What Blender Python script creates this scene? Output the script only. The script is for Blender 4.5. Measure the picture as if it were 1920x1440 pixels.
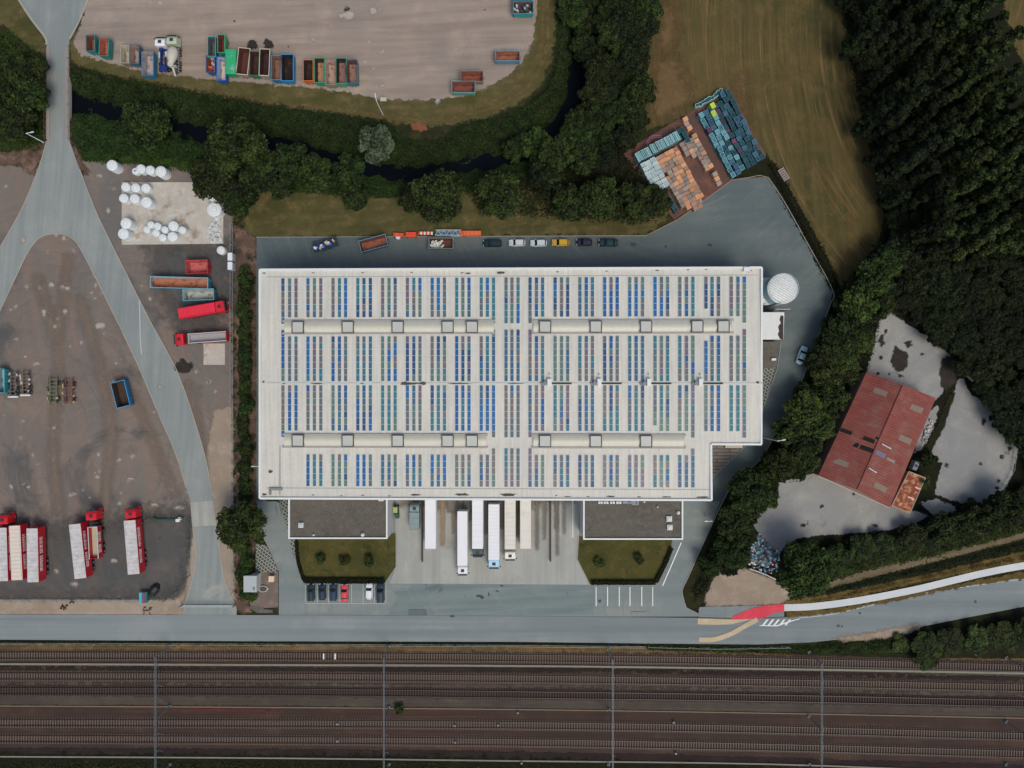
import bpy, math, random
import numpy as np
from mathutils import Vector

# ------------------------------------------------------------------ clear, camera, world, sun, exposure
for o in list(bpy.data.objects): bpy.data.objects.remove(o)
scene = bpy.context.scene
COL = scene.collection
R = math.radians
CAM_H = 165.0            # flight height in metres, camera looks straight down
S = 0.125                # metres on the ground per photo pixel (photo 1920 wide)

cd = bpy.data.cameras.new('camera'); cam = bpy.data.objects.new('camera', cd); COL.objects.link(cam)
cam.location = (0, 0, CAM_H); cam.rotation_euler = (0, 0, 0)
cd.sensor_fit = 'HORIZONTAL'; cd.sensor_width = 36.0; cd.lens = 36.0*CAM_H/240.0
cd.clip_start = 1.0; cd.clip_end = 9000.0
scene.camera = cam

SUN_EL, SUN_AZ = 60.0, 150.0     # azimuth clockwise from north (+Y): light comes from the south-south-east
world = bpy.data.worlds.new('World'); scene.world = world; world.use_nodes = True
wn = world.node_tree.nodes; wl = world.node_tree.links
sky = wn.new('ShaderNodeTexSky'); sky.sky_type = 'NISHITA'; sky.sun_disc = False
sky.sun_elevation = R(SUN_EL); sky.sun_rotation = R(SUN_AZ)
sky.air_density = 1.0; sky.dust_density = 4.0; sky.ozone_density = 1.0
wn['Background'].inputs[1].default_value = 0.11
wl.new(sky.outputs[0], wn['Background'].inputs[0])
sl = bpy.data.lights.new('sun', 'SUN'); sun = bpy.data.objects.new('sun', sl); COL.objects.link(sun)
sl.energy = 1.15; sl.angle = R(26.0); sl.color = (1.0, 0.93, 0.82)
_d = Vector((math.sin(R(SUN_AZ))*math.cos(R(SUN_EL)), math.cos(R(SUN_AZ))*math.cos(R(SUN_EL)), math.sin(R(SUN_EL))))
sun.rotation_euler = _d.to_track_quat('Z', 'Y').to_euler(); sun.location = _d*120
scene.view_settings.view_transform = 'Standard'; scene.view_settings.look = 'None'
scene.view_settings.exposure = 0.0; scene.view_settings.gamma = 1.0
scene.render.resolution_x = 1024; scene.render.resolution_y = 768

# ------------------------------------------------------------------ helpers
rng = random.Random(7)
def W(px, py, h=0.0):
    """photo pixel at height h -> world point"""
    f = (1-h/CAM_H)*S
    return ((px-960)*f, -(py-720)*f, h)
def lin(c):
    c /= 255.0
    return c/12.92 if c <= 0.04045 else ((c+0.055)/1.055)**2.4
KILL = 0.80
TINT = (0.985, 1.02, 0.975)
def C(r, g, b, k=None):
    k = k or KILL
    return tuple(min(0.86, lin(v)/k*t) for v, t in zip((r, g, b), TINT))+(1.0,)

def tag(o, label=None, cat=None, group=None, kind=None):
    if label: o['label'] = label
    if cat: o['category'] = cat
    if group: o['group'] = group
    if kind: o['kind'] = kind
    return o
def thing(name, label, cat, loc=(0,0,0), rz=0.0, group=None):
    o = bpy.data.objects.new(name, None); COL.objects.link(o)
    o.empty_display_size = 0.5
    o.location = loc; o.rotation_euler = (0, 0, rz)
    return tag(o, label, cat, group)
def kids(o): return [c for c in COL.objects if c.parent == o]
CHILD = {}
def link_child(c, p):
    c.parent = p; CHILD.setdefault(p.name, []).append(c)
def dup(root, loc, rz, label=None, group=None, cat=None, scale=None):
    r = root.copy(); COL.objects.link(r); r.location = loc; r.rotation_euler = (0, 0, rz)
    if scale: r.scale = scale
    if label: r['label'] = label
    if group: r['group'] = group
    if cat: r['category'] = cat
    for ch in CHILD.get(root.name, []):
        c = ch.copy(); COL.objects.link(c); link_child(c, r)
        for g in CHILD.get(ch.name, []):
            d = g.copy(); COL.objects.link(d); link_child(d, c)
    return r

class MB:
    def __init__(s): s.v = []; s.f = []; s.m = []
    def face(s, pts, m=0):
        n = len(s.v); s.v += [tuple(p) for p in pts]; s.f.append(tuple(range(n, n+len(pts)))); s.m.append(m)
    def box(s, c, d, rz=0.0, m=0, taper=1.0, rx=0.0, topm=None):
        cx, cy, cz = c; a, b, h = d[0]/2, d[1]/2, d[2]/2
        co, si = math.cos(rz), math.sin(rz); n = len(s.v)
        for z, t in ((-h, 1.0), (h, taper)):
            for x, y in ((-a, -b), (a, -b), (a, b), (-a, b)):
                X, Y, Z = x*t, y*t, z
                if rx: Y, Z = Y*math.cos(rx)-Z*math.sin(rx), Y*math.sin(rx)+Z*math.cos(rx)
                s.v.append((cx+X*co-Y*si, cy+X*si+Y*co, cz+Z))
        for k, q in enumerate(((3,2,1,0), (4,5,6,7), (0,1,5,4), (1,2,6,5), (2,3,7,6), (3,0,4,7))):
            s.f.append(tuple(n+i for i in q)); s.m.append(topm if (k == 1 and topm is not None) else m)
        return s
    def cyl(s, c, r, h, seg=16, m=0, r2=None, axis='Z', topm=None):
        cx, cy, cz = c; r2 = r if r2 is None else r2; n = len(s.v)
        for z, rr in ((-h/2, r), (h/2, r2)):
            for i in range(seg):
                a = 2*math.pi*i/seg; x, y = rr*math.cos(a), rr*math.sin(a)
                p = (x, y, z) if axis == 'Z' else ((z, x, y) if axis == 'X' else (y, z, x))
                s.v.append((cx+p[0], cy+p[1], cz+p[2]))
        for i in range(seg):
            j = (i+1) % seg; s.f.append((n+i, n+j, n+seg+j, n+seg+i)); s.m.append(m)
        s.f.append(tuple(n+seg+i for i in range(seg))); s.m.append(m if topm is None else topm)
        s.f.append(tuple(n+i for i in reversed(range(seg)))); s.m.append(m)
        return s
    def prism(s, poly, z0, z1, m=0, inset=0.0, topm=None):
        """poly: list of xy, counter-clockwise"""
        n = len(s.v); k = len(poly)
        cx = sum(p[0] for p in poly)/k; cy = sum(p[1] for p in poly)/k
        for z, t in ((z0, 1.0), (z1, 1.0-inset)):
            for x, y in poly: s.v.append((cx+(x-cx)*t, cy+(y-cy)*t, z))
        for i in range(k):
            j = (i+1) % k; s.f.append((n+i, n+j, n+k+j, n+k+i)); s.m.append(m)
        s.f.append(tuple(n+k+i for i in range(k))); s.m.append(m if topm is None else topm)
        s.f.append(tuple(n+i for i in reversed(range(k)))); s.m.append(m)
        return s
    def tube(s, a, b, r, seg=8, m=0, r2=None):
        a = Vector(a); b = Vector(b); d = (b-a); q = d.to_track_quat('Z', 'Y'); r2 = r if r2 is None else r2
        n = len(s.v)
        for p, rr in ((a, r), (b, r2)):
            for i in range(seg):
                t = 2*math.pi*i/seg
                s.v.append(tuple(p+q @ Vector((rr*math.cos(t), rr*math.sin(t), 0))))
        for i in range(seg):
            j = (i+1) % seg; s.f.append((n+i, n+j, n+seg+j, n+seg+i)); s.m.append(m)
        s.f.append(tuple(n+seg+i for i in range(seg))); s.m.append(m)
        s.f.append(tuple(n+i for i in reversed(range(seg)))); s.m.append(m)
        return s
    def build(s, name, mats, parent=None, smooth=False):
        me = bpy.data.meshes.new(name); me.from_pydata(s.v, [], s.f)
        if not isinstance(mats, (list, tuple)): mats = [mats]
        for m in mats: me.materials.append(m)
        if len(mats) > 1: me.polygons.foreach_set('material_index', s.m)
        if smooth: me.polygons.foreach_set('use_smooth', [True]*len(s.f))
        me.update()
        o = bpy.data.objects.new(name, me); COL.objects.link(o)
        if parent: link_child(o, parent)
        return o
def flip_ccw(poly):
    a = sum(poly[i][0]*poly[(i+1) % len(poly)][1]-poly[(i+1) % len(poly)][0]*poly[i][1] for i in range(len(poly)))
    return poly if a > 0 else poly[::-1]

# ------------------------------------------------------------------ materials
def newmat(name):
    m = bpy.data.materials.new(name); m.use_nodes = True
    return m, m.node_tree.nodes, m.node_tree.links, m.node_tree.nodes['Principled BSDF']
MATS = {}
def paint(name, col, rough=0.5, var=0.12, scale=1.5, metal=0.0, dirt=None, dirt_amt=0.3, spec=0.5, coords='Object'):
    """weathered paint / plastic / metal: colour with noise variation and optional dirt patches"""
    if name in MATS: return MATS[name]
    m, N, L, b = newmat(name)
    tc = N.new('ShaderNodeTexCoord'); n1 = N.new('ShaderNodeTexNoise'); n1.inputs['Scale'].default_value = scale
    n1.inputs['Detail'].default_value = 6; n1.inputs['Roughness'].default_value = 0.65
    L.new(tc.outputs[coords], n1.inputs['Vector'])
    mr = N.new('ShaderNodeMapRange'); mr.inputs[1].default_value = 0.25; mr.inputs[2].default_value = 0.75
    mr.inputs[3].default_value = 1-var; mr.inputs[4].default_value = 1+var
    L.new(n1.outputs[0], mr.inputs[0])
    mul = N.new('ShaderNodeVectorMath'); mul.operation = 'SCALE'; mul.inputs[0].default_value = col[:3]
    L.new(mr.outputs[0], mul.inputs['Scale'])
    src = mul.outputs[0]
    if dirt:
        n2 = N.new('ShaderNodeTexNoise'); n2.inputs['Scale'].default_value = scale*0.7; n2.inputs['Detail'].default_value = 8
        n2.inputs['Roughness'].default_value = 0.7
        L.new(tc.outputs[coords], n2.inputs['Vector'])
        r2 = N.new('ShaderNodeMapRange'); r2.inputs[1].default_value = 0.62-dirt_amt*0.4; r2.inputs[2].default_value = 0.75-dirt_amt*0.2
        L.new(n2.outputs[0], r2.inputs[0])
        mx = N.new('ShaderNodeMix'); mx.data_type = 'RGBA'; L.new(r2.outputs[0], mx.inputs[0])
        L.new(src, mx.inputs[6]); mx.inputs[7].default_value = dirt; src = mx.outputs[2]
    L.new(src, b.inputs['Base Color'])
    b.inputs['Roughness'].default_value = rough; b.inputs['Metallic'].default_value = metal
    b.inputs['Specular IOR Level'].default_value = spec
    MATS[name] = m; return m

def ground(name, c1, c2, c3, scale=0.25, streak=None, fine=0.18, patch=None, patch_amt=0.45, specks=None, speck_amt=0.12,
           soft=False, soft_w=1.2, ramp=0.35, en_amt=1.5, rough=0.9, bump=0.3, dist=0.0, streak_amt=0.5, streak_scale=0.6, rings=None, ring_amt=0.5):
    """ground surface: three colours over layered noise, optional streaks (angle, stretch), patches, pale specks, ragged edge"""
    m, N, L, b = newmat(name)
    tc = N.new('ShaderNodeTexCoord'); OB = tc.outputs['Object']
    def noise(sc, det=6, ro=0.6, vec=None, di=0.0):
        n = N.new('ShaderNodeTexNoise'); n.inputs['Scale'].default_value = sc; n.inputs['Detail'].default_value = det
        n.inputs['Roughness'].default_value = ro; n.inputs['Distortion'].default_value = di
        L.new(vec or OB, n.inputs['Vector']); return n.outputs[0]
    def rng_(x, a, c, lo=0.0, hi=1.0):
        r = N.new('ShaderNodeMapRange'); r.inputs[1].default_value = a; r.inputs[2].default_value = c
        r.inputs[3].default_value = lo; r.inputs[4].default_value = hi; L.new(x, r.inputs[0]); return r.outputs[0]
    def mix(f, a, c):
        x = N.new('ShaderNodeMix'); x.data_type = 'RGBA'
        if isinstance(f, float): x.inputs[0].default_value = f
        else: L.new(f, x.inputs[0])
        for s_, v in ((6, a), (7, c)):
            if isinstance(v, tuple): x.inputs[s_].default_value = v
            else: L.new(v, x.inputs[s_])
        return x.outputs[2]
    big = noise(scale*0.22, 5, 0.55, di=dist)
    mid = noise(scale, 7, 0.68, di=dist)
    col = mix(rng_(big, 0.35, 0.65), c1, c2)
    col = mix(rng_(mid, 0.48, 0.72), col, c3)
    if streak:
        mp = N.new('ShaderNodeMapping'); mp.vector_type = 'TEXTURE'; mp.inputs['Rotation'].default_value = (0, 0, R(streak[0]))
        mp.inputs['Scale'].default_value = (streak[1], 1.0, 1.0)
        L.new(OB, mp.inputs['Vector'])
        st = noise(streak_scale, 6, 0.6, vec=mp.outputs[0], di=dist*0.6)
        f = rng_(st, 0.42, 0.64, 0.0, streak_amt)
        col = mix(f, col, streak[2])
    if rings:      # curved tyre marks: distance bands round a few centres, broken by noise
        for cx, cy, sc, cc in rings:
            mp = N.new('ShaderNodeMapping'); mp.inputs['Location'].default_value = (-cx, -cy, 0)
            L.new(OB, mp.inputs['Vector'])
            ln = N.new('ShaderNodeVectorMath'); ln.operation = 'LENGTH'; L.new(mp.outputs[0], ln.inputs[0])
            cb = N.new('ShaderNodeCombineXYZ'); L.new(ln.outputs['Value'], cb.inputs[0])
            n_ = noise(sc, 4, 0.7, vec=cb.outputs[0])
            br = noise(0.12, 3, 0.6)
            ml = N.new('ShaderNodeMath'); ml.operation = 'MULTIPLY'
            L.new(rng_(n_, 0.52, 0.66, 0.0, ring_amt), ml.inputs[0]); L.new(rng_(br, 0.40, 0.58), ml.inputs[1])
            col = mix(ml.outputs[0], col, cc)
    if patch:
        pn = noise(scale*0.5, 8, 0.7, di=0.6)
        col = mix(rng_(pn, 0.66-patch_amt*0.25, 0.72-patch_amt*0.15), col, patch)
    if specks:
        vo = N.new('ShaderNodeTexVoronoi'); vo.inputs['Scale'].default_value = 0.35; L.new(OB, vo.inputs['Vector'])
        wob = noise(1.5, 4, 0.7)
        ad = N.new('ShaderNodeMath'); ad.operation = 'ADD'; L.new(vo.outputs['Distance'], ad.inputs[0])
        L.new(rng_(wob, 0.3, 0.7, -0.12, 0.12), ad.inputs[1])
        big2 = noise(0.05, 3, 0.5)
        ml = N.new('ShaderNodeMath'); ml.operation = 'MULTIPLY'
        L.new(rng_(ad.outputs[0], speck_amt+0.08, speck_amt, 0.0, 0.55), ml.inputs[0]); L.new(rng_(big2, 0.52, 0.58), ml.inputs[1])
        col = mix(ml.outputs[0], col, specks)
    fn = noise(3.5, 4, 0.75)
    vm = N.new('ShaderNodeVectorMath'); vm.operation = 'SCALE'; L.new(col, vm.inputs[0])
    L.new(rng_(fn, 0.25, 0.75, 1-fine, 1+fine), vm.inputs['Scale'])
    L.new(vm.outputs[0], b.inputs['Base Color'])
    b.inputs['Roughness'].default_value = rough; b.inputs['Specular IOR Level'].default_value = 0.2
    if bump:
        bp = N.new('ShaderNodeBump'); bp.inputs['Strength'].default_value = bump; bp.inputs['Distance'].default_value = 0.2
        L.new(fn, bp.inputs['Height']); L.new(bp.outputs[0], b.inputs['Normal'])
    if soft:
        at = N.new('ShaderNodeAttribute'); at.attribute_name = 'sd'
        en = noise(0.55, 6, 0.7)
        ad = N.new('ShaderNodeMath'); ad.operation = 'ADD'; L.new(at.outputs['Fac'], ad.inputs[0])
        L.new(rng_(en, 0.25, 0.75, -soft_w*en_amt, soft_w*en_amt), ad.inputs[1])
        al = rng_(ad.outputs[0], -soft_w*ramp, soft_w*ramp)
        L.new(al, b.inputs['Alpha'])
    return m

# ------------------------------------------------------------------ sheets
def smooth_poly(pts, closed=True, step=4):
    out = []; n = len(pts)
    rngi = range(n) if closed else range(n-1)
    for i in rngi:
        p0 = pts[(i-1) % n] if closed or i > 0 else pts[i]
        p1 = pts[i]; p2 = pts[(i+1) % n]; p3 = pts[(i+2) % n] if closed or i+2 < n else p2
        for k in range(step):
            t = k/step
            out.append(tuple(0.5*((2*p1[a])+(-p0[a]+p2[a])*t+(2*p0[a]-5*p1[a]+4*p2[a]-p3[a])*t*t+(-p0[a]+3*p1[a]-3*p2[a]+p3[a])*t**3) for a in (0, 1)))
    if not closed: out.append(tuple(pts[-1][:2]))
    return out
def sdist(P, poly):
    """signed distance of points to polygon, positive inside (numpy)"""
    P = np.asarray(P, float); A = np.asarray(poly, float); B = np.roll(A, -1, axis=0)
    best = np.full(len(P), 1e9); inside = np.zeros(len(P), bool)
    for a, b in zip(A, B):
        ab = b-a; L2 = max(1e-9, float(ab @ ab))
        t = np.clip(((P-a) @ ab)/L2, 0, 1)
        d = np.hypot(*(P-(a+t[:, None]*ab)).T); best = np.minimum(best, d)
        c = ((a[1] > P[:, 1]) != (b[1] > P[:, 1]))
        with np.errstate(divide='ignore', invalid='ignore'):
            xx = (b[0]-a[0])*(P[:, 1]-a[1])/(b[1]-a[1])+a[0]
        inside ^= c & (P[:, 0] < xx)
    return np.where(inside, best, -best)
def pw(pts, h=0.0): return [W(x, y, h)[:2] for x, y in pts]
SHN = [0]
def sheet(name, px, z, mat, soft=0.0, smooth=False, kind='structure', res=1.0, thick=0.0, parent=None):
    SHN[0] += 1; z = z+(SHN[0] % 13)*0.0013      # no two overlapping sheets share a plane
    poly = pw(smooth_poly(px) if smooth else px)
    if soft <= 0:
        mb = MB(); poly = flip_ccw(poly)
        if thick: mb.prism(poly, z-thick, z)
        else: mb.face([(x, y, z) for x, y in poly])
        o = mb.build(name, mat, parent)
    else:
        A = np.array(poly); mn = A.min(0)-soft*2.5; mx = A.max(0)+soft*2.5
        nx = max(2, int((mx[0]-mn[0])/res)+2); ny = max(2, int((mx[1]-mn[1])/res)+2)
        gx, gy = np.meshgrid(np.linspace(mn[0], mx[0], nx), np.linspace(mn[1], mx[1], ny))
        P = np.column_stack([gx.ravel(), gy.ravel()]); sd = sdist(P, poly)
        keep = sd > -soft*2.2
        idx = np.arange(nx*ny).reshape(ny, nx)
        q = np.column_stack([idx[:-1, :-1].ravel(), idx[:-1, 1:].ravel(), idx[1:, 1:].ravel(), idx[1:, :-1].ravel()])
        q = q[keep[q].any(1)]
        used = np.unique(q); remap = -np.ones(nx*ny, int); remap[used] = np.arange(len(used))
        V = np.column_stack([P[used], np.full(len(used), z)])
        me = bpy.data.meshes.new(name); me.from_pydata(V.tolist(), [], remap[q].tolist())
        at = me.attributes.new('sd', 'FLOAT', 'POINT'); at.data.foreach_set('value', sd[used].astype(np.float32))
        me.materials.append(mat); o = bpy.data.objects.new(name, me); COL.objects.link(o)
    if kind: o['kind'] = kind
    return o
def ribbon(name, cl, wpx, z, mat, h=0.0, smooth=True, kind='structure', thick=0.0, parent=None):
    SHN[0] += 1; z = z+(SHN[0] % 13)*0.0013
    """strip of constant width (px) along a pixel centre line"""
    c = smooth_poly(cl, False, 6) if smooth else cl
    l, r = [], []
    for i, p in enumerate(c):
        a = c[max(0, i-1)]; b = c[min(len(c)-1, i+1)]
        dx, dy = b[0]-a[0], b[1]-a[1]; n = math.hypot(dx, dy) or 1
        l.append((p[0]-dy/n*wpx/2, p[1]+dx/n*wpx/2)); r.append((p[0]+dy/n*wpx/2, p[1]-dx/n*wpx/2))
    mb = MB()
    L_ = [W(x, y) for x, y in l]; R_ = [W(x, y) for x, y in r]
    for i in range(len(c)-1):
        q = [(L_[i][0], L_[i][1], z), (L_[i+1][0], L_[i+1][1], z), (R_[i+1][0], R_[i+1][1], z), (R_[i][0], R_[i][1], z)]
        if thick: mb.prism(flip_ccw([p[:2] for p in q]), z-thick, z)
        else: mb.face(flip_ccw([p[:2] for p in q]) and [(p[0], p[1], z) for p in flip_ccw([p[:2] for p in q])])
    o = mb.build(name, mat, parent)
    if kind: o['kind'] = kind
    return o
NUM = ['first', 'second', 'third', 'fourth', 'fifth', 'sixth', 'seventh', 'eighth', 'ninth', 'tenth', 'eleventh', 'twelfth',
       'thirteenth', 'fourteenth', 'fifteenth', 'sixteenth', 'seventeenth', 'eighteenth', 'nineteenth', 'twentieth']
def ordn(i):
    if i < 20: return NUM[i]
    t = ['twenty', 'thirty', 'forty', 'fifty', 'sixty', 'seventy', 'eighty', 'ninety'][(i+1)//10-2]
    u = (i+1) % 10
    return t[:-1]+'ieth' if u == 0 else t+'-'+NUM[u-1]
# ================================================================== SETTING
G = {}
G['wild'] = ground('ground_wild', C(44,44,24), C(30,36,18), C(66,58,36), 0.3, fine=0.3, bump=0.5)
G['verge'] = ground('ground_verge', C(88,82,52), C(68,68,36), C(112,94,66), 0.35, streak=(8, 7, C(60,56,34)), fine=0.22, soft=True, soft_w=0.8)
G['gravel_n'] = ground('gravel_north', C(150,135,125), C(136,125,121), C(162,145,132), 0.12, streak=(2, 14, C(118,104,98)),
                       streak_scale=0.5, streak_amt=0.55, fine=0.10, soft=True, soft_w=0.5, specks=C(190,180,172), speck_amt=0.04, bump=0.2, dist=0.4)
G['yard'] = ground('gravel_yard', C(113,105,100), C(100,97,96), C(124,111,103), 0.10, streak=(98, 14, C(124,104,94)), streak_scale=0.2, streak_amt=0.6,
                   fine=0.12, soft=True, soft_w=0.6, specks=C(176,168,158), speck_amt=0.10, bump=0.25, dist=0.8, patch=C(82,80,80), patch_amt=0.5,
                   rings=[(-96, -18, 0.9, C(134,118,106)), (-112, -10, 0.7, C(86,82,80)), (-84, -24, 1.1, C(84,80,79)), (-60, 20, 0.8, C(128,112,102))])
G['wet'] = ground('gravel_wet', C(80,79,80), C(74,75,76), C(96,90,87), 0.2, fine=0.10, soft=True, soft_w=2.0, ramp=1.6, bump=0.2, streak=(100, 8, C(92,86,82)), dist=0.5)
G['dirt'] = ground('dirt_beige', C(152,138,126), C(136,120,106), C(162,148,136), 0.3, fine=0.12, soft=True, soft_w=0.7, ramp=.6, en_amt=.8, bump=0.3, streak=(2, 10, C(140,126,112)))
G['reddirt'] = ground('dirt_reddish', C(98,78,68), C(78,62,54), C(138,114,100), 0.4, fine=0.2, soft=True, soft_w=0.8, bump=0.4, patch=C(42,40,26), patch_amt=0.7)
G['road'] = ground('asphalt_road', C(126,132,134), C(119,126,129), C(136,140,142), 0.06, streak=(0, 40, C(106,114,119)), streak_scale=0.34, streak_amt=0.75, fine=0.07, bump=0.08, patch=C(112,120,124), patch_amt=.12)
G['lane'] = ground('asphalt_lane', C(134,138,138), C(126,131,132), C(144,147,145), 0.10, streak=(86, 24, C(112,120,122)), streak_scale=0.5, streak_amt=0.6, fine=0.07, bump=0.08, patch=C(150,150,147), patch_amt=.15)
G['asph_n'] = ground('asphalt_back', C(98,106,107), C(88,97,99), C(108,114,114), 0.08, streak=(4, 14, C(80,91,95)), streak_scale=0.25, streak_amt=0.6, fine=0.07, bump=0.08, patch=C(118,124,122), patch_amt=.12, rings=[(52, 34, 0.8, C(78,88,92)), (40, 60, .6, C(116,124,124))], ring_amt=.5)
G['asph_f'] = ground('asphalt_front', C(124,129,129), C(116,124,126), C(134,137,134), 0.12, streak=(0, 14, C(104,114,116)), streak_scale=0.3, streak_amt=0.6, fine=0.07, bump=0.08, patch=C(104,110,112), patch_amt=.15, rings=[(34, -52, 0.7, C(98,108,111))], ring_amt=.5)
G['asph_teal'] = ground('asphalt_apron', C(116,126,127), C(108,119,121), C(125,132,131), 0.12, streak=(3, 16, C(94,106,108)), streak_amt=.6, fine=0.07, bump=0.08, patch=C(84,94,96), patch_amt=0.25, rings=[(-6, -70, 0.8, C(92,104,106)), (20, -30, .6, C(128,136,135))], ring_amt=.5)
G['concrete'] = ground('concrete_dock', C(156,156,153), C(146,148,147), C(166,164,160), 0.15, streak=(90, 14, C(134,132,128)), streak_scale=0.45, streak_amt=0.6, fine=0.05, bump=0.05, patch=C(140,134,126), patch_amt=0.3)
G['concrete_e'] = ground('concrete_old', C(142,141,140), C(130,130,131), C(154,151,147), 0.14, fine=0.08, soft=True, soft_w=0.35, bump=0.12, streak=(35, 10, C(126,125,126)), streak_scale=0.3, streak_amt=0.5, dist=0.6, patch=C(108,106,106), patch_amt=.25)
G['pad'] = ground('concrete_pad', C(176,168,160), C(164,158,152), C(190,184,176), 0.35, fine=0.08, bump=0.1, patch=C(140,124,112), patch_amt=0.5, dist=0.8)
G['field'] = ground('mown_field', C(82,72,44), C(62,60,35), C(96,80,50), 0.22, rings=[(140, 82, 0.85, C(128,106,72)), (150, 80, 1.6, C(50,52,28)), (132, 86, 0.5, C(112,84,54))], ring_amt=.85, streak=(96, 20, C(104,88,56)), streak_scale=0.7, streak_amt=0.35, fine=0.2, soft=True, soft_w=0.8, bump=0.4, dist=0.3)
G['brick'] = ground('brick_paving', C(98,70,62), C(88,66,62), C(122,84,70), 0.35, fine=0.15, bump=0.2, patch=C(120,66,44), patch_amt=0.3)
G['lawn'] = ground('lawn_grass', C(74,70,36), C(62,62,32), C(90,80,44), 0.35, fine=0.25, bump=0.5, patch=C(48,52,24), patch_amt=0.4)
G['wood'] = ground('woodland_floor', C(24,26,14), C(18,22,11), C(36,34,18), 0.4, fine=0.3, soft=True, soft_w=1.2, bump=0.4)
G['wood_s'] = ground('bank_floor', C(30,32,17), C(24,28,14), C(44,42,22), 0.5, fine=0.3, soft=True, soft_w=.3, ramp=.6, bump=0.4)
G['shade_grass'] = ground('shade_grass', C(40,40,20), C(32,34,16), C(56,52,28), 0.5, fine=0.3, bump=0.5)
G['ballast'] = ground('rail_ballast', C(70,53,46), C(58,47,43), C(82,64,53), 0.12, streak=(0, 40, C(56,44,42)), streak_scale=1.3, streak_amt=0.8, fine=0.2, bump=0.4, dist=0.2)
G['ballast_g'] = ground('rail_ballast_grey', C(76,70,64), C(66,60,56), C(88,80,70), 0.2, streak=(0, 40, C(70,56,52)), streak_scale=1.5, streak_amt=0.6, fine=0.2, soft=True, soft_w=0.35, bump=0.4)
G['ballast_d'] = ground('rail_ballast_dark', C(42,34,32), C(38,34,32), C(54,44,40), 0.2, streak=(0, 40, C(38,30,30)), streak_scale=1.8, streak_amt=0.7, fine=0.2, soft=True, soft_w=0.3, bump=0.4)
G['rail_verge'] = ground('rail_verge', C(108,84,56), C(82,66,44), C(124,102,70), 0.4, streak=(0, 12, C(66,58,34)), fine=0.25, soft=True, soft_w=0.4, bump=0.4)
G['dryg'] = ground('dry_grass', C(96,80,44), C(74,66,34), C(120,94,56), 0.5, streak=(-14, 8, C(70,58,32)), fine=0.3, soft=True, soft_w=0.5, bump=0.5)
G['rutted'] = ground('rutted_track', C(112,100,80), C(96,86,66), C(126,112,92), 0.3, streak=(15, 16, C(84,74,52)), fine=0.2, soft=True, soft_w=0.7, bump=0.4)
G['paint_w'] = paint('road_paint_white', C(214,216,216), 0.7, 0.10, 3.0)
G['paint_f'] = paint('road_paint_faded', C(166,172,172), 0.7, 0.10, 2.0)
G['paint_y'] = ground('tan_surfacing', C(184,164,136), C(172,156,134), C(194,172,142), 0.3, fine=0.08, bump=0.05)
G['paint_r'] = ground('red_surfacing', C(206,72,86), C(196,66,80), C(214,84,94), 0.3, fine=0.06, bump=0.05)
G['path'] = ground('cycle_path', C(190,192,196), C(184,187,191), C(198,199,201), 0.2, fine=0.04, bump=0.04)
G['kerb'] = paint('kerb_stone', C(138,138,134), 0.8, 0.1, 2.0)
G['edge'] = paint('road_edge_dust', C(150,144,138), 0.8, 0.15, 0.5)

# ---- terrain with the stream bed cut into it
RIV = [(-500,120),(-200,150),(0,172),(130,186),(230,214),(330,238),(430,256),(520,268),(600,290),(690,314),(780,320),(880,306),(980,284),(1040,240),(1076,190),(1084,120),(1092,40),(1100,-60),(1110,-300)]
RIVW = [W(x, y)[:2] for x, y in smooth_poly(RIV, False, 4)]
def river_d(P):
    P = np.asarray(P, float); best = np.full(len(P), 1e9)
    for a, b in zip(RIVW[:-1], RIVW[1:]):
        a = np.array(a); b = np.array(b); ab = b-a; t = np.clip(((P-a) @ ab)/(ab @ ab), 0, 1)
        best = np.minimum(best, np.hypot(*(P-(a+t[:, None]*ab)).T))
    return best
def ground_z(x, y):
    d = river_d([(x, y)])[0]
    t = min(1, max(0, (d-0.9)/4.4)); return -2.6*(1-(t*t*(3-2*t)))
xs = np.concatenate([[-3000,-1200,-500,-250], np.arange(-180, 181, 1.5), [250,500,1200,3000]])
ys = np.concatenate([[-3000,-1200,-500,-250], np.arange(-140, -0.1, 10), np.arange(0, 131, 1.5), [200,400,1200,3000]])
gx, gy = np.meshgrid(xs, ys); P = np.column_stack([gx.ravel(), gy.ravel()])
d = river_d(P); t = np.clip((d-0.9)/4.4, 0, 1); z = -2.6*(1-t*t*(3-2*t))-0.03
idx = np.arange(len(P)).reshape(len(ys), len(xs))
q = np.column_stack([idx[:-1, :-1].ravel(), idx[:-1, 1:].ravel(), idx[1:, 1:].ravel(), idx[1:, :-1].ravel()])
me = bpy.data.meshes.new('ground'); me.from_pydata(np.column_stack([P, z]).tolist(), [], q.tolist())
me.materials.append(G['wild']); me.polygons.foreach_set('use_smooth', [True]*len(me.polygons))
o = bpy.data.objects.new('ground', me); COL.objects.link(o); o['kind'] = 'structure'
mw, N, L, b = newmat('stream_water')
b.inputs['Base Color'].default_value = (0.004, 0.006, 0.009, 1); b.inputs['Roughness'].default_value = 0.25
b.inputs['Specular IOR Level'].default_value = 0.05
nn = N.new('ShaderNodeTexNoise'); nn.inputs['Scale'].default_value = 1.2; bp = N.new('ShaderNodeBump'); bp.inputs['Strength'].default_value = 0.15
L.new(nn.outputs[0], bp.inputs['Height']); L.new(bp.outputs[0], b.inputs['Normal'])
ribbon('stream_water', RIV, 62, -1.75, mw)

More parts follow.
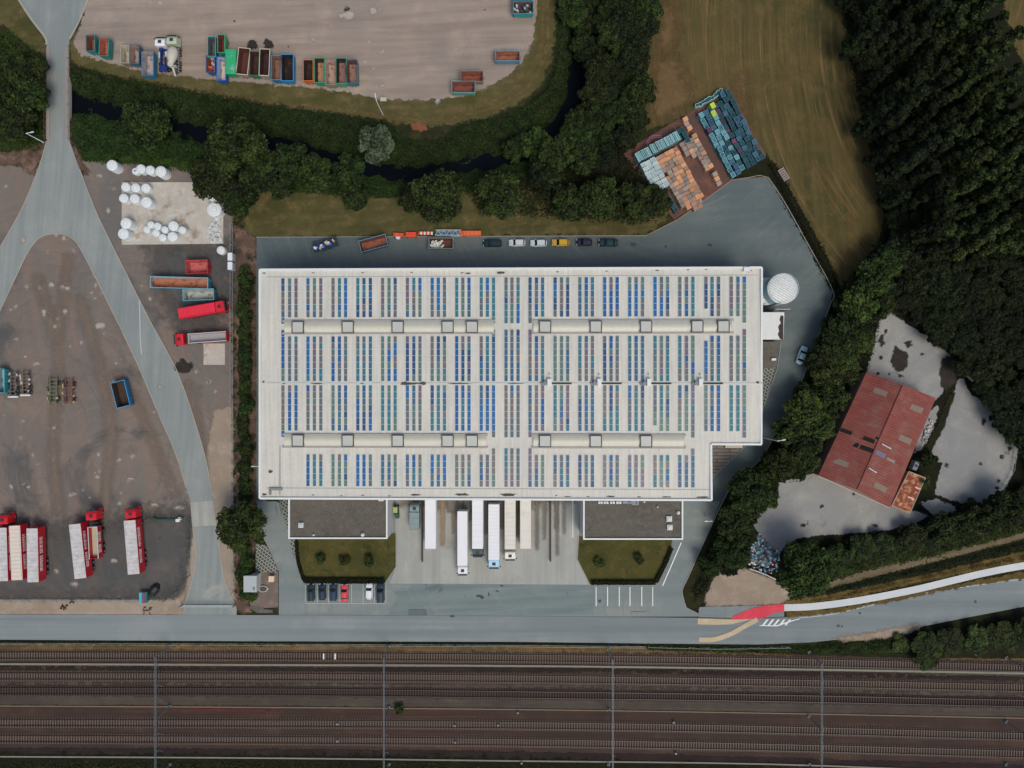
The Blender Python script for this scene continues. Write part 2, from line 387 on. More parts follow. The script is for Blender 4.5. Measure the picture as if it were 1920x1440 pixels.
# ---- sheets
Z = [0.02*i for i in range(0, 14)]
sheet('yard_gravel', [(-600,285),(-20,285),(40,290),(80,298),(145,300),(200,302),(330,312),(395,330),(430,360),(437,420),(437,700),(437,1128),(340,1124),(0,1126),(-600,1126)], Z[0], G['yard'], 0.6)
sheet('yard_verge', [(-300,-200),(30,-200),(44,0),(72,50),(92,85),(90,112),(70,104),(40,78),(10,52),(-20,40),(-300,20)], Z[0], G['verge'], 0.8)
sheet('grass_verge', [(130,60),(200,60),(1000,-10),(990,-300),(1040,-300),(1042,0),(1043,50),(1036,110),(1015,160),(975,195),(920,218),(850,234),(790,240),(730,228),(640,214),(560,204),(480,192),(400,176),(300,158),(200,140),(150,126),(132,112)], Z[0], G['verge'], 0.8, smooth=False)
sheet('north_yard', [(150,-300),(160,10),(150,50),(138,78),(150,104),(200,116),(260,132),(330,142),(400,150),(500,158),(600,166),(660,176),(720,187),(800,188),(868,180),(915,164),(955,140),(985,110),(1000,70),(1006,30),(1008,-10),(1010,-300)], Z[1], G['gravel_n'], 0.5)
sheet('wet_ground', [(262,965),(360,960),(358,1085),(330,1118),(250,1122),(100,1122),(-200,1122),(-200,1000),(0,985),(110,990),(200,980)], Z[1], G['wet'], 1.6)
sheet('wet_patch', [(288,460),(432,462),(434,560),(400,610),(330,600),(300,540)], Z[1], G['wet'], 1.6)
sheet('roadside_dirt', [(-600,1126),(0,1126),(250,1126),(330,1124),(352,1100),(358,1060),(372,1060),(380,1156),(-600,1156)], Z[1], G['dirt'], 0.5, res=.5)
sheet('lane_side_dirt', [(400,770),(436,760),(440,1150),(345,1150),(352,1060)], Z[1], G['dirt'], 0.8)
sheet('bank_dirt', [(-60,276),(30,284),(86,262),(84,300),(60,330),(40,312),(0,308),(-60,310)], Z[1], G['reddirt'], 0.8)
sheet('bank_dirt', [(130,245),(138,262),(150,300),(170,325),(150,330),(136,300),(130,280)], Z[1], G['reddirt'], 0.6)
sheet('dirt_strip', [(437,420),(470,440),(478,445),(484,500),(484,700),(486,900),(480,1010),(470,1150),(440,1150),(440,700)], Z[0], G['reddirt'], 0.6)
sheet('back_verge', [(455,340),(700,350),(1260,360),(1250,415),(1210,442),(482,446),(455,440)], Z[0], G['verge'], 1.0)
o = sheet('field', [(1236,-300),(1236,0),(1215,80),(1208,150),(1206,215),(1215,245),(1320,205),(1436,292),(1452,330),(1500,410),(1550,510),(1568,545),(1610,505),(1652,452),(1658,400),(1642,320),(1618,230),(1598,130),(1582,50),(1575,0),(1570,-300)], Z[0], G['field'], 0.8)
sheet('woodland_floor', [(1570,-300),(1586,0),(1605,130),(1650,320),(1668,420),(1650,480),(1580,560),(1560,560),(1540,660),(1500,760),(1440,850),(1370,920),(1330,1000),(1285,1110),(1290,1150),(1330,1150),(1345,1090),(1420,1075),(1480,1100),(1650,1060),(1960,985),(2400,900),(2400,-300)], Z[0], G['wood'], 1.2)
sheet('forest_clearing', [(1870,-300),(1880,0),(1905,90),(1960,200),(2400,400),(2400,-300)], Z[1], G['field'], 1.2)
# asphalt and concrete
KERB = 0.0
sheet('back_lot_asphalt', [(481,445),(1215,441),(1270,412),(1372,338),(1404,334),(1424,330),(1440,334),(1470,378),(1520,468),(1561,545),(1556,572),(1530,640),(1492,740),(1447,825),(1425,862),(1376,905),(1348,955),(1320,1015),(1333,940),(1333,700),(1400,700),(1400,540),(500,540),(500,945),(481,945)], Z[2], G['asph_n'])
sheet('forecourt_asphalt', [(482,940),(1350,940),(1320,1015),(1290,1082),(1279,1108),(1286,1138),(1310,1150),(1310,1156),(523,1156),(523,1072),(500,1020),(482,990)], Z[3], G['asph_f'])
sheet('apron_asphalt', [(730,1094),(1112,1096),(1116,1120),(1112,1152),(730,1152),(745,1120)], Z[4], G['asph_teal'])
sheet('dock_concrete', [(738,905),(1088,905),(1085,1010),(1083,1048),(1108,1096),(731,1094),(742,1064),(742,1010)], Z[5], G['concrete'])
sheet('lane_asphalt', [(88,85),(130,85),(131,265),(150,318),(180,395),(215,468),(245,528),(264,566),(282,602),(310,650),(335,700),(360,770),(384,850),(400,930),(407,985),(412,1030),(420,1080),(430,1110),(444,1140),(444,1156),(342,1156),(345,1136),(360,1092),(368,1040),(362,1000),(357,940),(350,915),(330,850),(300,780),(262,690),(230,620),(200,560),(170,500),(145,455),(125,440),(100,437),(75,445),(55,470),(30,520),(-4,590),(-60,700),(-300,1100),(-340,1060),(-120,690),(0,465),(15,440),(45,385),(75,310),(88,265)], Z[4], G['lane'])
sheet('lane_asphalt', [(20,-300),(175,-300),(165,0),(150,38),(131,74),(130.5,85),(88,85),(85,70),(58,34),(36,0)], Z[4], G['lane'])
sheet('main_road', [(-700,1152),(0,1152),(444,1153),(523,1153),(1000,1155),(1308,1158),(1400,1160),(1470,1157),(1540,1150),(1640,1130),(1740,1108),(1830,1094),(1920,1082),(2100,1062),(2500,1030),(2500,1090),(2100,1118),(1920,1137),(1800,1160),(1700,1180),(1620,1194),(1520,1204),(1420,1208),(1200,1206),(960,1203),(480,1202),(0,1199),(-700,1198)], Z[6], G['road'])
sheet('shoulder_dirt', [(1560,1196),(1640,1184),(1720,1168),(1730,1176),(1680,1192),(1600,1204)], Z[7], G['dirt'], 0.4)
sheet('crossing_slab', [(357,942),(400,938),(406,985),(361,987)], Z[5], G['concrete'])
sheet('concrete_pad', [(229,342),(384,342),(386,352),(415,356),(419,390),(419,457),(229,459)], Z[3]+0.1, G['pad'], thick=0.15)
sheet('concrete_pad', [(382,644),(422,644),(422,684),(382,684)], Z[3]+0.06, G['pad'], thick=0.15)
sheet('brick_paving', [(1167,286),(1312,200),(1357,165),(1376,185),(1437,292),(1430,300),(1373,338),(1264,412),(1215,352)], Z[3], G['brick'])
sheet('lawn', [(554,1000),(742,1000),(742,1062),(722,1092),(570,1091),(556,1050)], Z[7], G['lawn'])
sheet('lawn', [(1086,1005),(1262,1005),(1258,1024),(1229,1095),(1106,1095),(1083,1048)], Z[7], G['lawn'])
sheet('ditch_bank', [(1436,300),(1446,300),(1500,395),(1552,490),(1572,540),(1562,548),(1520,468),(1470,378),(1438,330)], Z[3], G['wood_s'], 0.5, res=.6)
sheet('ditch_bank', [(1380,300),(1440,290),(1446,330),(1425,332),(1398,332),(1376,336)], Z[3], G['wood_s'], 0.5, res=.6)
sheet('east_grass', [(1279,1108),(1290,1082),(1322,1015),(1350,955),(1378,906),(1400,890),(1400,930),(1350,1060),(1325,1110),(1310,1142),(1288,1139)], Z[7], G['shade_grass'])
for nm, pl in (('old_concrete', [(1664,583),(1690,600),(1748,638),(1786,668),(1782,700),(1766,740),(1740,760),(1640,720),(1600,740),(1620,712),(1632,670),(1634,640),(1648,605)]),
               ('old_concrete', [(1497,893),(1540,885),(1640,930),(1700,955),(1745,965),(1720,980),(1660,995),(1600,1000),(1540,1004),(1490,1010),(1462,1035),(1440,1065),(1408,1058),(1412,985),(1424,940),(1460,905)]),
               ('old_concrete', [(1806,706),(1820,740),(1858,762),(1880,800),(1908,842),(1898,890),(1862,945),(1820,948),(1752,928),(1760,890),(1766,870),(1744,855),(1750,830),(1780,760),(1794,715)]),
               ('old_concrete', [(1724,942),(1758,935),(1798,955),(1750,967)]),
               ('old_concrete', [(1744,768),(1760,760),(1752,800),(1726,845),(1712,850),(1722,820)])):
    sheet(nm, pl, Z[3], G['concrete_e'], 0.35, res=0.6)
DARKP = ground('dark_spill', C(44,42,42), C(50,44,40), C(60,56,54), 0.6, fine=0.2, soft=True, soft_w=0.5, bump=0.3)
sheet('dark_mound', [(1776,668),(1790,664),(1792,720),(1772,736),(1762,712),(1764,680)], Z[4], DARKP, 0.5, res=0.5)
sheet('hedge_bed', [(1778,740),(1792,735),(1770,800),(1744,850),(1736,836),(1760,790)], Z[4], G['wood_s'], 0.5, res=0.5)
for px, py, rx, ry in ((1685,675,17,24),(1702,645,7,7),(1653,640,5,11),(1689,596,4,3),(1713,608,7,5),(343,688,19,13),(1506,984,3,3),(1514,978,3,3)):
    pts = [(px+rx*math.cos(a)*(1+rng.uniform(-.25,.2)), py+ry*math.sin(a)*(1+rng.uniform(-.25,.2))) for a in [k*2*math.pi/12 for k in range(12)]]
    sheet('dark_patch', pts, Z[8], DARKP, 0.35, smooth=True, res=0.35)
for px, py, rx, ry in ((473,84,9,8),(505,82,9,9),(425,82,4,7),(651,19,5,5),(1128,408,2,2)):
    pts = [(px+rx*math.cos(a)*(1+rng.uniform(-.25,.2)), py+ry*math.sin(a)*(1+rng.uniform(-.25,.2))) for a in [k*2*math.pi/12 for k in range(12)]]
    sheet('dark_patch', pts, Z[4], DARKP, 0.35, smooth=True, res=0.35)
sheet('bare_ground', [(1328,1064),(1352,1060),(1402,1068),(1462,1090),(1500,1102),(1560,1098),(1470,1128),(1468,1134),(1322,1138),(1322,1110),(1330,1090)], Z[4], G['dirt'], 0.6)
sheet('pavement_grey', [(1310,1138),(1400,1136),(1470,1134),(1470,1156),(1400,1159),(1310,1157)], Z[5], G['asph_f'])
sheet('rutted_track', [(1470,1112),(1540,1098),(1640,1066),(1760,1040),(1920,998),(2200,930),(2200,946),(1920,1014),(1760,1056),(1660,1080),(1560,1106),(1480,1130)], Z[3], G['rutted'], 0.7)
sheet('ditch_floor', [(1480,1118),(1560,1102),(1660,1076),(1760,1052),(1920,1010),(2200,940),(2200,968),(1920,1034),(1780,1070),(1660,1096),(1560,1116),(1480,1128)], Z[4], G['wood_s'], 0.6, res=.6)
sheet('dry_grass_strip', [(1470,1126),(1560,1112),(1660,1090),(1780,1064),(1920,1030),(2200,965),(2200,1010),(1920,1056),(1800,1076),(1700,1096),(1600,1120),(1530,1130),(1472,1136)], Z[5], G['dryg'], 0.5)
sheet('dry_grass_strip', [(1472,1146),(1560,1140),(1660,1122),(1780,1096),(1920,1072),(2200,1034),(2200,1048),(1920,1084),(1800,1100),(1680,1126),(1560,1150),(1474,1158)], Z[7]+0.02, G['dryg'], 0.3, res=0.6)
ribbon('cycle_path', [(1470,1139),(1520,1137),(1580,1130),(1640,1120),(1720,1104),(1790,1087),(1850,1073),(1920,1060),(2100,1032),(2300,1000)], 13, Z[9], G['path'])
sheet('red_cycle_crossing', [(1370,1160),(1376,1154),(1410,1140),(1440,1134),(1470,1132),(1471,1146),(1450,1149),(1432,1158),(1420,1161)], Z[8], G['paint_r'])
sheet('tan_lane_marking', [(1308,1159),(1370,1161),(1412,1160),(1370,1170),(1340,1171),(1308,1170)], Z[9]+0.01, G['paint_y'])
ribbon('tan_lane_marking', [(1310,1199),(1340,1198),(1370,1188),(1395,1174),(1420,1161)], 9, Z[10], G['paint_y'])
# hatched island markings
sheet('road_marking', [(1423,1173),(1456,1174),(1480,1166),(1500,1160),(1498,1159),(1476,1165),(1455,1172),(1424,1171.6)], Z[9], G['paint_w'])
for k in range(5):
    x = 1428+k*10.5
    sheet('road_marking', [(x,1172),(x+4,1172),(x+13,1161),(x+9,1161)], Z[8]+0.01, G['paint_w'])
sheet('road_marking', [(340,1134.5),(440,1134.5),(440,1137),(340,1137)], Z[9], G['paint_f'])
ribbon('edge_line', [(1500,1158),(1560,1151),(1640,1133),(1740,1111),(1830,1097),(1920,1085),(2100,1066)], 1.6, Z[8], G['paint_f'])
ribbon('edge_line', [(262,562),(263,600),(264,640),(266,664)], 2.0, Z[8], G['paint_f'], smooth=False)
ribbon('edge_line', [(150,318),(180,395),(215,468),(245,528),(264,566),(282,602),(310,652),(335,702),(360,772),(384,852),(399,930)], 1.8, Z[8], G['edge'])
ribbon('edge_line', [(0,585),(30,520),(55,470),(75,446),(100,438.5),(125,441),(145,456),(170,501),(200,561),(230,621)], 2.0, Z[8], G['edge'])
ribbon('edge_line', [(230,622),(262,690),(300,780),(330,850),(350,915)], 2.0, Z[8], G['edge'])
ribbon('edge_line', [(88,265),(75,310),(45,385),(15,440),(0,466)], 1.8, Z[8], G['edge'])
ribbon('edge_line', [(36,0),(58,34),(85,70),(88,84)], 4.0, Z[8], G['edge'])
ribbon('edge_line', [(165,0),(150,38),(131,74)], 3.0, Z[8], G['edge'])
ribbon('edge_line', [(409,990),(412,1030),(420,1080),(430,1110),(441,1133)], 2.0, Z[8], G['edge'])
ribbon('edge_line', [(362,990),(368,1040),(360,1092),(346,1133)], 2.0, Z[8], G['edge'])
ribbon('edge_line', [(1242,1098),(1262,1052),(1277,1017)], 2.0, Z[8], G['paint_w'], smooth=False)
for x in (1117.5,1139,1161,1181,1203,1223.5):
    ribbon('parking_line', [(x,1100),(x,1136)], 1.7, Z[8], G['paint_w'], smooth=False)
for x in (573,595.5,616.5,637.5,659.5,681,702.5,724):
    ribbon('parking_line', [(x,1096),(x,1130)], 1.1, Z[8], G['paint_f'], smooth=False)
ribbon('parking_line', [(573,1131),(724,1131)], 1.1, Z[8], G['paint_f'], smooth=False)
for x, m_, w_ in ((1050,'paint_f',1.2),(1074,'paint_w',1.4),(1018,'paint_f',1.0)):
    ribbon('dock_line', [(x,925),(x,1008)], w_, Z[8], G[m_], smooth=False)
OIL_SHADE = ground('oil_shade_streak', C(118,112,106), C(110,106,102), C(128,122,116), 0.3, fine=0.08, soft=True, soft_w=0.5, ramp=1.0, en_amt=.35, bump=0, streak=(90, 20, C(104,98,94)))
RUSTST = ground('rust_streak', C(150,128,104), C(140,122,104), C(160,140,116), 0.5, fine=0.1, soft=True, soft_w=0.4, ramp=1.0, en_amt=.3, bump=0)
for x0, x1, y1, m_ in ((838,857,960,OIL_SHADE),(868,884,975,OIL_SHADE),(906,916,1000,OIL_SHADE),(936,947,990,OIL_SHADE),(966,974,1005,OIL_SHADE),(1004,1010,1030,OIL_SHADE),(1018,1024,1010,OIL_SHADE),(1042,1047,1040,OIL_SHADE),(1056,1060,1000,OIL_SHADE),(826,834,1022,RUSTST),(848,853,1000,RUSTST),(1040,1046,990,OIL_SHADE)):
    sheet('tyre_stain_shade', [(x0,915),(x1,915),(x1-1,y1),(x0+1,y1)], Z[9], m_, 0.4, res=0.5)  # tyre and rust stains, plus shade between parked trailers painted as dark strips
sheet('dock_wear', [(752,905),(1076,905),(1076,936),(1000,948),(966,960),(900,955),(856,966),(840,950),(752,945)], Z[6], ground('dock_wear', C(120,110,104), C(112,104,98), C(134,124,116), .4, fine=.1, soft=True, soft_w=.8, ramp=1.5, bump=0, streak=(90, 10, C(104,94,90))), .8, res=.6)
sheet('seam_patch', [(766,1143),(800,1143),(800,1154),(766,1154)], Z[9], G['asph_n'])
sheet('seam_patch', [(1184,1147),(1212,1147),(1212,1155),(1184,1155)], Z[9], G['asph_f'])

# grass pavers: concrete grid with dark cells
m, N, L, b = newmat('grid_pavers')
tc = N.new('ShaderNodeTexCoord'); mp = N.new('ShaderNodeMapping'); mp.inputs['Rotation'].default_value = (0,0,R(40)); mp.inputs['Scale'].default_value = (1.1,1.1,1.1)
L.new(tc.outputs['Object'], mp.inputs['Vector']); br = N.new('ShaderNodeTexBrick'); L.new(mp.outputs[0], br.inputs['Vector'])
br.inputs['Color1'].default_value = C(78,82,78); br.inputs['Color2'].default_value = C(64,70,62); br.inputs['Mortar'].default_value = C(176,174,168)
br.inputs['Scale'].default_value = 0.9; br.inputs['Mortar Size'].default_value = 0.045; br.inputs['Brick Width'].default_value = 0.7; br.inputs['Row Height'].default_value = 0.7
L.new(br.outputs[0], b.inputs['Base Color']); b.inputs['Roughness'].default_value = 0.9
GRIDP = m
m, N, L, b = newmat('slat_decking')
tc = N.new('ShaderNodeTexCoord'); mp = N.new('ShaderNodeMapping'); L.new(tc.outputs['Object'], mp.inputs['Vector']); br = N.new('ShaderNodeTexBrick'); L.new(mp.outputs[0], br.inputs['Vector'])
br.inputs['Color1'].default_value = C(132,124,116); br.inputs['Color2'].default_value = C(116,110,104); br.inputs['Mortar'].default_value = C(84,78,74)
br.inputs['Scale'].default_value = 0.5; br.inputs['Mortar Size'].default_value = 0.06; br.inputs['Brick Width'].default_value = 3.0; br.inputs['Row Height'].default_value = 0.4
L.new(br.outputs[0], b.inputs['Base Color']); b.inputs['Roughness'].default_value = 0.85
DECKM = m
sheet('grid_paving', [(480,1020),(500,1022),(521,1068),(521,1073),(480,1073)], Z[7], GRIDP)
sheet('grid_paving', [(523,935),(540,935),(556,1008),(556,1030),(551,1046),(537,985)], Z[7], GRIDP)
sheet('grid_paving', [(1390,655),(1458,640),(1453,690),(1434,760),(1390,780)], Z[7], GRIDP)
sheet('grid_paving', [(1320,830),(1400,815),(1394,836),(1330,900),(1320,900)], Z[7], DECKM)
ribbon('kerb', [(1464,640),(1457,690),(1428,772)], 1.2, Z[7]+0.1, G['kerb'], smooth=False, thick=0.25)
ribbon('kerb', [(1397,836),(1335,897)], 1.2, Z[7]+0.1, G['kerb'], smooth=False, thick=0.25)
ribbon('kerb', [(1212,441.5),(1270,412),(1372,338),(1404,333),(1424,329),(1440,333)], 1.4, Z[3]+0.1, paint('kerb_brown', C(140,116,100), 0.8), smooth=False, thick=0.2)
ribbon('kerb', [(481,445),(1212,442)], 1.2, Z[3]+0.1, G['kerb'], smooth=False, thick=0.2)
ribbon('kerb', [(1440,333),(1470,378),(1520,468),(1561,545),(1556,572),(1530,640),(1492,740),(1447,825),(1425,862),(1376,905),(1348,955),(1320,1015),(1290,1082),(1279,1108),(1286,1138)], 1.3, Z[3]+0.1, G['kerb'], thick=0.2)
ribbon('kerb', [(553,1008),(555,1050),(569,1092),(722,1093),(743,1062),(743,1008)], 1.2, Z[7]+0.08, G['kerb'], smooth=False, thick=0.2)
ribbon('kerb', [(1083,1005),(1082,1048),(1105,1096),(1230,1097)], 1.4, Z[7]+0.08, G['kerb'], smooth=False, thick=0.2)

# ---- railway land
XS = [-500, 0, 480, 960, 1440, 1920, 2400]
def curve(v):       # v: y at x = 0, 480, 960, 1440, 1920 ; extended outwards
    ys_ = [v[0]-(v[1]-v[0])*1.04]+list(v)+[v[4]+(v[4]-v[3])]
    return list(zip(XS, ys_))
def rail_strip(name, top, bot, z, mat, soft=0.0, res=1.0):
    a = smooth_poly(curve(top), False, 4); b_ = smooth_poly(curve(bot), False, 4)
    return sheet(name, a+b_[::-1], z, mat, soft, res=res)
rail_strip('rail_ballast', (1210,1211,1213,1216,1224), (1416,1418,1424,1440,1465), Z[0], G['ballast'])
rail_strip('rail_verge', (1206,1207,1209,1212,1216), (1219,1221,1223,1228,1240), Z[1], G['rail_verge'], 0.4)
rail_strip('ballast_strip', (1242,1244,1247,1252,1262), (1248,1250,1253,1259,1270), Z[1], G['ballast_g'], 0.3)
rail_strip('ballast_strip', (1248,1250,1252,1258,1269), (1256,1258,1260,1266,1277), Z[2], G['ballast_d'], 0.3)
rail_strip('ballast_strip', (1278,1279,1283,1289,1300), (1286,1287,1291,1297,1307), Z[1], G['ballast_g'], 0.3)
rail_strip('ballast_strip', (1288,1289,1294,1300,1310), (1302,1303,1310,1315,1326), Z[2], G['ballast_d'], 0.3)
rail_strip('ballast_strip', (1304,1306,1311,1318,1328), (1322,1324,1329,1336,1346), Z[1], G['rail_verge'] if False else G['ballast_g'], 0.3)
rail_strip('ballast_strip', (1402,1404,1409,1420,1434), (1416,1418,1424,1440,1460), Z[1], G['ballast_d'], 0.4)  # darkened strip: lens falloff towards the view's edge put into the ballast colour
rail_strip('rail_embankment', (1414,1416,1422,1436,1455), (1560,1560,1560,1560,1560), Z[2], G['wood'], 0.5)
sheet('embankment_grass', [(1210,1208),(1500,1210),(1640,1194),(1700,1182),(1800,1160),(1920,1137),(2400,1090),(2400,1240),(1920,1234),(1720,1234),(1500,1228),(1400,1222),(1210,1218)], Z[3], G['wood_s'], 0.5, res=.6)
# moss-red strip beside the fourth track
sheet('red_weed_strip', [(320,1328),(420,1328),(530,1330),(538,1333),(480,1336),(380,1334),(320,1331)], Z[3], ground('weed_red', C(82,46,44), C(74,44,42), C(72,56,48), 0.5, fine=0.2, soft=True, soft_w=0.2), 0.2, res=0.5)

# pale patches, drains and marks worn into the surfaces
PALE = ground('pale_patch', C(160,152,144), C(148,142,136), C(170,160,150), 0.8, fine=.12, soft=True, soft_w=.35, ramp=.9, bump=0)
g_ = random.Random(77)
for (x, y, rx, ry) in ((50,538,3,3),(76,540,3,3),(97,534,4,5),(118,537,2,2),(128,541,4,4),(176,518,3,2),(180,535,2,4),(173,549,3,2),(178,559,2,2),(190,551,2,2),(30,574,3,3),(20,580,3,2),(83,588,3,8),(122,584,4,4),(103,613,2,4),(108,598,2,2),(190,610,11,6),(131,649,2,2),(70,682,5,4),(50,668,4,1.5),(40,822,3,3),(60,854,3,3),(45,790,3,1.5),(101,803,2,2),(132,929,4,4),(141,926,3,2),(246,897,6,2),(289,772,2,2),(45,449,6,7),(336,952,8,3),(290,947,7,2),(214,355,3,2),(204,396,4,4),(188,330,5,3),(140,1095,7,4),(107,1070,3,4),(215,1052,5,3),(392,716,5,3),(405,735,2,2),(650,30,14,8),(700,20,9,7),(588,75,5,4),(718,162,5,4),(820,190,4,4),(300,725,2,3),(12,350,4,3)):
    pts = [(x+rx*math.cos(a)*(1+g_.uniform(-.3,.25)), y+ry*math.sin(a)*(1+g_.uniform(-.3,.25))) for a in [k*2*math.pi/10 for k in range(10)]]
    sheet('pale_patch', pts, Z[5]-.005, PALE, .3, smooth=True, res=.35)
TRK = ground('worn_track', C(128,112,101), C(118,104,96), C(136,119,107), 0.3, fine=.1, soft=True, soft_w=.9, ramp=1.6, en_amt=.7, bump=.1, streak=(92, 14, C(112,100,94)))
for cl, w_ in (([(70,520),(95,600),(110,680),(104,760),(100,860),(112,960)], 12), ([(150,560),(180,660),(206,780),(205,860),(196,960)], 11), ([(215,700),(262,770),(300,860),(330,930)], 9), ([(350,720),(372,800),(380,880)], 8), ([(130,480),(118,560),(108,640)], 10)):
    c = smooth_poly(cl, False, 4); l, r = [], []
    for i, p in enumerate(c):
        a = c[max(0, i-1)]; b = c[min(len(c)-1, i+1)]; dx, dy = b[0]-a[0], b[1]-a[1]; n = math.hypot(dx, dy) or 1
        l.append((p[0]-dy/n*w_/2, p[1]+dx/n*w_/2)); r.append((p[0]+dy/n*w_/2, p[1]-dx/n*w_/2))
    sheet('worn_track', l+r[::-1], Z[2], TRK, .8)
CRK = ground('crack_mark', C(70,82,86), C(64,74,78), C(84,92,94), 1.0, fine=.15, soft=True, soft_w=.16, ramp=.8, bump=0)
for (x, y, rx, ry) in ((898,1117,6,1.2),(916,1113,1.4,4),(941,1098,4,1),(872,1117,2,1.5),(932,1108,2.5,1.2),(905,1120,3,2),(1064,1113,1,3),(848,1155,4,1),(1571,1173,1.5,2.4),(1578,1174,1.5,2),(1828,1128,1.5,2.4),(1611,1149,2,1),(392,716,2,2.2),(440,40,1.6,1.6),(909,19,2,2),(1248,463,2.4,1.4),(541,89,1.6,1.6),(300,1010,2,1.5),(1124,1128,2.5,4),(1330,460,5,2),(1188,458,4,4)):
    pts = [(x+rx*math.cos(a)*(1+g_.uniform(-.4,.3)), y+ry*math.sin(a)*(1+g_.uniform(-.4,.3))) for a in [k*2*math.pi/8 for k in range(8)]]
    sheet('surface_mark', pts, Z[9], CRK, .15, smooth=True, res=.2)
sheet('bare_patch', [(768,234),(778,228),(800,232),(802,242),(790,247),(776,244)], Z[2], ground('bare_red', C(124,78,56), C(110,70,52), C(134,88,64), .5, fine=.15, soft=True, soft_w=.4), .3, res=.5)
VTR = ground('verge_rut', C(112,96,64), C(104,88,58), C(122,104,72), 0.4, fine=.2, soft=True, soft_w=.5, ramp=1.4, streak=(0, 8, C(92,80,50)))
for cl in ([(560,196),(640,206),(730,220),(800,226),(880,214),(950,190),(1000,150),(1022,100),(1028,40),(1026,-20)], [(880,206),(940,182),(985,145),(1010,100),(1018,50),(1017,-20)], [(200,146),(300,162),(420,182),(560,200)]):
    c = smooth_poly(cl, False, 4); l, r = [], []
    for i, p in enumerate(c):
        a = c[max(0, i-1)]; b = c[min(len(c)-1, i+1)]; dx, dy = b[0]-a[0], b[1]-a[1]; n = math.hypot(dx, dy) or 1
        l.append((p[0]-dy/n*2, p[1]+dx/n*2)); r.append((p[0]+dy/n*2, p[1]-dx/n*2))
    sheet('verge_rut', l+r[::-1], Z[1]+.01, VTR, .4, res=.7)

BROWNP = ground('field_bare', C(104,84,58), C(90,74,48), C(118,96,68), 0.4, fine=.2, soft=True, soft_w=1.2, ramp=1.6, streak=(94, 10, C(96,76,52)), bump=.3)
for pl in ([(1225,120),(1262,100),(1290,150),(1300,190),(1262,214),(1222,228)], [(1236,10),(1262,0),(1272,60),(1256,100),(1234,90)], [(1380,150),(1396,140),(1404,200),(1392,240),(1376,200)], [(1452,350),(1470,372),(1520,450),(1545,500),(1530,490),(1480,410)]):
    sheet('field_bare_patch', pl, Z[1], BROWNP, 1.0)

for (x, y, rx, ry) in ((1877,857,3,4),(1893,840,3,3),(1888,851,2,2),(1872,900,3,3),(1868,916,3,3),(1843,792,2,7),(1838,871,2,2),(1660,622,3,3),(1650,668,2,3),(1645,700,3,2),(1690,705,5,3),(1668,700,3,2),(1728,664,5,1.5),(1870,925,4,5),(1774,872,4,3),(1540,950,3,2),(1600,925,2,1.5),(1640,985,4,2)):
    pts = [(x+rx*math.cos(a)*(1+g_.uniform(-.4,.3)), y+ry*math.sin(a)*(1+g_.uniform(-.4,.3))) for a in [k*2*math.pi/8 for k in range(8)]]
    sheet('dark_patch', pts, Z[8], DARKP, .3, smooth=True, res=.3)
# ================================================================== VEGETATION
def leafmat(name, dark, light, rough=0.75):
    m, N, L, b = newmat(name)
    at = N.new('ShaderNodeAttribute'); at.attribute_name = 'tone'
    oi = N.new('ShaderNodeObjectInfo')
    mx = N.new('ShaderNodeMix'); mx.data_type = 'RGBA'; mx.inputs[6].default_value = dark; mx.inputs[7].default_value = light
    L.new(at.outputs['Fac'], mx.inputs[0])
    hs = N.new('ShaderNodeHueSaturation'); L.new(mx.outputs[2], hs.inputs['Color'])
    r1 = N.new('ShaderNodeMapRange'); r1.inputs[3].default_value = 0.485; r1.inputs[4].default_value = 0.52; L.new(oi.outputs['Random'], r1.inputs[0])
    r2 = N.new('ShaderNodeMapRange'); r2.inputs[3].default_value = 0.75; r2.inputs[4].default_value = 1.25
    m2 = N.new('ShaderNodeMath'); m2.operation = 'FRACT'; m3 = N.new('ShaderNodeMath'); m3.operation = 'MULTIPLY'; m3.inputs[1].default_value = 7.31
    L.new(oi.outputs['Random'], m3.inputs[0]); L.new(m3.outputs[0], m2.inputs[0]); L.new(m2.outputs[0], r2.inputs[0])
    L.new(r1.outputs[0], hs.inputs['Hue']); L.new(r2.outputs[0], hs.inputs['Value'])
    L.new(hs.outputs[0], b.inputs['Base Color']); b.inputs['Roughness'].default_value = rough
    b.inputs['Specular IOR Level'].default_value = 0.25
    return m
LEAF = {
 'lush':   leafmat('leaves_lush',   C(28,42,12,1), C(76,98,32,1)),
 'dark':   leafmat('leaves_dark',   C(10,17,8,1), C(58,72,28,1)),
 'olive':  leafmat('leaves_olive',  C(11,20,8,1), C(68,86,36,1)),
 'yellow': leafmat('leaves_yellow', C(15,25,9,1), C(82,100,42,1)),
 'bright': leafmat('leaves_bright', C(22,34,12,1), C(74,90,36,1)),
 'silver': leafmat('leaves_silver', C(36,48,34,1), C(112,128,100,1)),
 'forest': leafmat('leaves_forest', C(7,12,6,1), C(46,58,26,1)),
 'poplar': leafmat('leaves_poplar', C(8,15,6,1), C(74,90,42,1)),
 'bank':   leafmat('leaves_bank',   C(22,35,13,1), C(56,76,30,1)),
 'hedge':  leafmat('leaves_hedge',  C(16,21,10,1), C(46,52,24,1)),
 'dry':    leafmat('leaves_dry',    C(52,44,20,1), C(120,100,50,1)),
}
BARK = paint('bark', C(70,60,50), 0.9, 0.25, 3.0)
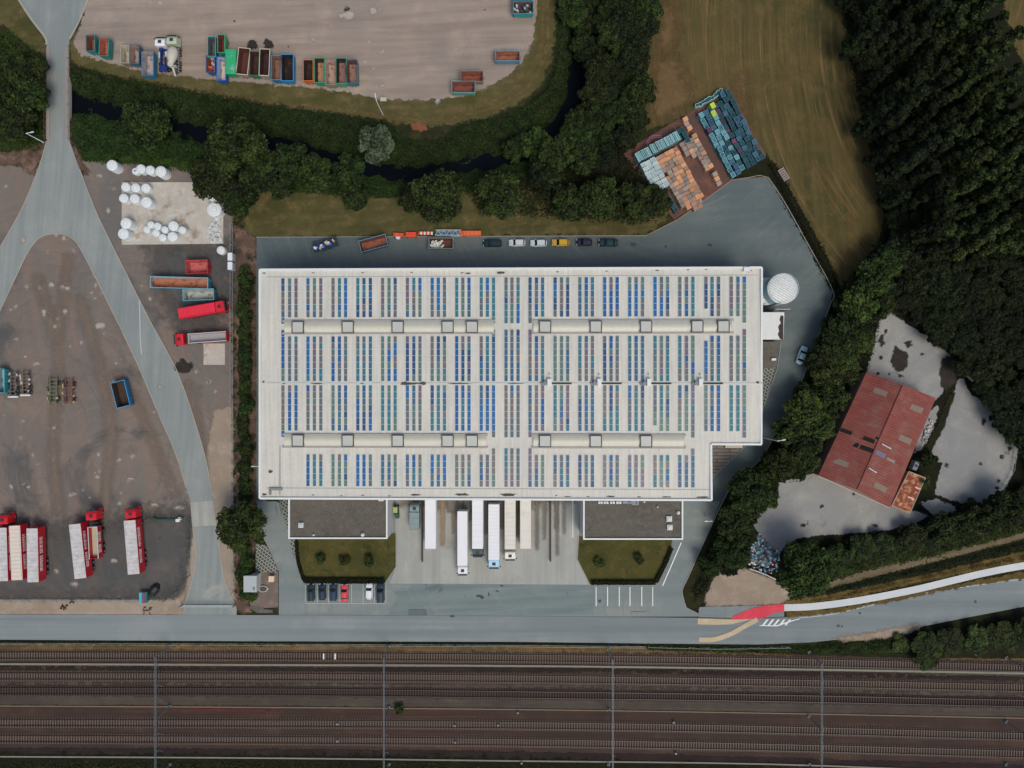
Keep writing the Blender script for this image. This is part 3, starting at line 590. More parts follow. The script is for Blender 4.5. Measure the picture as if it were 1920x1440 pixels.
def leaf_mesh(name, cen, nrm, size, tone, seed, aspect=0.75):
    r = np.random.default_rng(seed); n = len(cen)
    nrm = nrm/np.maximum(1e-6, np.linalg.norm(nrm, axis=1))[:, None]
    a = r.normal(size=(n, 3)); t = np.cross(nrm, a); t /= np.maximum(1e-6, np.linalg.norm(t, axis=1))[:, None]
    b = np.cross(nrm, t); s = size[:, None]
    k = nrm*s*0.18
    v = np.stack([cen-t*s-k, cen-b*s*aspect*r.uniform(.6, 1.1, (n, 1)), cen+t*s-k, cen+b*s*aspect*r.uniform(.6, 1.1, (n, 1))], 1).reshape(-1, 3)
    me = bpy.data.meshes.new(name); me.vertices.add(4*n); me.vertices.foreach_set('co', v.ravel().astype(np.float32))
    me.loops.add(4*n); me.loops.foreach_set('vertex_index', np.arange(4*n, dtype=np.int32))
    me.polygons.add(n); me.polygons.foreach_set('loop_start', np.arange(0, 4*n, 4, dtype=np.int32))
    me.update(calc_edges=True)
    at = me.attributes.new('tone', 'FLOAT', 'FACE'); at.data.foreach_set('value', tone.astype(np.float32))
    me.materials.append(LEAF['dark'])
    return me
def crown(seed, r, h, z0, n, nb=16, lsize=0.34, shape='round'):
    """crown of leaf clumps: nb lobes spread through an ellipsoid of radius r between z0 and z0+h"""
    g = np.random.default_rng(seed)
    lobes = []
    for i in range(nb):
        while True:
            p = g.uniform(-1, 1, 3)
            if np.linalg.norm(p) <= 1: break
        if shape == 'round':
            p = p*np.array([.80, .80, .80]); p[2] = abs(p[2])*0.9 if g.random() < .75 else p[2]
            lr = r*g.uniform(.17, .32)
            c = np.array([p[0]*r, p[1]*r, z0+h*(0.45+0.42*p[2])])
        elif shape == 'poplar':
            zz = g.uniform(0, 1); rr = r*(0.95-0.6*zz)*g.uniform(.3, .8); a = g.uniform(0, 2*math.pi)
            lr = r*g.uniform(.28, .42)*(1.1-.4*zz); c = np.array([rr*math.cos(a), rr*math.sin(a), z0+h*(0.1+.85*zz)])
        else:   # shrub
            p = p*np.array([.7, .7, .6]); lr = r*g.uniform(.3, .5); c = np.array([p[0]*r, p[1]*r, z0+h*(.35+.3*abs(p[2]))])
        lobes.append((c, lr, g.uniform(-.25, .25)))
    w = np.array([l[1]**2 for l in lobes]); w /= w.sum(); cnt = g.multinomial(n, w)
    cen, nr, tn = [], [], []
    for (c, lr, lt), k in zip(lobes, cnt):
        d = g.normal(size=(k, 3)); d /= np.linalg.norm(d, axis=1)[:, None]
        d[:, 2] = np.where(g.random(k) < .6, np.abs(d[:, 2]), d[:, 2])
        # uneven radius: sub-clumps
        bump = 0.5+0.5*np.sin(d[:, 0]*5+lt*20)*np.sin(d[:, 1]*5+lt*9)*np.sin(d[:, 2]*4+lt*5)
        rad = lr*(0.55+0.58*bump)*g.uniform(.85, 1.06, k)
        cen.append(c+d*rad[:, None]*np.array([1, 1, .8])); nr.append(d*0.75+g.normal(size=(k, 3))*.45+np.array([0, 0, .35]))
        tn.append(np.clip(.34+lt*1.1+.75*(bump-.5)+g.normal(size=k)*.24, 0, 1))  # leaves set back between sub-clumps coloured darker, painting shade into the gaps
    cen = np.concatenate(cen); nr = np.concatenate(nr); tn = np.concatenate(tn)
    return leaf_mesh('crown', cen, nr, g.uniform(.6, 1.3, len(cen))*lsize, tn, seed)
def trunk_mesh(seed, r, h, z0, nl=6):
    g = random.Random(seed); mb = MB()
    top = z0+h*.62; tr = 0.045*r+0.12
    mid = (g.uniform(-.2, .2), g.uniform(-.2, .2), z0+h*.15)
    mb.tube((0,0,-3.0), mid, tr*1.25, 8, r2=tr*.85); mb.tube(mid, (g.uniform(-.4,.4), g.uniform(-.4,.4), top), tr*.85, 7, r2=tr*.3)
    for i in range(nl):
        a = 2*math.pi*i/nl+g.uniform(-.4, .4); zz = z0+h*g.uniform(.05, .35); l = r*g.uniform(.45, .75)
        mb.tube((mid[0], mid[1], zz), (math.cos(a)*l, math.sin(a)*l, zz+h*g.uniform(.15, .35)), tr*.42, 6, r2=tr*.12)
    return mb
TREES = {}
def proto(key, seed, r, h, z0, n, nb, ls, shape):
    cm = crown(seed, r, h, z0, n, nb, ls, shape); tb = trunk_mesh(seed, r, h, z0)
    tm = bpy.data.meshes.new('trunk'); tm.from_pydata(tb.v, [], tb.f); tm.materials.append(BARK); tm.update()
    TREES.setdefault(key, []).append((cm, tm, r))
for i in range(5): proto('round', 100+i, 4.0, 6.5, 1.6, 8200, 42+i*4, .25, 'round')
for i in range(3): proto('big', 200+i, 6.0, 9.5, 2.2, 15000, 80, .28, 'round')
for i in range(4): proto('poplar', 300+i, 2.9, 17.0, 2.0, 9000, 44, .28, 'poplar')
for i in range(4): proto('shrub', 400+i, 1.6, 2.4, 0.1, 1500, 10, .20, 'shrub')
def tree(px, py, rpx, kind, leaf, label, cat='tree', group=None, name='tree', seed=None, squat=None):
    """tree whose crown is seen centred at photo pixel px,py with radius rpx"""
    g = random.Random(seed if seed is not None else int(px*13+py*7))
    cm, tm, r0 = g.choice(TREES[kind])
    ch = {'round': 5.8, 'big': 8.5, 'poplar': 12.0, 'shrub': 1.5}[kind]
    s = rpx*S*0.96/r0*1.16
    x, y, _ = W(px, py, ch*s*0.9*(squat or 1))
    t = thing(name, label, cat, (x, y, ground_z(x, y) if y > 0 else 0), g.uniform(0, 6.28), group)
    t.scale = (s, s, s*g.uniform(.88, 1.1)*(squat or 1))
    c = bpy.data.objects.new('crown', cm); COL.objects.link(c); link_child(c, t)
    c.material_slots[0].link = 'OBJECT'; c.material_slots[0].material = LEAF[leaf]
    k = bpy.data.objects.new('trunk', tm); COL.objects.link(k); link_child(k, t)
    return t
def scatter(poly, dist, seed, n=4000, jitter=0):
    A = np.array(poly, float); g = np.random.default_rng(seed); mn, mx = A.min(0), A.max(0)
    P = g.uniform(mn, mx, (n, 2)); ok = sdist(P, poly) > 0; P = P[ok]; out = []
    for p in P:
        if all((p[0]-q[0])**2+(p[1]-q[1])**2 > dist*dist for q in out): out.append(tuple(p))
    return out
def undergrowth(name, px, n, hmax, leaf, label=None, size=.22, seed=1, clump=0.45, river=False, z=0.0, cat=None):
    poly = pw(px); A = np.array(poly); g = np.random.default_rng(seed); mn, mx = A.min(0), A.max(0)
    P = np.zeros((0, 2))
    while len(P) < n:
        Q = g.uniform(mn, mx, (n*2, 2))
        f = 0.5+0.5*np.sin(Q[:, 0]*.9+2*np.sin(Q[:, 1]*.43))*np.sin(Q[:, 1]*1.1+2*np.sin(Q[:, 0]*.37))
        sdv = sdist(Q, poly)
        Q = Q[(sdv+g.normal(size=len(Q))*.35 > 0) & (g.random(len(Q)) < (1-clump)+clump*f)]; P = np.vstack([P, Q])
    P = P[:n]
    if river: P = P[river_d(P) > 1.05+.7*np.sin(P[:, 0]*.7)*np.sin(P[:, 1]*.6+1)]; n = len(P)
    f = 0.5+0.5*np.sin(P[:, 0]*.9+2*np.sin(P[:, 1]*.43))*np.sin(P[:, 1]*1.1+2*np.sin(P[:, 0]*.37))
    edge = np.clip(sdist(P, poly)/1.2, .15, 1)
    gz = np.zeros(n)
    if river:
        d = river_d(P); t = np.clip((d-0.9)/4.4, 0, 1); gz = -2.6*(1-t*t*(3-2*t))
    zz = gz+z+hmax*edge*(0.25+.75*f)*g.uniform(.55, 1.0, n)
    cen = np.column_stack([P, zz]); nr = g.normal(size=(n, 3))*.5+np.array([0, 0, .9])
    tn = np.clip(.25+.4*f+g.normal(size=n)*.18, 0, 1)
    me = leaf_mesh(name, cen, nr, g.uniform(.6, 1.4, n)*size, tn, seed); me.materials[0] = LEAF[leaf]
    o = bpy.data.objects.new(name, me); COL.objects.link(o)
    return tag(o, label, cat, None, 'stuff')

# lush banks of the stream (uncountable ground cover)
undergrowth('bank_plants', [(132,122),(200,142),(300,160),(400,178),(520,200),(640,216),(730,232),(760,262),(820,262),(860,236),(930,220),(985,200),(1020,165),(1040,120),(1046,60),(1046,-30),(1082,-30),(1086,60),(1080,120),(1066,188),(1026,250),(900,312),(780,326),(700,322),(620,300),(520,272),(420,258),(330,244),(220,218),(132,190)], 66000, 1.3, 'bank', 'dense green bank plants growing along the north side of the dark stream', .24, 11, river=True, cat='plants')
undergrowth('bank_plants', [(134,180),(220,206),(330,232),(420,250),(520,264),(600,284),(700,312),(800,316),(900,300),(990,278),(1010,330),(900,360),(700,372),(480,350),(400,330),(330,306),(160,300),(140,262)], 54000, 1.2, 'bank', 'dense green bank plants growing along the south side of the dark stream', .24, 12, river=True, cat='plants')
undergrowth('bank_plants', [(-60,60),(20,62),(88,112),(88,262),(40,282),(-60,272)], 22000, 1.4, 'bank', 'dark green bushes covering both banks west of the small bridge', .26, 13, river=True, cat='plants')
undergrowth('hedge_row', [(1438,306),(1450,308),(1500,396),(1552,490),(1572,536),(1560,544),(1520,466),(1470,376)], 15000, 1.1, 'hedge', 'dark hedge line between the mown field and the back lot', .2, 14, cat='hedge')
undergrowth('wood_undergrowth', [(1570,560),(1660,480),(1680,560),(1650,600),(1630,680),(1560,860),(1500,900),(1440,900),(1400,1000),(1404,1060),(1345,1062),(1325,1108),(1302,1128),(1294,1108),(1345,990),(1390,905),(1450,840),(1510,730),(1545,650)], 45000, 1.0, 'hedge', 'dark undergrowth below the tree belt beside the back lot', .24, 15, cat='plants')
undergrowth('ditch_plants', [(1478,1118),(1560,1100),(1660,1076),(1760,1052),(1960,1000),(1960,1026),(1780,1070),(1660,1096),(1560,1116),(1480,1126)], 12000, .7, 'hedge', 'dark plants growing in the long ditch above the cycle path', .18, 16, cat='plants')
undergrowth('dry_grass', [(1474,1128),(1560,1114),(1660,1092),(1780,1066),(1960,1026),(1960,1048),(1800,1076),(1700,1096),(1600,1120),(1530,1131)], 9000, .45, 'dry', 'tall dry ochre grass growing beside the pale cycle path', .14, 17, cat='grass')
undergrowth('verge_plants', [(-50,1200),(700,1203),(1210,1206),(1210,1213),(700,1210),(-50,1207)], 9000, .8, 'hedge', 'thin dark hedge between the main road and the railway', .16, 18, cat='hedge')
undergrowth('verge_plants', [(1215,1208),(1340,1211),(1480,1212),(1640,1196),(1690,1190),(1700,1226),(1600,1226),(1480,1224),(1340,1221),(1215,1216)], 12000, 1.0, 'olive', 'green verge plants between the curving road and the first track', .18, 19, cat='plants')
undergrowth('embankment_plants', [(-50,1424),(480,1426),(960,1432),(1440,1448),(1980,1470),(1980,1520),(-50,1500)], 14000, .7, 'bank', 'dark green plants along the bottom edge of the railway', .2, 20, cat='plants')
undergrowth('verge_plants', [(860,330),(1210,300),(1250,400),(1210,420),(900,400)], 12000, .8, 'hedge', 'dark ground plants below the trees south of the stream bend', .2, 21, cat='plants')
undergrowth('verge_plants', [(1470,1075),(1560,1058),(1660,1030),(1780,1005),(1960,960),(1960,985),(1780,1036),(1640,1062),(1540,1092),(1480,1102)], 12000, .8, 'olive', 'yellowish green scrub along the rutted track in the south east', .2, 22, cat='plants')
undergrowth('wood_undergrowth', [(1090,-40),(1236,-40),(1215,80),(1206,215),(1165,286),(1215,352),(1180,400),(1020,320),(1050,240),(1088,190),(1098,110)], 36000, 1.6, 'hedge', 'dark undergrowth between the trees at the bend of the stream', .26, 23, river=True, cat='plants')

undergrowth('bank_plants', [(170,262),(260,266),(330,280),(400,300),(396,338),(330,316),(210,304),(160,300)], 9000, .8, 'lush', 'bright green plants on the bank north of the white tanks', .2, 31, cat='plants')
# clipped hedges round the lawns
def hedge(label, cl, wpx, h, leaf='hedge', n=3000, seed=5):
    c = smooth_poly(cl, False, 3); l, r = [], []
    for i, p in enumerate(c):
        a = c[max(0, i-1)]; b = c[min(len(c)-1, i+1)]; dx, dy = b[0]-a[0], b[1]-a[1]; nn = math.hypot(dx, dy) or 1
        l.append((p[0]-dy/nn*wpx/2, p[1]+dx/nn*wpx/2)); r.append((p[0]+dy/nn*wpx/2, p[1]-dx/nn*wpx/2))
    poly = pw(l+r[::-1]); g = np.random.default_rng(seed); A = np.array(poly); mn, mx = A.min(0), A.max(0); P = np.zeros((0, 2))
    while len(P) < n:
        Q = g.uniform(mn, mx, (n*3, 2)); P = np.vstack([P, Q[sdist(Q, poly) > 0]])
    P = P[:n]; zz = h*np.where(g.random(n) < .6, g.uniform(.85, 1.1, n), g.uniform(0, 1, n))
    me = leaf_mesh('hedge', np.column_stack([P, zz]), g.normal(size=(n, 3))*.5+np.array([0, 0, .8]), g.uniform(.6, 1.3, n)*.16, np.clip(g.normal(size=n)*.2+.4, 0, 1), seed)
    me.materials[0] = LEAF[leaf]; o = bpy.data.objects.new('hedge', me); COL.objects.link(o)
    return tag(o, label, 'hedge')
hedge('low dark hedge along the south edge of the left lawn, behind parked cars', [(571,1087),(640,1087.5),(722,1088)], 9, .9, n=5000, seed=51)
hedge('low dark hedge along the west edge of the left lawn', [(557,1012),(560,1050),(571,1086)], 5, .8, n=1800, seed=52)
hedge('low dark hedge along the south edge of the right lawn', [(1108,1091),(1170,1091),(1227,1091)], 7, .9, n=4000, seed=53)
hedge('low dark hedge along the slanting east edge of the right lawn', [(1258,1026),(1246,1056),(1229,1090)], 6, .9, n=2400, seed=54)
for k, (x, y, r_, lf) in enumerate(((600,1049,11,'olive'),(647,1050,11,'bright'),(691,1051,12,'bright'))):
    tree(x, y, r_, 'shrub', lf, 'round green shrub on the left lawn, %s from the west' % NUM[k], 'shrub', 'shrubs on the left lawn', 'shrub')
for k, (x, y, r_, lf) in enumerate(((1126,1055,11,'bright'),(1200,1050,11,'olive'))):
    tree(x, y, r_, 'shrub', lf, 'round green shrub on the right lawn, %s one' % ('western','eastern')[k], 'shrub', 'shrubs on the right lawn', 'shrub')
tree(748,1330,10,'shrub','olive','small green bush growing between the railway tracks','bush',None,'bush')
tree(470,1121,11,'shrub','yellow','yellow green bush beside the small grey hut','bush',None,'bush')

# individually recognisable trees
IND = [
 (262,222,46,'big','olive','olive grey round tree on the south bank just east of the bridge'),
 (702,266,34,'round','silver','pale silver green tree hanging over the dark stream'),
 (440,268,52,'big','olive','big olive tree above the white tank yard, by the stream'),
 (400,330,44,'big','dark','dark tree at the north east corner of the white tank yard'),
 (486,320,42,'round','dark','dark tree right of the big olive tree by the stream'),
 (446,372,34,'round','dark','dark tree standing at the north end of the yard fence'),
 (540,300,34,'round','olive','small olive tree left of the grassy clearing by the stream'),
 (590,322,34,'round','olive','olive tree at the middle of the clearing by the stream'),
 (650,318,34,'round','olive','olive tree just below left of the silver green tree'),
 (664,368,27,'round','dark','dark round tree alone on the grass behind the warehouse'),
 (524,346,26,'round','dark','dark tree at the west end of the grass behind the warehouse'),
 (822,362,50,'big','olive','large olive tree on the grass above the orange barriers'),
 (772,372,26,'round','dark','dark tree left of the large olive tree above the barriers'),
 (940,362,42,'big','olive','large olive tree on the grass above the dark teal car'),
 (1024,330,34,'round','dark','dark tree between the stream bend and the white cars'),
 (1070,380,34,'round','olive','olive tree on the grass above the yellow car'),
 (1128,372,40,'big','olive','broad olive tree above the dark cars behind the warehouse'),
 (1186,382,38,'round','olive','olive tree at the west corner of the pallet yard'),
 (1226,378,32,'round','dark','dark tree overhanging the southwest pallets'),
 (1004,262,32,'round','yellow','yellowish tree at the inner bend of the stream'),
 (966,270,26,'round','dark','small dark tree left of the yellowish tree at the bend'),
 (1046,288,34,'round','olive','olive tree just right of the yellowish tree at the bend'),
 (447,984,44,'big','olive','large round tree over the hedge beside the crossing slab'),
 (1510,1066,50,'big','bright','big round tree by the rubbish heap and the old concrete'),
 (1404,924,42,'big','olive','large olive tree where the concrete drive narrows'),
 (1552,702,30,'round','yellow','yellow green tree just left of the red roof north corner'),
 (1584,676,28,'round','yellow','yellow green tree touching the red roof north corner'),
 (1562,744,28,'round','yellow','yellow green tree left of the middle of the red roof'),
 (1510,770,36,'round','yellow','yellow green tree by the lot edge below the white car'),
 (1538,800,28,'round','yellow','yellow green tree beside the roof openings of the red barn'),
 (1480,806,30,'round','yellow','yellow green tree at the lot edge opposite the warehouse corner'),
 (1512,846,34,'round','olive','olive tree left of the red roof south corner'),
 (1462,872,30,'round','dark','dark tree north of the concrete drive'),
 (1436,968-40,28,'round','olive','olive tree overhanging the west tip of the concrete drive'),
 (1380,980,34,'round','dark','dark tree east of the driveway bend'),
 (1378,1032,34,'round','olive','olive tree left of the rubbish heap'),
 (1640,520,36,'round','olive','olive tree at the south tip of the mown field'),
 (1670,480,34,'round','olive','olive tree at the edge of forest and mown field'),
 (1612,570,34,'round','yellow','yellowish tree northwest of the upper concrete yard'),
 (1584,622,34,'round','dark','dark tree between the parked white car and the upper concrete yard'),
 (1620,640,22,'round','yellow','small yellow tree at the west edge of the upper concrete yard'),
 (1560,660-10,30,'round','dark','dark tree at the lot edge beside the white car'),
 (1616,1026,26,'round','olive','olive tree between the concrete yard and the rutted track'),
 (1572,1046,26,'round','olive','olive tree just right of the big tree by the rubbish heap'),
 (1660,1026,24,'round','olive','small olive tree south of the red roof annex'),
 (1712,1006,28,'round','dark','dark tree south of the rusty lean-to'),
 (1770,990,28,'round','olive','olive tree south of the small concrete slab'),
 (1806,980,24,'round','olive','light olive tree south east of the small concrete slab'),
 (1850,975,30,'round','dark','dark tree below the eastern concrete yard'),
 (1896,950,34,'round','dark','dark tree at the east edge below the concrete yard'),
 (1730,905,16,'round','olive','small tree right of the rusty lean-to'),
 (1742,862,16,'round','dark','small dark tree right of the red barn by the white slab'),
 (1736,1212,28,'round','dark','dark tree on the embankment left of the others by the railway'),
 (1782,1204,28,'round','dark','second dark tree from the left on the railway embankment'),
 (1832,1202,28,'round','olive','olive tree on the railway embankment below the curving road'),
 (1884,1194,30,'round','dark','dark tree on the railway embankment near the east edge'),
 (1930,1188,32,'round','dark','dark tree at the east edge above the railway'),
 (1688,1208,20,'shrub','olive','small olive bush on the embankment where the road shoulder ends'),
 (1740,1232,26,'round','dark','dark tree overhanging the first railway track'),
 (20,130,34,'round','dark','dark tree at the west edge above the stream'),
 (44,172,36,'round','olive','olive tree left of the bridge'),
 (-8,190,34,'round','dark','dark tree cut by the west edge beside the stream'),
 (30,228,30,'round','dark','dark tree left of the bridge south end'),
 (66,122,22,'round','dark','small dark tree left of the bridge north end'),
]
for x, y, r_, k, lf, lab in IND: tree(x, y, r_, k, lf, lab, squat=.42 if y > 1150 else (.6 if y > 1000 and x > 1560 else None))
# hedge trees of the strip between yard and warehouse
hy = 512; i = 0
g_ = random.Random(3)
while hy < 1115:
    r_ = g_.uniform(12, 16)
    if not (940 < hy < 1025):
        tree(458+g_.uniform(-3, 3), hy, r_, 'shrub', g_.choice(['olive','bank','olive','dark']), '%s bush from the north in the hedge strip between yard and warehouse' % ordn(i), 'bush', 'bushes in the hedge strip beside the yard fence', 'bush'); i += 1
    hy += 14
# trees round the stream bend
bend = [(1060,-30),(1225,-30),(1215,60),(1206,150),(1198,230),(1150,290),(1080,300),(1070,250),(1096,190),(1104,110)]
pts = sorted(scatter(bend, 27, 5), key=lambda p: p[1])
for i, (x, y) in enumerate(pts):
    tree(x, y, 24+g_.uniform(-4, 7), 'round', g_.choice(['dark','forest','olive','dark']), 'dark tree in the wood at the stream bend, %s from the north' % ordn(i), 'tree', 'trees in the wood at the stream bend')
# belt along the lot
belt = [(1500,880),(1440,860),(1390,920),(1352,1000),(1330,1060),(1350,1066),(1392,1060),(1404,1000),(1424,930),(1460,900)]
pts = sorted(scatter(belt, 24, 6), key=lambda p: p[1])
for i, (x, y) in enumerate(pts):
    tree(x, y, 19+g_.uniform(-3, 4), 'round', g_.choice(['dark','olive','forest']), 'small tree in the belt beside the driveway, %s from the north' % ordn(i), 'tree', 'trees in the belt beside the driveway')
belt2 = [(1574,566),(1655,480),(1680,540),(1640,590),(1600,680),(1545,800),(1520,870),(1470,880),(1448,850),(1500,750),(1540,660)]
pts = sorted(scatter(belt2, 27, 8), key=lambda p: p[1])
for i, (x, y) in enumerate(pts):
    tree(x, y, 20+g_.uniform(-3, 5), 'round', g_.choice(['dark','olive','forest','dark']), 'tree in the belt left of the red barn, %s from the north' % ordn(i), 'tree', 'trees in the belt left of the red barn')
strip = [(1470,1072),(1490,1040),(1560,1024),(1700,1000),(1800,966),(1960,915),(1960,946),(1800,1000),(1640,1040),(1520,1080)]
pts = sorted(scatter(strip, 25, 9), key=lambda p: p[0])
for i, (x, y) in enumerate(pts):
    tree(x, y, 18+g_.uniform(-3, 5), 'round', g_.choice(['dark','olive','forest']), 'tree in the row above the rutted track, %s from the west' % ordn(i), 'tree', 'trees in the row above the rutted track', squat=.55)
# the forest in the north east: closed canopy, tall trees
forest = [(1600,-60),(1612,60),(1632,180),(1660,300),(1682,400),(1690,470),(1680,560),(1740,610),(1800,660),(1830,720),(1890,790),(1930,850),(1980,900),(2000,400),(1900,180),(1862,60),(1850,-60)]
F = pw(forest)
# pixel outline is at canopy height; shrink to the ground by the lens projection
fp = []
for p in scatter(forest, 27, 10, 9000): fp.append(p)
for i, (x, y) in enumerate(fp):
    east = x > 1760
    if y > 470 or (x < 1700 and i % 3 == 0): tree(x, y, 24+g_.uniform(-3, 6), 'big' if i % 2 else 'round', 'forest', 'dark broad tree in the closed forest canopy east of the field', 'tree', 'broad trees of the dark forest', 'tree')
    else: tree(x, y, 17+g_.uniform(-2, 6), 'poplar', 'poplar' if east else 'forest', 'tall poplar in the closed forest on the east side' if east else 'tall dark poplar along the forest edge facing the mown field', 'tree', 'poplars of the forest', 'poplar_tree')
# ================================================================== BUILDINGS
M_ROOF = None
def roofmat():
    m, N, L, b = newmat('roof_membrane')
    tc = N.new('ShaderNodeTexCoord'); OB = tc.outputs['Object']
    w = N.new('ShaderNodeTexWave'); w.wave_type = 'BANDS'; w.bands_direction = 'X'; w.inputs['Scale'].default_value = 0.35; w.inputs['Distortion'].default_value = 0.0
    L.new(OB, w.inputs['Vector'])
    n1 = N.new('ShaderNodeTexNoise'); n1.inputs['Scale'].default_value = 0.12; n1.inputs['Detail'].default_value = 7; n1.inputs['Roughness'].default_value = .65; L.new(OB, n1.inputs['Vector'])
    n2 = N.new('ShaderNodeTexNoise'); n2.inputs['Scale'].default_value = 1.4; n2.inputs['Detail'].default_value = 6; L.new(OB, n2.inputs['Vector'])
    mp = N.new('ShaderNodeMapping'); mp.inputs['Scale'].default_value = (1.6, .09, 1); L.new(OB, mp.inputs['Vector'])
    n3 = N.new('ShaderNodeTexNoise'); n3.inputs['Scale'].default_value = 1.0; n3.inputs['Detail'].default_value = 4; L.new(mp.outputs[0], n3.inputs['Vector'])
    r1 = N.new('ShaderNodeMapRange'); r1.inputs[1].default_value = .3; r1.inputs[2].default_value = .7; L.new(n1.outputs[0], r1.inputs[0])
    mx = N.new('ShaderNodeMix'); mx.data_type = 'RGBA'; mx.inputs[6].default_value = C(200,195,187); mx.inputs[7].default_value = C(186,183,178); L.new(r1.outputs[0], mx.inputs[0])
    def scl(src, x, a, c, lo, hi):
        r = N.new('ShaderNodeMapRange'); r.inputs[1].default_value = a; r.inputs[2].default_value = c; r.inputs[3].default_value = lo; r.inputs[4].default_value = hi; L.new(x, r.inputs[0])
        v = N.new('ShaderNodeVectorMath'); v.operation = 'SCALE'; L.new(src, v.inputs[0]); L.new(r.outputs[0], v.inputs['Scale']); return v.outputs[0]
    c = scl(mx.outputs[2], n2.outputs[0], .3, .7, .96, 1.03); c = scl(c, n3.outputs[0], .3, .7, .90, 1.05); c = scl(c, w.outputs[0], .9, 1.0, 1.0, .95)
    L.new(c, b.inputs['Base Color']); b.inputs['Roughness'].default_value = .6
    return m
M_ROOF = roofmat()
M_CREAM = paint('skylight_cream', C(192,188,174), .45, .05, .8)
M_COPE = paint('coping_white', C(206,208,210), .5, .06, 2)
M_WALLW = paint('cladding_white', C(170,172,174), .6, .06, 1)
M_GREYL = paint('metal_light_grey', C(176,184,190), .5, .08, 1)
M_GREYM = paint('metal_mid_grey', C(116,122,128), .5, .1, 1)
M_DARK = paint('dark_metal', C(40,42,46), .6, .15, 2)
M_SOOT = paint('dirt_residue', C(74,70,66), .9, .3, 2)
M_BLACK = paint('rubber_black', C(26,26,28), .8, .1, 3)
M_HATCH = paint('hatch_pane', C(178,178,174), .3, .05, 1)
M_FRAME = paint('hatch_frame', C(74,72,74), .6, .08, 2)
M_GLASS = paint('glass_dark', C(24,34,42), .12, .05, 1)
M_DOOR = paint('dock_door', C(120,126,130), .5, .08, 1)
M_GRAVR = ground('roof_gravel', C(94,90,84), C(86,82,78), C(106,100,92), .8, fine=.3, bump=.3, patch=C(76,72,70), patch_amt=.35, streak=(0, 5, C(86,78,70)))

def roof_y(px, py):       # the long sides are not quite parallel in the photo
    k = 0.019*(px-488)/939.0
    return 719+(py-719)*(1+k*(1 if py < 719 else .9))
RZ0, RZ1 = 12.0, 12.7     # eaves and ridge
def roof_z(py): return RZ1-(RZ1-RZ0)*min(1, abs(py-719)/215.0)
def RP(px, py, dz=0.0):
    y = roof_y(px, py); z = roof_z(py)+dz
    x, yy, _ = W(px, y, z); return (x, yy, z)
wx, wy, _ = W(957, 719, 12)
wh = thing('warehouse', 'huge white flat roofed warehouse covered in strips of solar panels', 'warehouse', (0,0,0))
OUT = [(488,506),(1427,502+0),(1427,831),(1333,831),(1333,934),(488,934)]
def RPp(px, py): return RP(px, {502:506}.get(py, py))
corners = [RPp(*p) for p in OUT]
mb = MB(); poly = [c[:2] for c in corners]
cc = corners
for i in range(6):
    a, b_ = cc[i], cc[(i+1) % 6]
    mb.face([(b_[0], b_[1], b_[2]-.05), (b_[0], b_[1], 0), (a[0], a[1], 0), (a[0], a[1], a[2]-.05)])
mb.build('wall', M_WALLW, wh)
def roofgrid(name, x0, x1, y0, y1, dz, mat, parent, nx=24, ny=6):
    mb = MB()
    for i in range(nx):
        for j in range(ny):
            xa, xb = x0+(x1-x0)*i/nx, x0+(x1-x0)*(i+1)/nx; ya, yb = y0+(y1-y0)*j/ny, y0+(y1-y0)*(j+1)/ny
            mb.face([RP(xa, yb, dz), RP(xb, yb, dz), RP(xb, ya, dz), RP(xa, ya, dz)])
    return mb.build(name, mat, parent)
mb = MB()
def addgrid(mb, x0, x1, y0, y1, nx, ny):
    for i in range(nx):
        for j in range(ny):
            xa, xb = x0+(x1-x0)*i/nx, x0+(x1-x0)*(i+1)/nx; ya, yb = y0+(y1-y0)*j/ny, y0+(y1-y0)*(j+1)/ny
            mb.face([RP(xa, yb), RP(xb, yb), RP(xb, ya), RP(xa, ya)])
addgrid(mb, 488, 1333, 506, 719, 20, 3); addgrid(mb, 1333, 1427, 506, 719, 3, 3)
addgrid(mb, 488, 1333, 719, 831, 20, 3); addgrid(mb, 1333, 1427, 719, 831, 3, 3); addgrid(mb, 488, 1333, 831, 934, 20, 2)
mb.build('roof', M_ROOF, wh)
# parapet coping, seam lines, ridge flashing
def beam3(mb, a, b_, w, h):
    a = Vector(a); b_ = Vector(b_); d = (b_-a); L_ = d.length; mid = (a+b_)/2; rz = math.atan2(d.y, d.x)
    mb.box((mid.x, mid.y, mid.z+h/2), (L_, w, h), rz)
mb = MB()
for i in range(6):
    a, b_ = cc[i], cc[(i+1) % 6]
    n = 1
    beam3(mb, (a[0], a[1], a[2]-.1-.002*i), (b_[0], b_[1], b_[2]-.1-.002*i), .42, .5+.004*i)
mb.build('parapet', M_COPE, wh)
M_SEAM = paint('seam_grey', C(150,148,148), .7, .1, 1)
mb = MB()
for y in (519.5, 915): 
    for x in range(500, 1320, 40): beam3(mb, RP(x, y, .01), RP(min(1427 if y < 600 else 1333, x+40), y, .01), .12, .05)
for x in range(1340, 1420, 40): beam3(mb, RP(x, 519.5, .01), RP(x+40, 519.5, .01), .12, .05)
for y0, y1 in ((822, 927),): beam3(mb, RP(525, y0, .01), RP(525, y1, .01), .3, .12)
mb.build('roof_seam', M_SEAM, wh)
mb = MB()
for x in range(500, 1410, 30): beam3(mb, RP(x, 719, .0), RP(x+30, 719, .0), .34, .1)
mb.build('ridge_flashing', M_GREYL, wh)
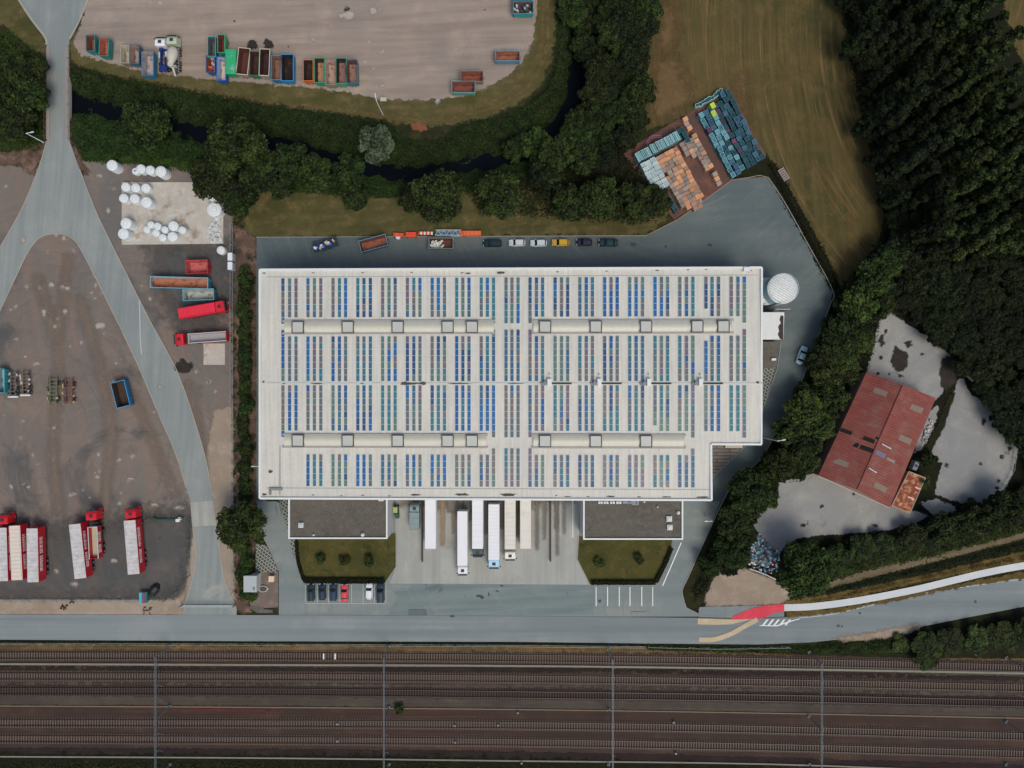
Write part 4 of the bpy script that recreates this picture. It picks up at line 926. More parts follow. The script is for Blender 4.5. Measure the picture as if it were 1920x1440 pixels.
# barrel skylights with smoke hatches
def skylight(x0, x1, y0, y1, hatches):
    mb = MB(); n = 8; seg = int((x1-x0)/11.6)
    for i in range(seg):
        xa, xb = x0+(x1-x0)*i/seg, x0+(x1-x0)*(i+1)/seg
        for j in range(n):
            ta, tb = j/n, (j+1)/n
            za, zb = .2+.42*math.sin(math.pi*ta), .2+.42*math.sin(math.pi*tb)
            ya, yb = y0+(y1-y0)*ta, y0+(y1-y0)*tb
            mb.face([RP(xa, yb, zb), RP(xb-.35, yb, zb), RP(xb-.35, ya, za), RP(xa, ya, za)])
            mb.face([RP(xb-.35, yb, zb+.05), RP(xb, yb, zb+.05), RP(xb, ya, za+.05), RP(xb-.35, ya, za+.05)], 1)
    for x in (x0, x1):
        mb.face([RP(x, y0+(y1-y0)*j/n, .2+.42*math.sin(math.pi*j/n)) for j in range(n+1)], 1)
    sk = mb.build('skylight', [M_CREAM, M_ROOF], wh)
    k = MB()
    for y in (y0-1.5, y1+1.5):
        for i in range(12):
            xa, xb = x0-3+(x1-x0+6)*i/12, x0-3+(x1-x0+6)*(i+1)/12
            beam3(k, RP(xa, y, 0), RP(xb, y, 0), .45, .3)
    k.build('upstand', M_SEAM, sk)
    for hx in hatches:
        h = MB(); ym = (y0+y1)/2; x, y, z = RP(hx, ym, .52)
        s_ = 2.42
        for dx, dy, a, c_ in ((0, s_/2, s_+.2, .2), (0, -s_/2, s_+.2, .2)): h.box((x+dx, y+dy, z+.12), (a, c_, .5), 0, 1)
        for dx in (-s_/2, s_/2): h.box((x+dx, y, z+.122), (.2, s_-.2, .5), 0, 1)
        h.box((x, y, z-.1), (s_-.22, s_-.22, .8), 0, 0); h.box((x, y, z+.31), (.05, s_-.2, .03), 0, 0)
        h.build('smoke_hatch', [M_HATCH, M_FRAME], sk)
skylight(533, 926, 604, 624, (559,652.5,746,839.5,885)); skylight(1000, 1372, 604, 624, (1022,1117,1211,1307,1356))
skylight(533, 912, 816, 836, (559,652.5,746,839.5,885)); skylight(1000, 1283, 816, 836, (1022,1117,1211))
# vents on the ridge with a pipe beside each
for x in (1030, 1123.5, 1216.5, 1313.5):
    v = MB(); p = RP(x, 717, .5); v.box(p, (.85, 1.5, 1.0), 0, 0); v.cyl((p[0]-.95, p[1]-.2, p[2]), .42, .9, 14, 1); v.box((p[0]-1.6, p[1]-.3, p[2]-.2), (.5, .5, .6), 0, 1)
    v.cyl((p[0]+.1, p[1]+1.6, p[2]-.1), .16, .7, 10, 0)
    o = v.build('roof_vent', [M_COPE, M_GREYM], wh)
    v = MB(); a = RP(x+5, 719, .2); b_ = RP(x+42, 719, .2); v.tube(a, b_, .17, 8); v.build('vent_pipe', M_DARK, wh)
# dirt residue lying along the gutters and the ridge
def stain(x, y, rx, ry, dz=.13, m=None, seed=0):
    g = random.Random(seed or int(x*y)); mb = MB(); pts = []
    for k in range(16):
        a = 2*math.pi*k/16; f = g.uniform(.6, 1.1); pts.append(RP(x+rx*f*math.cos(a), y+ry*f*math.sin(a), dz))
    mb.face(pts[::-1]); mb.build('dirt_stain', m or M_SOOT, wh)
for i, (x, y, rx, ry) in enumerate(((761,719,13,3.0),(777,719,10,1.8),(793,719,8,3.0),(863,719,24,1.4),(594,719,12,1.2),(966,719,17,1.0),(532,719,4,1),(679,719,4,1),(494,716,2.5,2),(507,884,5,3),
    (495,510,4,1.2),(587,510,3,1),(680,510,3,1),(772,510,3,1),(878,512,6,1.6),(866,511,4,1),(938,511,9,2.4),(1045,510,3,1),(1137,509,3,1),(1232,508,4,1),(1290,507,3,1),(1324,506.5,3,1),
    (495,928,5,2.5),(587,929,3,1),(680,929,3,1),(779,928,11,1.6),(866,927,15,2.4),(953,927,17,3.4),(1043,928,2,1.3),(1065,930,8,.8),(1103,930,4,.8),(1146,929.5,10,1.4),(1250,930,10,1.0),(1316,930,14,1.4),(1421,717,3,2.0),(1198,930,4,.8),(640,930,3,.7),(730,930,3,.9),(1396,507,5,2.5),(1404,509,6,3.0))):
    stain(x, y-(1.2 if y > 920 else 0)+(2.0 if y < 515 else 0), rx, ry*1.15, .02 if abs(y-719) > 3 else .13, seed=i+1)
mb = MB(); p = RP(1400, 509, .4); mb.box(p, (1.4, .9, .8)); p = RP(1416, 506, .5); mb.box(p, (2.6, .5, .4)); mb.build('rooftop_unit', M_COPE, wh)
mb = MB(); a = RP(505, 917, .2); mb.box((a[0]+1.4, a[1], a[2]), (2.8, .5, .6)); mb.box((a[0]+.2, a[1]-.7, a[2]), (.4, 1.0, .6)); mb.build('rooftop_unit', M_GREYM, wh)
# dock doors on the south wall, visible only from the side
for x in (777, 807, 836, 866, 895, 926, 956, 985, 1016, 1045, 1066):
    X, Y, _ = RP(x, 934); mb = MB(); mb.box((X, Y-.15, 2.9), (2.9, .25, 3.3), 0, 0); mb.box((X, Y-.2, .6), (3.3, .4, 1.1), 0, 1); mb.build('dock_door', [M_DOOR, M_BLACK], wh)

# solar arrays: three strips of panels each, one array per bay and band
PC = [paint('pv_slate', C(90,98,106), .4, .1, 2, spec=.3), paint('pv_blue', C(36,84,138), .4, .1, 2, spec=.3), paint('pv_navy', C(48,74,112), .4, .1, 2, spec=.3), paint('pv_teal', C(54,108,122), .4, .1, 2, spec=.3),
      paint('pv_steel', C(60,94,122), .4, .1, 2, spec=.3), paint('pv_greygreen', C(84,110,104), .35, .1, 2), paint('pv_plum', C(104,88,108), .35, .1, 2), paint('pv_brown', C(104,96,98), .35, .1, 2), paint('pv_azure', C(34,94,150), .4, .1, 2, spec=.3)]
M_ALU = paint('panel_frame', C(176,190,200), .4, .05, 2)
BAYS = [(530.5,543,555),(577.5,589.5,601.5),(624.5,636.5,648),(671,682.5,694.5),(717.5,729.5,741),(764,776,787.5),(810.5,822,833.5),(856.5,868,879.5),(902.5,914,925.5),(949,960,971.5),(994,1006,1017.5),(1041,1053,1064.5),(1087.5,1099.5,1111),(1134,1146,1157.5),(1181,1193,1205),(1228.5,1240.5,1252),(1275,1287.5,1299.5),(1324,1335.5,1347.5),(1371.5,1384,1396)]
BANDS = [('top', 522, 595.5), ('upper middle', 631, 715), ('lower middle', 722.5, 807.5), ('bottom', 852, 911.5)]
pr = random.Random(21)
for bi, (bn, y0, y1) in enumerate(BANDS):
    for k, xs_ in enumerate(BAYS):
        if bn == 'bottom' and (k == 0 or k > 16): continue
        ax, ay, az = RP(xs_[1], (y0+y1)/2, .1)
        t = thing('solar_array', 'three solar strips, %s from the left in the %s roof row' % (ordn(k if bn != 'bottom' else k-1), bn), 'solar array', (ax, ay, az), 0, 'solar arrays on the warehouse roof')
        cur = [pr.randrange(9) for _ in range(3)]
        for s_, x in enumerate(xs_):
            a, b_ = y0, y1
            long_ = (k == 0 and s_ == 0) or (k == 8 and s_ == 2) or k == 9 or (k == 10 and s_ == 0) or (k == 18 and s_ == 2) or (k == 16 and s_ == 2 and bi > 1)
            if long_:
                if bi == 0: b_ = 607.5
                if bi == 1: a = 619
                if bi == 2: b_ = 819.5
                if bi == 3: a = 840
            if k == 17 and s_ == 0 and bi == 0: b_ = 581.5
            if k == 17 and s_ == 0 and bi == 1: a = 640.5
            if k == 15 and s_ == 0 and bi == 2: b_ = 797
            n = max(1, round((b_-a)/12.15)); mb = MB()
            def loc(p): return (p[0]-ax, p[1]-ay, p[2]-az)
            hw = 2.9
            for (dz0, dz1, e) in ((.02, .16, .35),):
                q = [RP(x-hw-e, b_, dz1), RP(x+hw+e, b_, dz1), RP(x+hw+e, a, dz1), RP(x-hw-e, a, dz1)]
                g = [RP(x-hw-e, b_, dz0), RP(x+hw+e, b_, dz0), RP(x+hw+e, a, dz0), RP(x-hw-e, a, dz0)]
                q = [loc(p) for p in q]; g = [loc(p) for p in g]
                mb.face(q, 9)
                for i in range(4): mb.face([g[i], g[(i+1) % 4], q[(i+1) % 4], q[i]], 9)
            for c_ in range(n):
                if pr.random() < .26: cur[s_] = pr.choice([0,0,0,1,2,3,3,4,4,5,6,7,7,8,5])
                elif s_ and pr.random() < .3: cur[s_] = cur[s_-1]
                ya = a+(b_-a)*c_/n+.35; yb = a+(b_-a)*(c_+1)/n-.35
                mb.face([loc(RP(x-hw, yb, .185)), loc(RP(x+hw, yb, .185)), loc(RP(x+hw, ya, .185)), loc(RP(x-hw, ya, .185))], cur[s_])
            mb.build('panel_strip', PC+[M_ALU], t)

# ---- office annexes
def annex(x0, x1, y1, h, label, units):
    t = thing('office_annex', label, 'office annex', (0,0,0))
    top = 920
    p = [W(x0, top, h), W(x1, top, h), W(x1, y1, h), W(x0, y1, h)]
    X0, X1 = p[0][0], p[1][0]; Y1, Y0 = p[0][1], p[2][1]
    Y1 = corners[4][1]-.25
    mb = MB(); mb.box(((X0+X1)/2, (Y0+Y1)/2, (h-.35)/2), (X1-X0-.1, Y1-Y0-.1, h-.35)); mb.build('wall', M_WALLW, t)
    mb = MB(); mb.face([(X0+.3, Y0+.3, h-.3), (X1-.3, Y0+.3, h-.3), (X1-.3, Y1, h-.3), (X0+.3, Y1, h-.3)]); mb.build('roof', M_GRAVR, t)
    mb = MB(); mb.box(((X0+X1)/2, Y0+.16, h-.2), (X1-X0, .32, .5)); mb.box((X0+.16, (Y0+Y1)/2+.16, h-.202), (.32, Y1-Y0-.32, .5)); mb.box((X1-.16, (Y0+Y1)/2+.16, h-.204), (.32, Y1-Y0-.32, .5)); mb.build('parapet', M_COPE, t)
    for fz in (2.0, 5.6):
        n = 9
        for i in range(n):
            wx_ = X0+1.6+(X1-X0-3.2)*(i+.5)/n; mb = MB(); mb.box((wx_, Y0-.01, fz), (1.6, .12, 1.5), 0, 0); w_ = mb.build('window', M_GLASS, t)
            mb = MB()
            for dz in (-.8, .8): mb.box((wx_, Y0-.03, fz+dz), (1.76, .16, .1))
            for dx in (-.84, .84): mb.box((wx_+dx, Y0-.032, fz), (.08, .16, 1.5))
            mb.build('window_frame', M_GREYM, w_)
    for u in units:
        kind, x, y, w_, d_ = u; X, Y, _ = W(x, y, h+.2)
        mb = MB()
        if kind == 'hatch':
            mb.box((X, Y, h), (w_, d_, .5)); mb.box((X, Y, h+.32), (w_*.8, d_*.8, .14), 0, 1, .8); mb.build('roof_hatch', [M_COPE, M_HATCH], t)
        elif kind == 'dome':
            mb.cyl((X, Y, h), w_/2, .6, 14); mb.cyl((X, Y, h+.4), w_/2*.9, .3, 14, r2=w_/4); mb.build('roof_fan', M_COPE, t)
        elif kind == 'ac':
            mb.box((X, Y, h+.2), (w_, d_, .9), 0, 0); mb.cyl((X, Y, h+.67), min(w_, d_)*.36, .06, 12, 1); mb.build('cooling_unit', [M_COPE, M_GREYM], t)
        else:
            mb.box((X, Y, h), (w_, d_, .5), 0); mb.box((X+w_*.3, Y, h+.4), (w_*.25, d_*.7, .4), 0); mb.build('duct', M_GREYM, t)
    return t
annex(540.5, 726.5, 1010.5, 9.0, 'low office annex with brown gravel roof left of the loading docks', [('hatch',564,985,1.05,1.05),('dome',680,1003,.75,.75),('dome',588,1003,.4,.4),('ac',715,937,1.0,.5)])
annex(1093.5, 1281, 1012, 9.0, 'low office annex with dark gravel roof right of the loading docks', [('hatch',1255,973,1.15,1.15),('hatch',1256,989,1.15,1.15),('dome',1272,961.5,.7,.7),('ac',1125.5,942,.9,.45),('ac',1136,942,1.0,.45),('ac',1148,942,1.0,.45),('ac',1160,942,1.1,.45),('duct',1176,942,2.0,.6),('duct',1191,942,1.6,1.2),('dome',1208,941,.4,.4),('dome',1233,950.5,.35,.35)])
# silo with domed ribbed roof
def silo(px, py, r, h, label):
    x, y, _ = W(px, py, h); t = thing('silo', label, 'silo', (x, y, 0))
    mb = MB(); mb.cyl((0,0,(h-.6)/2), r*.93, h-.6, 40); 
    for z in [1.2*i for i in range(1, int(h/1.2))]: mb.cyl((0,0,z), r*.95, .12, 40)
    mb.build('tank_body', paint('tank_blue_grey', C(120,150,160), .45, .1, 1), t, smooth=False)
    mb = MB(); mb.cyl((0,0,h-.45), r, .3, 48); mb.cyl((0,0,h-.15), r*.97, .3, 48, r2=r*.6); mb.cyl((0,0,h+.05), r*.6, .12, 48, r2=r*.1); mb.build('tank_roof', paint('tank_roof_white', C(214,214,216), .5, .06, 1.2, dirt=C(186,180,178), dirt_amt=.3), t)
    mb = MB()
    for i in range(24):
        a = 2*math.pi*i/24; mb.tube((r*.98*math.cos(a), r*.98*math.sin(a), h-.3), (r*.98*math.cos(a), r*.98*math.sin(a), h+.6), .03, 5)
    for zz in (.35, .6):
        for i in range(24):
            a = 2*math.pi*i/24; b_ = 2*math.pi*(i+1)/24; mb.tube((r*.98*math.cos(a), r*.98*math.sin(a), h+zz), (r*.98*math.cos(b_), r*.98*math.sin(b_), h+zz), .03, 5)
    for i in range(-6, 7):
        d_ = i/7*r; w_ = math.sqrt(max(0, r*r-d_*d_))*.94; a = R(-30)
        mb.box((-d_*math.sin(a), d_*math.cos(a), h+.3-.36*abs(i)/6), (2*w_, .12, .14), a)
    mb.build('railing', M_GREYL, t)
    mb = MB(); mb.box((-r*.2, -r*.96, h/2), (.5, .12, h)); mb.build('ladder', M_GREYM, t)
    return t
silo(1468.5, 541, 3.35, 9.5, 'round pale tank with white ribbed roof at the warehouse east end')
silo_b = silo(1437, 546, 3.1, 5.2, 'lower blue grey tank between the pale round tank and the warehouse')
# loading canopy, lean-to by the east wall
def flatbox(name, label, cat, px, h, mtop, mwall, parts=()):
    poly = flip_ccw([W(x, y, h)[:2] for x, y in px]); t = thing(name, label, cat)
    mb = MB(); mb.prism(poly, 0, h-.2); mb.build('wall', mwall, t)
    cx = sum(p[0] for p in poly)/len(poly); cy = sum(p[1] for p in poly)/len(poly)
    mb = MB(); mb.prism([(cx+(p[0]-cx)*1.02, cy+(p[1]-cy)*1.02) for p in poly], h-.2, h+.05); mb.build('roof', mtop, t)
    return t
M_TARP = paint('white_roofing', C(202,202,204), .6, .06, 1)
t = flatbox('side_building', 'small white roofed building against the warehouse east wall', 'building', [(1424,586),(1470,586),(1468.5,636),(1424,636)], 5.0, M_TARP, M_WALLW)
mb = MB(); x, y, _ = W(1465, 614, 5.1)
g_ = random.Random(4); mb.face([(x+px_, y+py_, 5.09) for px_, py_ in ((-.3,-2.6),(.45,-2.8),(.5,2.6),(-.1,2.8),(-.4,1.8),(-.1,1.0),(-.7,.2),(-.5,-.8),(-.8,-1.6))]); mb.build('dark_stain', paint('stain_dark', C(58,50,46), .9, .2, 3), t)
t = flatbox('side_building', 'low dark flat roofed shed below the white roofed building', 'building', [(1418,641),(1464,641),(1451,690),(1418,690)], 3.2, M_GRAVR, M_GREYM)
mb = MB(); x, y, _ = W(1450, 674, 3.4); mb.box((x, y, 3.5), (1.0, .5, .5)); mb.build('roof_vent', M_COPE, t)
t = thing('steel_platform', 'steel service platform between the round tank and the white building', 'platform', W(1452, 577)[:2]+(0,))
mb = MB()
for dx in (-1.4, 1.4):
    for dy in (-.8, .8): mb.box((dx, dy, 2.2), (.18, .18, 4.4))
mb.build('post', M_GREYM, t); mb = MB(); mb.box((0,0,4.45), (3.2, 1.9, .1)); mb.build('deck', paint('grating', C(92,92,92), .6, .3, 6), t)
mb = MB()
for dy in (-.9, .9):
    for dz in (.6, 1.1): mb.box((0, dy, 4.45+dz), (3.2, .05, .05))
for dx in (-1.6, -.8, 0, .8, 1.6):
    for dy in (-.9, .9): mb.box((dx, dy, 5.0), (.06, .06, 1.1))
mb.build('handrail', M_COPE, t)
t = thing('loading_ramp', 'beige slatted dock leveller under the warehouse south east notch', 'ramp', W(1375, 833)[:2]+(0,))
mb = MB(); mb.box((-.2, .2, .55), (4.0, 1.9, 1.1)); mb.build('platform', M_DOOR, t)
mb = MB()
for i in range(9): mb.box((-2+i*.45, .2, 1.13), (.4, 1.9, .08))
mb.build('planks', paint('plank_beige', C(196,184,166), .8, .1, 2), t)
# small hut and its yard
t = flatbox('utility_hut', 'small pale grey utility hut beside the yard entrance', 'hut', [(457,1080),(481,1080),(481,1110),(457,1110)], 3.0, paint('hut_roof', C(160,166,170), .6, .06, 1), M_WALLW)
mb = MB(); x, y, _ = W(476, 1104, 3.1); mb.box((x, y, 3.15), (.4, .6, .25)); mb.build('roof_vent', M_GREYM, t)
t = thing('planter', 'round pale stone planter beside the utility hut', 'planter', W(495, 1103)[:2]+(0,)); t.scale = (1.5, 1.0, 1)
mb = MB(); mb.cyl((0,0,.3), .75, .6, 20, topm=0); mb.build('rim', paint('stone_pale', C(176,172,166), .8, .1, 2), t); mb = MB(); mb.cyl((0,0,.62), .6, .06, 20); mb.build('soil', M_SOOT, t)
t = thing('meter_cabinet', 'square beige service cabinet near the utility hut', 'cabinet', W(512, 1083)[:2]+(0,))
mb = MB(); mb.box((0,0,.6), (1.1, 1.2, 1.2)); mb.build('body', paint('cab_beige', C(196,170,150), .7, .08, 2), t); mb = MB(); mb.box((0,0,1.24), (1.25, 1.35, .1)); mb.build('lid', paint('cab_lid', C(206,182,162), .7, .08, 2), t)
sheet('paved_yard', [(480,1073),(522,1073),(522,1138),(500,1140),(470,1135),(466,1110),(455,1112),(455,1076)], Z[7], ground('paving_brown', C(112,98,92), C(96,86,82), C(126,112,104), .5, fine=.15))
sheet('corner_bed', [(466,1137),(484,1134),(498,1142),(512,1143),(512,1149),(482,1149)], Z[8], ground('bed_grey', C(96,92,88), C(80,76,74), C(110,104,100), .6, fine=.2))

# ---- red barn
def barn():
    ez, rz = 5.0, 7.6
    NW, NE, SE, SW = W(1625,697,ez), W(1755,746,ez), W(1668,952,ez), W(1534,892,ez)
    RN, RS = W(1692.5,722,rz), W(1607,918,rz)
    t = thing('red_barn', 'old barn with a faded red metal roof and dark roof openings', 'barn')
    mb = MB()
    P_ = [Vector(p) for p in (SW, SE, NE, NW)]; c = sum(P_, Vector())/4
    Q = [c+(p-c)*.985 for p in P_]
    for i in range(4):
        a, b_ = Q[i], Q[(i+1) % 4]; mb.face([(a.x, a.y, 0), (b_.x, b_.y, 0), (b_.x, b_.y, ez-.15), (a.x, a.y, ez-.15)])
    for a, b_, r_ in ((0, 1, RS), (2, 3, RN)):
        rr = c+(Vector(r_)-c)*.985; mb.face([(Q[a].x, Q[a].y, ez-.15), (Q[b_].x, Q[b_].y, ez-.15), (rr.x, rr.y, rz-.2)])
    mb.build('wall', paint('barn_wall', C(150,120,108), .85, .15, 1), t)
    m, N, L, b = newmat('roof_red_sheet')
    tc = N.new('ShaderNodeTexCoord'); mp = N.new('ShaderNodeMapping'); mp.vector_type = 'TEXTURE'; mp.inputs['Rotation'].default_value = (0,0,R(-23)); L.new(tc.outputs['Object'], mp.inputs['Vector'])
    w = N.new('ShaderNodeTexWave'); w.bands_direction = 'Y'; w.inputs['Scale'].default_value = 0.55; L.new(mp.outputs[0], w.inputs['Vector'])
    n1 = N.new('ShaderNodeTexNoise'); n1.inputs['Scale'].default_value = .3; n1.inputs['Detail'].default_value = 9; n1.inputs['Roughness'].default_value = .7; L.new(tc.outputs['Object'], n1.inputs['Vector'])
    cr = N.new('ShaderNodeValToRGB'); L.new(n1.outputs[0], cr.inputs[0]); e = cr.color_ramp.elements
    e[0].position = .3; e[0].color = C(108,46,40); e[1].position = .68; e[1].color = C(116,80,70); x_ = e.new(.5); x_.color = C(118,56,47)
    mp2 = N.new('ShaderNodeMapping'); mp2.inputs['Scale'].default_value = (.12, 1.4, 1); L.new(mp.outputs[0], mp2.inputs['Vector'])
    n2 = N.new('ShaderNodeTexNoise'); n2.inputs['Scale'].default_value = 1.0; n2.inputs['Detail'].default_value = 6; L.new(mp2.outputs[0], n2.inputs['Vector'])
    r_ = N.new('ShaderNodeMapRange'); r_.inputs[1].default_value = .3; r_.inputs[2].default_value = .7; r_.inputs[3].default_value = .82; r_.inputs[4].default_value = 1.15; L.new(n2.outputs[0], r_.inputs[0])
    v = N.new('ShaderNodeVectorMath'); v.operation = 'SCALE'; L.new(cr.outputs[0], v.inputs[0]); L.new(r_.outputs[0], v.inputs['Scale']); L.new(v.outputs[0], b.inputs['Base Color'])
    bp = N.new('ShaderNodeBump'); bp.inputs['Strength'].default_value = .4; bp.inputs['Distance'].default_value = .1; L.new(w.outputs[0], bp.inputs['Height']); L.new(bp.outputs[0], b.inputs['Normal']); b.inputs['Roughness'].default_value = .6
    RED = m
    for a, b_, c_, d_ in ((SW, RS, RN, NW), (RS, SE, NE, RN)):
        mb = MB(); mb.face([a, b_, c_, d_]); low = [(p[0], p[1], p[2]-.12) for p in (a, b_, c_, d_)]
        mb.face(low[::-1])
        q = [a, b_, c_, d_]
        for i in range(4): mb.face([low[i], low[(i+1) % 4], q[(i+1) % 4], q[i]])
        mb.build('roof', RED, t)
    mb = MB(); mb.tube((RS[0], RS[1], rz+.03), (RN[0], RN[1], rz+.03), .16, 6); mb.build('ridge_cap', paint('ridge_red', C(112,44,42), .6, .1, 1), t)
    def rp(u, v, side, dz):     # u along the ridge 0 south..1 north, v 0 ridge..1 eaves
        A = Vector(RS).lerp(Vector(RN), u); B = (Vector(SW).lerp(Vector(NW), u) if side < 0 else Vector(SE).lerp(Vector(NE), u))
        p = A.lerp(B, v); return (p.x, p.y, p.z+dz)
    def patch(name, u0, u1, v0, v1, side, dz, mat):
        q = [rp(u0, v0, side, dz), rp(u0, v1, side, dz), rp(u1, v1, side, dz), rp(u1, v0, side, dz)]
        mb = MB(); mb.face(q if side > 0 else q[::-1]); mb.build(name, mat, t)
    LIGHTP = paint('roof_light_dull', C(116,100,88), .5, .14, 2)
    for u, v, s_ in ((.94-.06,.45,-1),(.66,.42,-1),(.18,.62,-1),(.86,.62,1),(.58,.66,1),(.12,.55,1)):
        patch('roof_light', u-.03, u+.02, v-.18, v+.18, s_, .03, LIGHTP)
    HOLE = paint('opening_black', C(14,18,16), .9, .2, 2)
    patch('roof_opening', .43, .465, .08, .38, -1, .04, HOLE); patch('roof_opening', .43, .465, .42, .62, -1, .04, HOLE); patch('roof_opening', .43, .465, .68, .99, -1, .04, HOLE)
    patch('roof_opening', .345, .385, .02, .36, -1, .04, HOLE); patch('roof_opening', .345, .385, .40, .72, -1, .04, HOLE); patch('roof_opening', .475, .495, .0, .10, -1, .045, HOLE)
    patch('roof_patch', .35, .39, .06, .34, 1, .04, paint('patch_blue', C(92,96,118), .6, .1, 2)); patch('roof_patch', .35, .375, .40, .64, 1, .04, paint('patch_grey', C(126,112,104), .6, .1, 2))
    for u, v, l_ in ((.455,.1,.28),(.215,.04,.24)):
        a = rp(u, v, 1, .25); b_ = rp(u-.005, v+l_, 1, .3); mb = MB(); mb.tube(a, b_, .14, 6); mb.build('flue_pipe', M_GREYL, t)
    mb = MB(); a, b_ = Vector(SW), Vector(SE); mb.tube((a.x, a.y, ez-.05), (b_.x, b_.y, ez-.05), .13, 6); mb.build('gutter', paint('gutter_pale', C(170,160,152), .6, .1, 2), t)
    # rusty lean-to
    t2 = thing('lean_to_shed', 'rusty corrugated lean-to shed on the barn east side', 'shed')
    pl = [W(1704,884,3.6), W(1735,896,3.6), W(1706,962,3.2), W(1672,948,3.2)]
    mb = MB(); poly = flip_ccw([p[:2] for p in pl]); mb.prism(poly, 0, 3.1); mb.build('wall', paint('shed_wall', C(120,96,84), .85, .2, 1), t2)
    RUST = paint('rust_sheet', C(118,58,38), .85, .35, 1.4, dirt=C(196,150,118), dirt_amt=.35)
    mb = MB(); mb.face([pl[3], pl[2], pl[1], pl[0]])
    mb.build('roof', RUST, t2)
    mb = MB()
    for i in range(4): mb.tube(pl[i], pl[(i+1) % 4], .12, 6)
    mb.build('roof_edge', paint('rust_edge', C(160,140,126), .8, .2, 2), t2)
    g = random.Random(5)
    for k in range(9):
        u, v = g.uniform(.08, .95), g.uniform(.15, .9); A = Vector(pl[0]).lerp(Vector(pl[3]), u); B = Vector(pl[1]).lerp(Vector(pl[2]), u); p = A.lerp(B, v)
        mb = MB(); mb.box((p.x, p.y, p.z+.1), (g.uniform(.4, 1.6), .3, .05), R(-20)); mb.build('loose_sheet', paint('sheet_pale%d' % (k % 3), (C(206,176,150), C(176,110,76), C(150,84,56))[k % 3], .8, .2, 2), t2)
barn()
# ================================================================== VEHICLES, CONTAINERS, STREET FURNITURE
def vloc(px, py, h): x, y, _ = W(px, py, h); return (x, y, 0.06)
# ---- cars
M_TYRE = M_BLACK
M_RIM = paint('rim_alloy', C(120,122,126), .4, .05, 3)
M_LAMP = paint('headlight', C(200,206,212), .2, .03, 3); M_TAIL = paint('tail_light', C(130,24,28), .3, .05, 3)
def loft(mb, secs, m=0, cap=True):
    """secs: list of rings (equal length) of points"""
    n = len(mb.v); k = len(secs[0])
    for s_ in secs: mb.v += s_
    for i in range(len(secs)-1):
        for j in range(k):
            a = n+i*k+j; b_ = n+i*k+(j+1) % k; mb.f.append((a, b_, b_+k, a+k)); mb.m.append(m)
    if cap:
        mb.f.append(tuple(n+j for j in reversed(range(k)))); mb.m.append(m)
        mb.f.append(tuple(n+(len(secs)-1)*k+j for j in range(k))); mb.m.append(m)
def car(label, px, py, ang, col, length=4.4, width=1.8, kind='hatch', group=None, rough=.3):
    t = thing('parked_car', label, 'car', vloc(px, py, 1.2), R(ang), group)
    L_, w = length, width/2; P = paint('car_%d_%d_%d' % tuple(int(v*999) for v in col[:3]), col, rough, .04, 2)
    mb = MB()
    st = [(-.5, .50, .35, .62), (-.485, .74, .30, .80), (-.42, .92, .22, .92), (-.3, 1, .2, .95), (0, 1, .2, .93), (.25, 1, .2, .90), (.38, .96, .2, .84), (.455, .84, .24, .74), (.49, .66, .3, .64), (.5, .45, .36, .56)]
    secs = []
    for x, ww, z0, z1 in st:
        W_ = w*ww; secs.append([(x*L_, -W_*.92, z0), (x*L_, -W_, z0+(z1-z0)*.35), (x*L_, -W_*.95, z0+(z1-z0)*.8), (x*L_, -W_*.78, z1), (x*L_, 0, z1+.04), (x*L_, W_*.78, z1), (x*L_, W_*.95, z0+(z1-z0)*.8), (x*L_, W_, z0+(z1-z0)*.35), (x*L_, W_*.92, z0)][::-1])
    loft(mb, secs); mb.build('body', P, t, smooth=False)
    # greenhouse: dark glass with a painted roof panel
    rear = {'hatch': (-.44, -.36), 'sedan': (-.34, -.22), 'wagon': (-.47, -.42), 'suv': (-.47, -.42)}[kind]
    roof = {'hatch': 1.46, 'sedan': 1.42, 'wagon': 1.5, 'suv': 1.66}[kind]
    mb = MB(); g = [(rear[0]*L_, w*.80, .9), (rear[1]*L_, w*.70, roof-.03), (.08*L_, w*.70, roof-.03), (.24*L_, w*.80, .9)]
    secs = [[(x, -y, z-.25 if z < 1 else z-.55), (x, -y, z), (x, y, z), (x, y, z-.25 if z < 1 else z-.55)][::-1] for x, y, z in g]
    loft(mb, secs); mb.build('windows', M_GLASS, t)
    mb = MB(); secs = [[(x, -y, z), (x, -y*.9, z+.05), (x, 0, z+.08), (x, y*.9, z+.05), (x, y, z), (x, 0, z-.04)][::-1] for x, y, z in ((rear[1]*L_-.03, w*.68, roof-.04), (rear[1]*L_+.3, w*.72, roof-.01), (0, w*.72, roof-.01), (.09*L_, w*.69, roof-.04))]
    loft(mb, secs); mb.build('roof', P, t)
    for sx in (-.31, .31):
        for sy in (-1, 1):
            mb = MB(); mb.cyl((sx*L_, sy*(w-.1), .32), .32, .2, 18, axis='Y'); q = mb.build('wheel', M_TYRE, t); mb = MB(); mb.cyl((sx*L_, sy*(w-.02), .32), .19, .06, 12, axis='Y'); mb.build('rim', M_RIM, q)
    for sy in (-1, 1):
        mb = MB(); mb.box((.468*L_, sy*w*.62, .64), (.16, .34, .14)); mb.build('headlight', M_LAMP, t)
        mb = MB(); mb.box((-.49*L_, sy*w*.66, .74), (.08, .3, .16)); mb.build('tail_light', M_TAIL, t)
        mb = MB(); mb.box((.17*L_, sy*(w+.08), .95), (.14, .2, .12)); mb.build('mirror', P, t)
    return t
GN = 'cars parked behind the warehouse'
car('dark teal estate car parked leftmost behind the warehouse', 923, 455, 180, C(22,44,52), 4.4, 1.75, 'wagon', GN)
car('white hatchback with its nose left, beside the dark teal estate', 969.5, 454.5, 180, C(200,206,210), 3.9, 1.7, 'hatch', GN)
car('white hatchback parked just left of the yellow car', 1010, 455, 180, C(196,204,212), 3.9, 1.7, 'hatch', GN)
